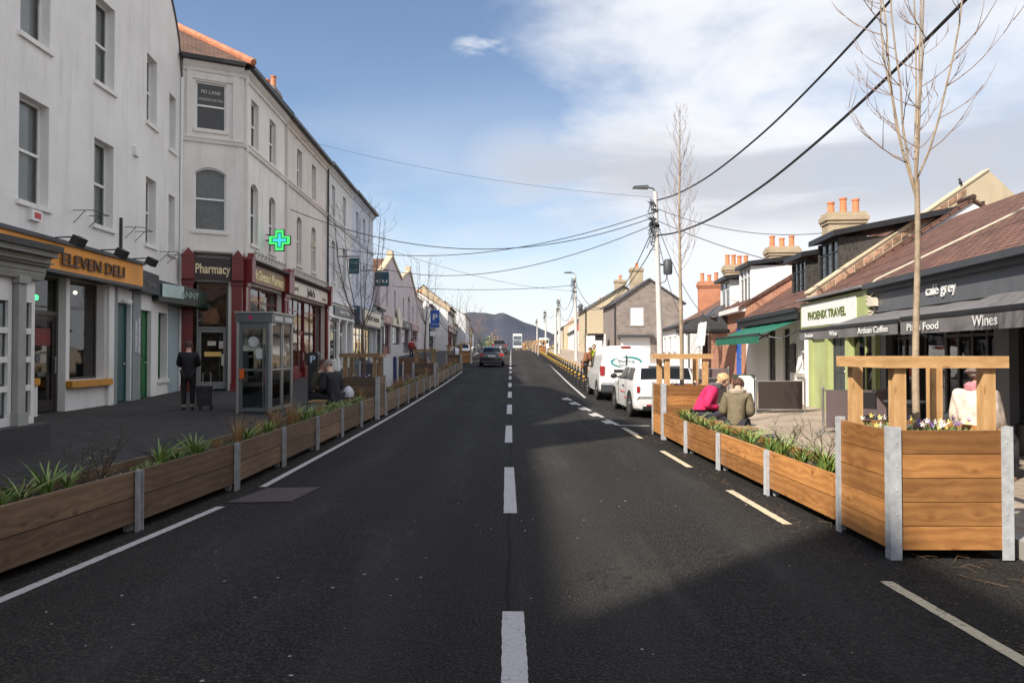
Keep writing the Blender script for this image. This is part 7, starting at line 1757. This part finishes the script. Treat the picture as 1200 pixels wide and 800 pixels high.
def vehicle(name, label, cat, secs, paintm, wheels, wr, glassr, side_panes, extras=None, hwb=None, plate_z=.55, wind=None, lamp=None, plate='', wt=.20, arch=None):
    th = thing(name, label, cat, (0, 0, 0)); S = sorted(secs)
    def st(y):
        y = max(S[0][0], min(S[-1][0], y))
        for a, b in zip(S, S[1:]):
            if y <= b[0]: t = (y-a[0])/(b[0]-a[0]); return [a[i]+(b[i]-a[i])*t for i in range(6)]
    def ring(s):
        y, hw, zb, zl, zr, hr = s; return [(0, zb), (hw*.88, zb), (hw*.97, zb+.06), (hw, zb+.20), (hw, zb+(zl-zb)*.55), (hw*.985, zl-.10*(zl-zb)), (hw*.95, zl), (hw*.95+(hr-hw*.95)*.5, zl+(zr-zl)*.5+.0), (hr, zr-.09*min(1, (zr-zl)/.2)), (hr*.94, zr-.03*min(1, (zr-zl)/.2)), (hr*.75, zr), (0, zr+.015)]
    mb = MB(); ys = sorted({s[0] for s in S}|{S[0][0]+(S[-1][0]-S[0][0])*k/28 for k in range(29)}); R_ = []
    for y in ys:
        r = ring(st(y)); full = [(x, y, z) for x, z in r]+[(-x, y, z) for x, z in reversed(r[1:-1])]
        i0 = len(mb.v); mb.v += [Vector(p) for p in full]; R_.append((i0, len(full)))
    for (a, n), (b, _) in zip(R_, R_[1:]):
        for k in range(n): j = (k+1) % n; mb.f.append([a+k, a+j, b+j, b+k][::-1]); mb.uv.append([(0, 0)]*4)
    a, n = R_[0]; mb.f.append([a+k for k in range(n)]); mb.uv.append([(0, 0)]*n); a, n = R_[-1]; mb.f.append([a+k for k in reversed(range(n))]); mb.uv.append([(0, 0)]*n)
    body = mb.build('body', paintm, th, True)
    def sp(y, t, sx, off=.022):
        s = st(y); r = ring(s); A, B, C = r[6], r[7], r[8]
        x = A[0]+(C[0]-A[0])*t; z = A[1]+(C[1]-A[1])*t; return (sx*(x+off), y, z+.008)
    for (ya, yb, sa, sb) in side_panes:
        for sx in (-1, 1):
            g = MB(); n = 8
            for k in range(n):
                y0, y1 = ya+(yb-ya)*k/n, ya+(yb-ya)*(k+1)/n; sk = lambda y, t: y+(sa*(1-(y-ya)/(yb-ya))+sb*((y-ya)/(yb-ya)))*t
                q = [sp(sk(y0, 0), .10, sx), sp(sk(y1, 0), .10, sx), sp(sk(y1, 1), .93, sx), sp(sk(y0, 1), .93, sx)]
                g.face(q if sx > 0 else q[::-1])
            g.build('side_window', CG, th, True)
    def topglass(ya, yb, nm, m_=.9, off=.012):
        g = MB(); n = 4; 
        for k in range(n):
            y0, y1 = ya+(yb-ya)*k/n, ya+(yb-ya)*(k+1)/n; s0, s1 = st(y0), st(y1); d = -1 if nm == 'rear_window' else 1
            for j in range(4):
                u0, u1 = -m_+2*m_*j/4, -m_+2*m_*(j+1)/4; f = lambda s, u: (s[5]*u, s[0]+d*off, s[4]+.012*(1-abs(u))+off*.6)
                g.face([f(s0, u0), f(s0, u1), f(s1, u1), f(s1, u0)])
        g.build(nm, CG, th, True)
    if glassr: topglass(*glassr, 'rear_window')
    if wind: topglass(*wind, 'windscreen')
    for wy in wheels:
        for sx in (-1, 1):
            hw = st(wy)[1]; xo = hw+.012
            ar = MB(); n = 14; ri, ro = wr*1.03, wr*1.22
            for k in range(n):
                t0, t1 = math.pi*(k/n*1.24-.12), math.pi*((k+1)/n*1.24-.12)
                p = lambda r, t: (wy+r*math.cos(t), wr+r*math.sin(t)); 
                ar.M = Matrix.Identity(4); q = [p(ri, t0), p(ro, t0), p(ro, t1), p(ri, t1)]; ar.hexa([(sx*(hw-.03), *q[0]), (sx*(hw-.03), *q[1]), (sx*(hw-.03), *q[2]), (sx*(hw-.03), *q[3]), (sx*(hw+.012), *q[0]), (sx*(hw+.012), *q[1]), (sx*(hw+.012), *q[2]), (sx*(hw+.012), *q[3])])
            ar.build('wheel_arch', arch or BLACKP, th)
            MB().lathe([(wr*1.05, sx*(hw-.02)), (wr*1.05, sx*(hw+.004))], (0, wy, wr), 24, 'x').build('wheel_well', BLACKP, th)
            w_ = MB().lathe([(wr*.62, sx*(hw-wt+.03)), (wr*.96, sx*(hw-wt+.02)), (wr, sx*(hw-wt+.05)), (wr, sx*(hw-.0)), (wr*.95, sx*(hw+.028)), (wr*.64, sx*(hw+.022))], (0, wy, wr), 24, 'x').build('wheel', TYRE, th, True)
            rb = MB().lathe([(wr*.64, sx*(hw+.006)), (wr*.62, sx*(hw+.024)), (wr*.57, sx*(hw+.012))], (0, wy, wr), 24, 'x')
            for k in range(5):
                t_ = 2*math.pi*k/5+.3; c_, s_ = math.cos(t_), math.sin(t_); px_, pz_ = -s_*wr*.07, c_*wr*.07
                rb.hexa([(sx*(hw+.008), wy+px_, wr+pz_), (sx*(hw+.008), wy-px_, wr-pz_), (sx*(hw+.008), wy+c_*wr*.6-px_, wr+s_*wr*.6-pz_), (sx*(hw+.008), wy+c_*wr*.6+px_, wr+s_*wr*.6+pz_), (sx*(hw+.025), wy+px_, wr+pz_), (sx*(hw+.025), wy-px_, wr-pz_), (sx*(hw+.025), wy+c_*wr*.6-px_, wr+s_*wr*.6-pz_), (sx*(hw+.025), wy+c_*wr*.6+px_, wr+s_*wr*.6+pz_)])
            rb.build('rim', ALLOY, w_)
    return th, st, sp
def mirrors(th, st, y, z, mat):
    for sx in (-1, 1): hw = st(y)[1]; MB().tube([(sx*(hw-.1), y, z), (sx*(hw+.06), y, z+.03)], .02, 6).ball((sx*(hw+.13), y, z+.05), .1, 10, 8, (1, .55, .75)).build('door_mirror', mat, th, True)
# white hatchback
S_ = [(-1.86, .72, .38, .62, .68, .66), (-1.84, .79, .26, .80, .86, .72), (-1.78, .83, .22, .92, .98, .74), (-1.64, .84, .20, .94, 1.34, .68), (-1.42, .845, .18, .95, 1.41, .67), (-.3, .84, .18, .96, 1.43, .67), (.25, .84, .18, .95, 1.40, .66), (.85, .84, .18, .92, .99, .66), (1.5, .82, .20, .86, .92, .66), (1.78, .74, .25, .70, .78, .60), (1.86, .66, .32, .55, .62, .52)]
mi, st, sp = vehicle('parked_car', 'small white hatchback parked behind the tall right planter', 'car', S_, CARW, (-1.22, 1.24), .325, (-1.765, -1.655), [(-1.42, -.62, .12, -.06), (-.56, .52, .05, -.26)], wind=(.40, .82), plate='x')
mirrors(mi, st, .5, 1.0, BLACKP)
for sx in (-1, 1):
    MB().box(sx*.73-.04, sx*.73+.04, -1.865, -1.80, .68, .84).build('tail_light', RED, mi)
    MB().box(sx*.40-.12, sx*.40+.12, -1.885, -1.845, .34, .38).build('reflector', RED, mi)
    MB().box(sx*.846-.004, sx*.846+.004, .45, .455, .30, 1.0).box(sx*.846-.004, sx*.846+.004, -.62, -.615, .30, 1.0).box(sx*.855-.01, sx*.855+.01, -.4, -.2, .80, .83).build('door_seam', BLACKP, mi)
MB().box(-.26, .26, -1.90, -1.86, .50, .62).build('number_plate', PLT, mi); MB().text('131 D 5246', 0, -1.902, .525, .085, .44, .003).build('lettering', BLACKP, mi)
MB().box(-.80, .80, -1.90, -1.80, .24, .46).build('rear_bumper', DGREY, mi) if False else MB().box(-.62, .62, -1.90, -1.84, .24, .33).build('rear_bumper', BLACKP, mi)
MB().text('Home Care', -.02, -1.862, .80, .075, .5, .003).build('lettering', paint('blue_lettering', (.05, .12, .35), .4), mi)
M, W = frame((-.850, -1.0), (-.850, .2)); M = Matrix(((0, 0, 0, 0),)*4) if False else frame((-.856, .5), (-.856, -.6))[0]
MB(M).text('Home Care', .75, -.004, .62, .10, .7, .003).text('01 490 1234' if False else 'Nursing', 1.2, -.004, .48, .07, .35, .003).build('lettering', paint('red_lettering', (.45, .03, .04), .4), mi)
MB().tube([(0, -1.25, 1.42), (0, -1.4, 1.58)], [.006, .003], 5).box(-.45, .45, -1.70, -1.56, 1.365, 1.40).build('roof_spoiler', CARW, mi)
place(mi, (3.94, 20.6, gz(20)-.04), R(1.5))
# white panel van
V_ = [(-2.12, .82, .42, .70, .74, .80), (-2.10, .88, .34, 1.0, 1.06, .84), (-2.06, .90, .30, 1.05, 1.55, .80), (-1.98, .905, .28, 1.06, 1.80, .76), (-1.8, .905, .26, 1.06, 1.86, .75), (.2, .905, .26, 1.05, 1.87, .74), (.75, .90, .26, 1.04, 1.78, .70), (1.35, .90, .26, 1.0, 1.10, .72), (1.9, .86, .28, .92, .98, .70), (2.1, .76, .32, .72, .78, .62), (2.14, .7, .40, .55, .6, .55)]
va, st, sp = vehicle('parked_van', 'white panel van with an oval swirl logo parked ahead of the hatchback', 'van', V_, CARW, (-1.30, 1.38), .32, None, [(.15, 1.0, 0, -.25)], wind=(.85, 1.32))
for sx in (-1, 1):
    MB().box(sx*.81-.075, sx*.81+.075, -2.125, -2.03, .86, 1.18).build('tail_light', RED, va)
mirrors(va, st, .9, 1.12, BLACKP)
MB().box(-.012, .012, -2.122, -2.05, .50, 1.55).build('door_seam', BLACKP, va)
MB().box(-.86, .86, -2.17, -2.08, .34, .56).build('rear_bumper', DGREY, va)
MB().box(-.42, .20, -2.135, -2.10, .98, 1.06).build('handle_bar', BLACKP, va); MB().box(-.30, .22, -2.13, -2.10, .80, .92).build('number_plate', PLT, va); MB().text('08 WW 417', -.04, -2.133, .825, .08, .42, .003).build('lettering', BLACKP, va)
MB().box(-.16, .16, -2.02, -1.97, 1.79, 1.85).build('brake_light', RED, va)
tl = MB(Matrix.Translation((0, -2.075, 1.32)) @ Matrix.Rotation(R(-4), 4, 'X')); TEALG = paint('teal_logo', (.03, .30, .30), .4)
for (a0, a1) in ((2.2, 4.4), (-.9, 1.9)):
    n = 14
    for k in range(n):
        t0, t1 = a0+(a1-a0)*k/n, a0+(a1-a0)*(k+1)/n; w0 = .006+.026*math.sin(math.pi*k/n); w1 = .006+.026*math.sin(math.pi*(k+1)/n)
        f_ = lambda t, r: ((.50+r)*math.cos(t), -.03, (.17+r)*math.sin(t)); tl.face([f_(t0, -w0), f_(t0, w0), f_(t1, w1), f_(t1, -w1)])
tl.build('logo', TEALG, va); MB(Matrix.Translation((0, -2.112, 1.30)) @ Matrix.Rotation(R(-3), 4, 'X')).text('Bearing', 0, 0, .02, .13, .55, .003).text('Services', 0, 0, -.10, .09, .5, .003).build('lettering', paint('slate_lettering', (.06, .16, .20), .4), va)
place(va, (3.84, 26.6, gz(26)-.03), R(.5))
# dark hatchback ahead in the left lane
D_ = [(-2.15, .76, .34, .66, .72, .70), (-2.12, .84, .26, .92, .98, .76), (-2.02, .88, .22, .96, 1.06, .74), (-1.60, .89, .20, .97, 1.36, .62), (-1.25, .89, .20, .97, 1.44, .60), (0, .89, .20, .97, 1.47, .60), (.4, .89, .20, .96, 1.42, .60), (1.15, .88, .20, .93, 1.0, .70), (1.8, .85, .22, .84, .90, .68), (2.1, .74, .28, .64, .70, .6)]
def sedan(label, loc, rz, pm, name='moving_car'):
    c, st, sp = vehicle(name, label, 'car', D_, pm, (-1.32, 1.34), .31, (-1.98, -1.62), [(-1.5, -.25, .18, -.04), (-.18, .85, .03, -.42)], wind=(.5, 1.12))
    for sx in (-1, 1):
        MB().box(sx*.70-.16, sx*.70+.16, -2.15, -2.02, .76, .95).build('tail_light', RED, c); MB().box(sx*.66-.12, sx*.66+.12, 2.02, 2.09, .60, .72).build('headlight', HEADL, c)
    mirrors(c, st, .75, 1.02, pm)
    MB().box(-.26, .26, -2.17, -2.12, .70, .82).build('number_plate', PLT, c); MB().box(-.7, .7, -2.18, -2.10, .28, .42).build('rear_bumper', DGREY, c)
    place(c, loc, rz); return c
c1 = sedan('dark hatchback driving away in the left lane', (-1.50, 55, gz(55)), R(.5), CARD)
c2 = dup(c1, (-4.9, 73, gz(73)), R(180), 'pale car parked facing the camera on the far left')
# pale version uses its own meshes
bpy.data.objects.remove(c2) if False else None
for o in list(c2.children):
    if o.name.startswith(('body', 'door_mirror')): o.data = o.data.copy(); o.data.materials[0] = CARW
# SUV
S2 = [(-2.2, .80, .45, .75, .8, .76), (-2.17, .88, .34, 1.05, 1.12, .80), (-2.08, .92, .30, 1.08, 1.5, .72), (-1.9, .92, .28, 1.08, 1.68, .68), (0, .92, .28, 1.08, 1.72, .68), (.4, .92, .28, 1.06, 1.64, .66), (1.1, .91, .28, 1.04, 1.12, .74), (1.9, .88, .30, .98, 1.04, .72), (2.2, .78, .36, .72, .78, .66)]
su, st, sp = vehicle('moving_car', 'dark tall four wheel drive ahead of the dark hatchback', 'car', S2, CARG, (-1.35, 1.35), .37, (-2.15, -1.95), [(-1.85, -.9, .1, 0), (-.82, .0, 0, 0), (.06, .9, 0, -.3)], wind=(.45, 1.05))
for sx in (-1, 1): MB().box(sx*.78-.1, sx*.78+.1, -2.2, -2.1, .85, 1.15).build('tail_light', RED, su)
mirrors(su, st, .8, 1.15, BLACKP); MB().box(-.26, .26, -2.22, -2.15, .75, .87).build('number_plate', PLT, su); place(su, (-1.55, 92, gz(92)-.02), 0)
# double decker bus, coming towards the camera
bu = thing('double_decker_bus', 'white double decker bus at the far end of the street', 'bus', (0, 0, 0))
bb = MB(); n = 10
bb.prismx([(-5, .35), (5, .35), (5, 4.2), (4.9, 4.35), (-4.8, 4.35), (-5, 4.15)], -1.25, 1.25); bb.build('body', CARW, bu)
BG_ = paint('pale_reflecting_glass', (.10, .12, .14), .1, .1, 2, 0); MB().box(-1.15, 1.15, -5.03, -4.99, 1.15, 2.35).build('windscreen', BG_, bu); MB().box(-1.12, 1.12, -5.03, -4.99, 2.85, 3.8).build('upper_window', BG_, bu)
MB().box(-.7, .7, -5.04, -5.02, 2.46, 2.68).build('destination_board', BLACKP, bu)
MB().box(-1.24, 1.24, -5.05, -4.95, .2, .55).build('bumper', DGREY, bu); MB().box(-1.26, 1.26, -5.015, -4.6, 2.42, 2.72).build('waist_band', paint('bus_blue_band', (.10, .22, .40), .4), bu)
for sx in (-1, 1):
    for (z0_, z1_) in ((1.3, 2.2), (2.9, 3.7)): MB().box(sx*1.255-.005, sx*1.255+.005, -4.7, 4.6, z0_, z1_).build('side_window', CG, bu)
    MB().box(sx*.9-.18, sx*.9+.18, -5.03, -4.99, .6, .8).build('headlight', HEADL, bu)
    for y_ in (-3.2, 2.6): MB().lathe([(.48, sx*1.0), (.48, sx*1.27)], (0, y_, .48), 18, 'x').build('wheel', TYRE, bu)
place(bu, (1.5, 205, gz(205)), 0)
# distant white vans on the right
def boxvan(label, loc, rz):
    c, st, sp = vehicle('parked_van', label, 'van', [(-2.6, .9, .4, 1.1, 1.2, .85), (-2.55, .98, .32, 1.15, 2.3, .90), (-2.4, .98, .3, 1.15, 2.4, .9), (1.0, .98, .3, 1.15, 2.4, .9), (1.5, .97, .3, 1.12, 2.2, .85), (2.1, .96, .3, 1.1, 1.25, .85), (2.6, .85, .36, .8, .9, .75)], CARW, (-1.6, 1.7), .35, None, [(.7, 1.6, 0, -.2)], wind=(1.6, 2.05))
    for sx in (-1, 1): MB().box(sx*.66-.12, sx*.66+.12, 2.55, 2.62, .65, .85).build('headlight', HEADL, c)
    place(c, loc, rz); return c
boxvan('white delivery van facing the camera far on the right', (6.0, 138, gz(138)), R(180))
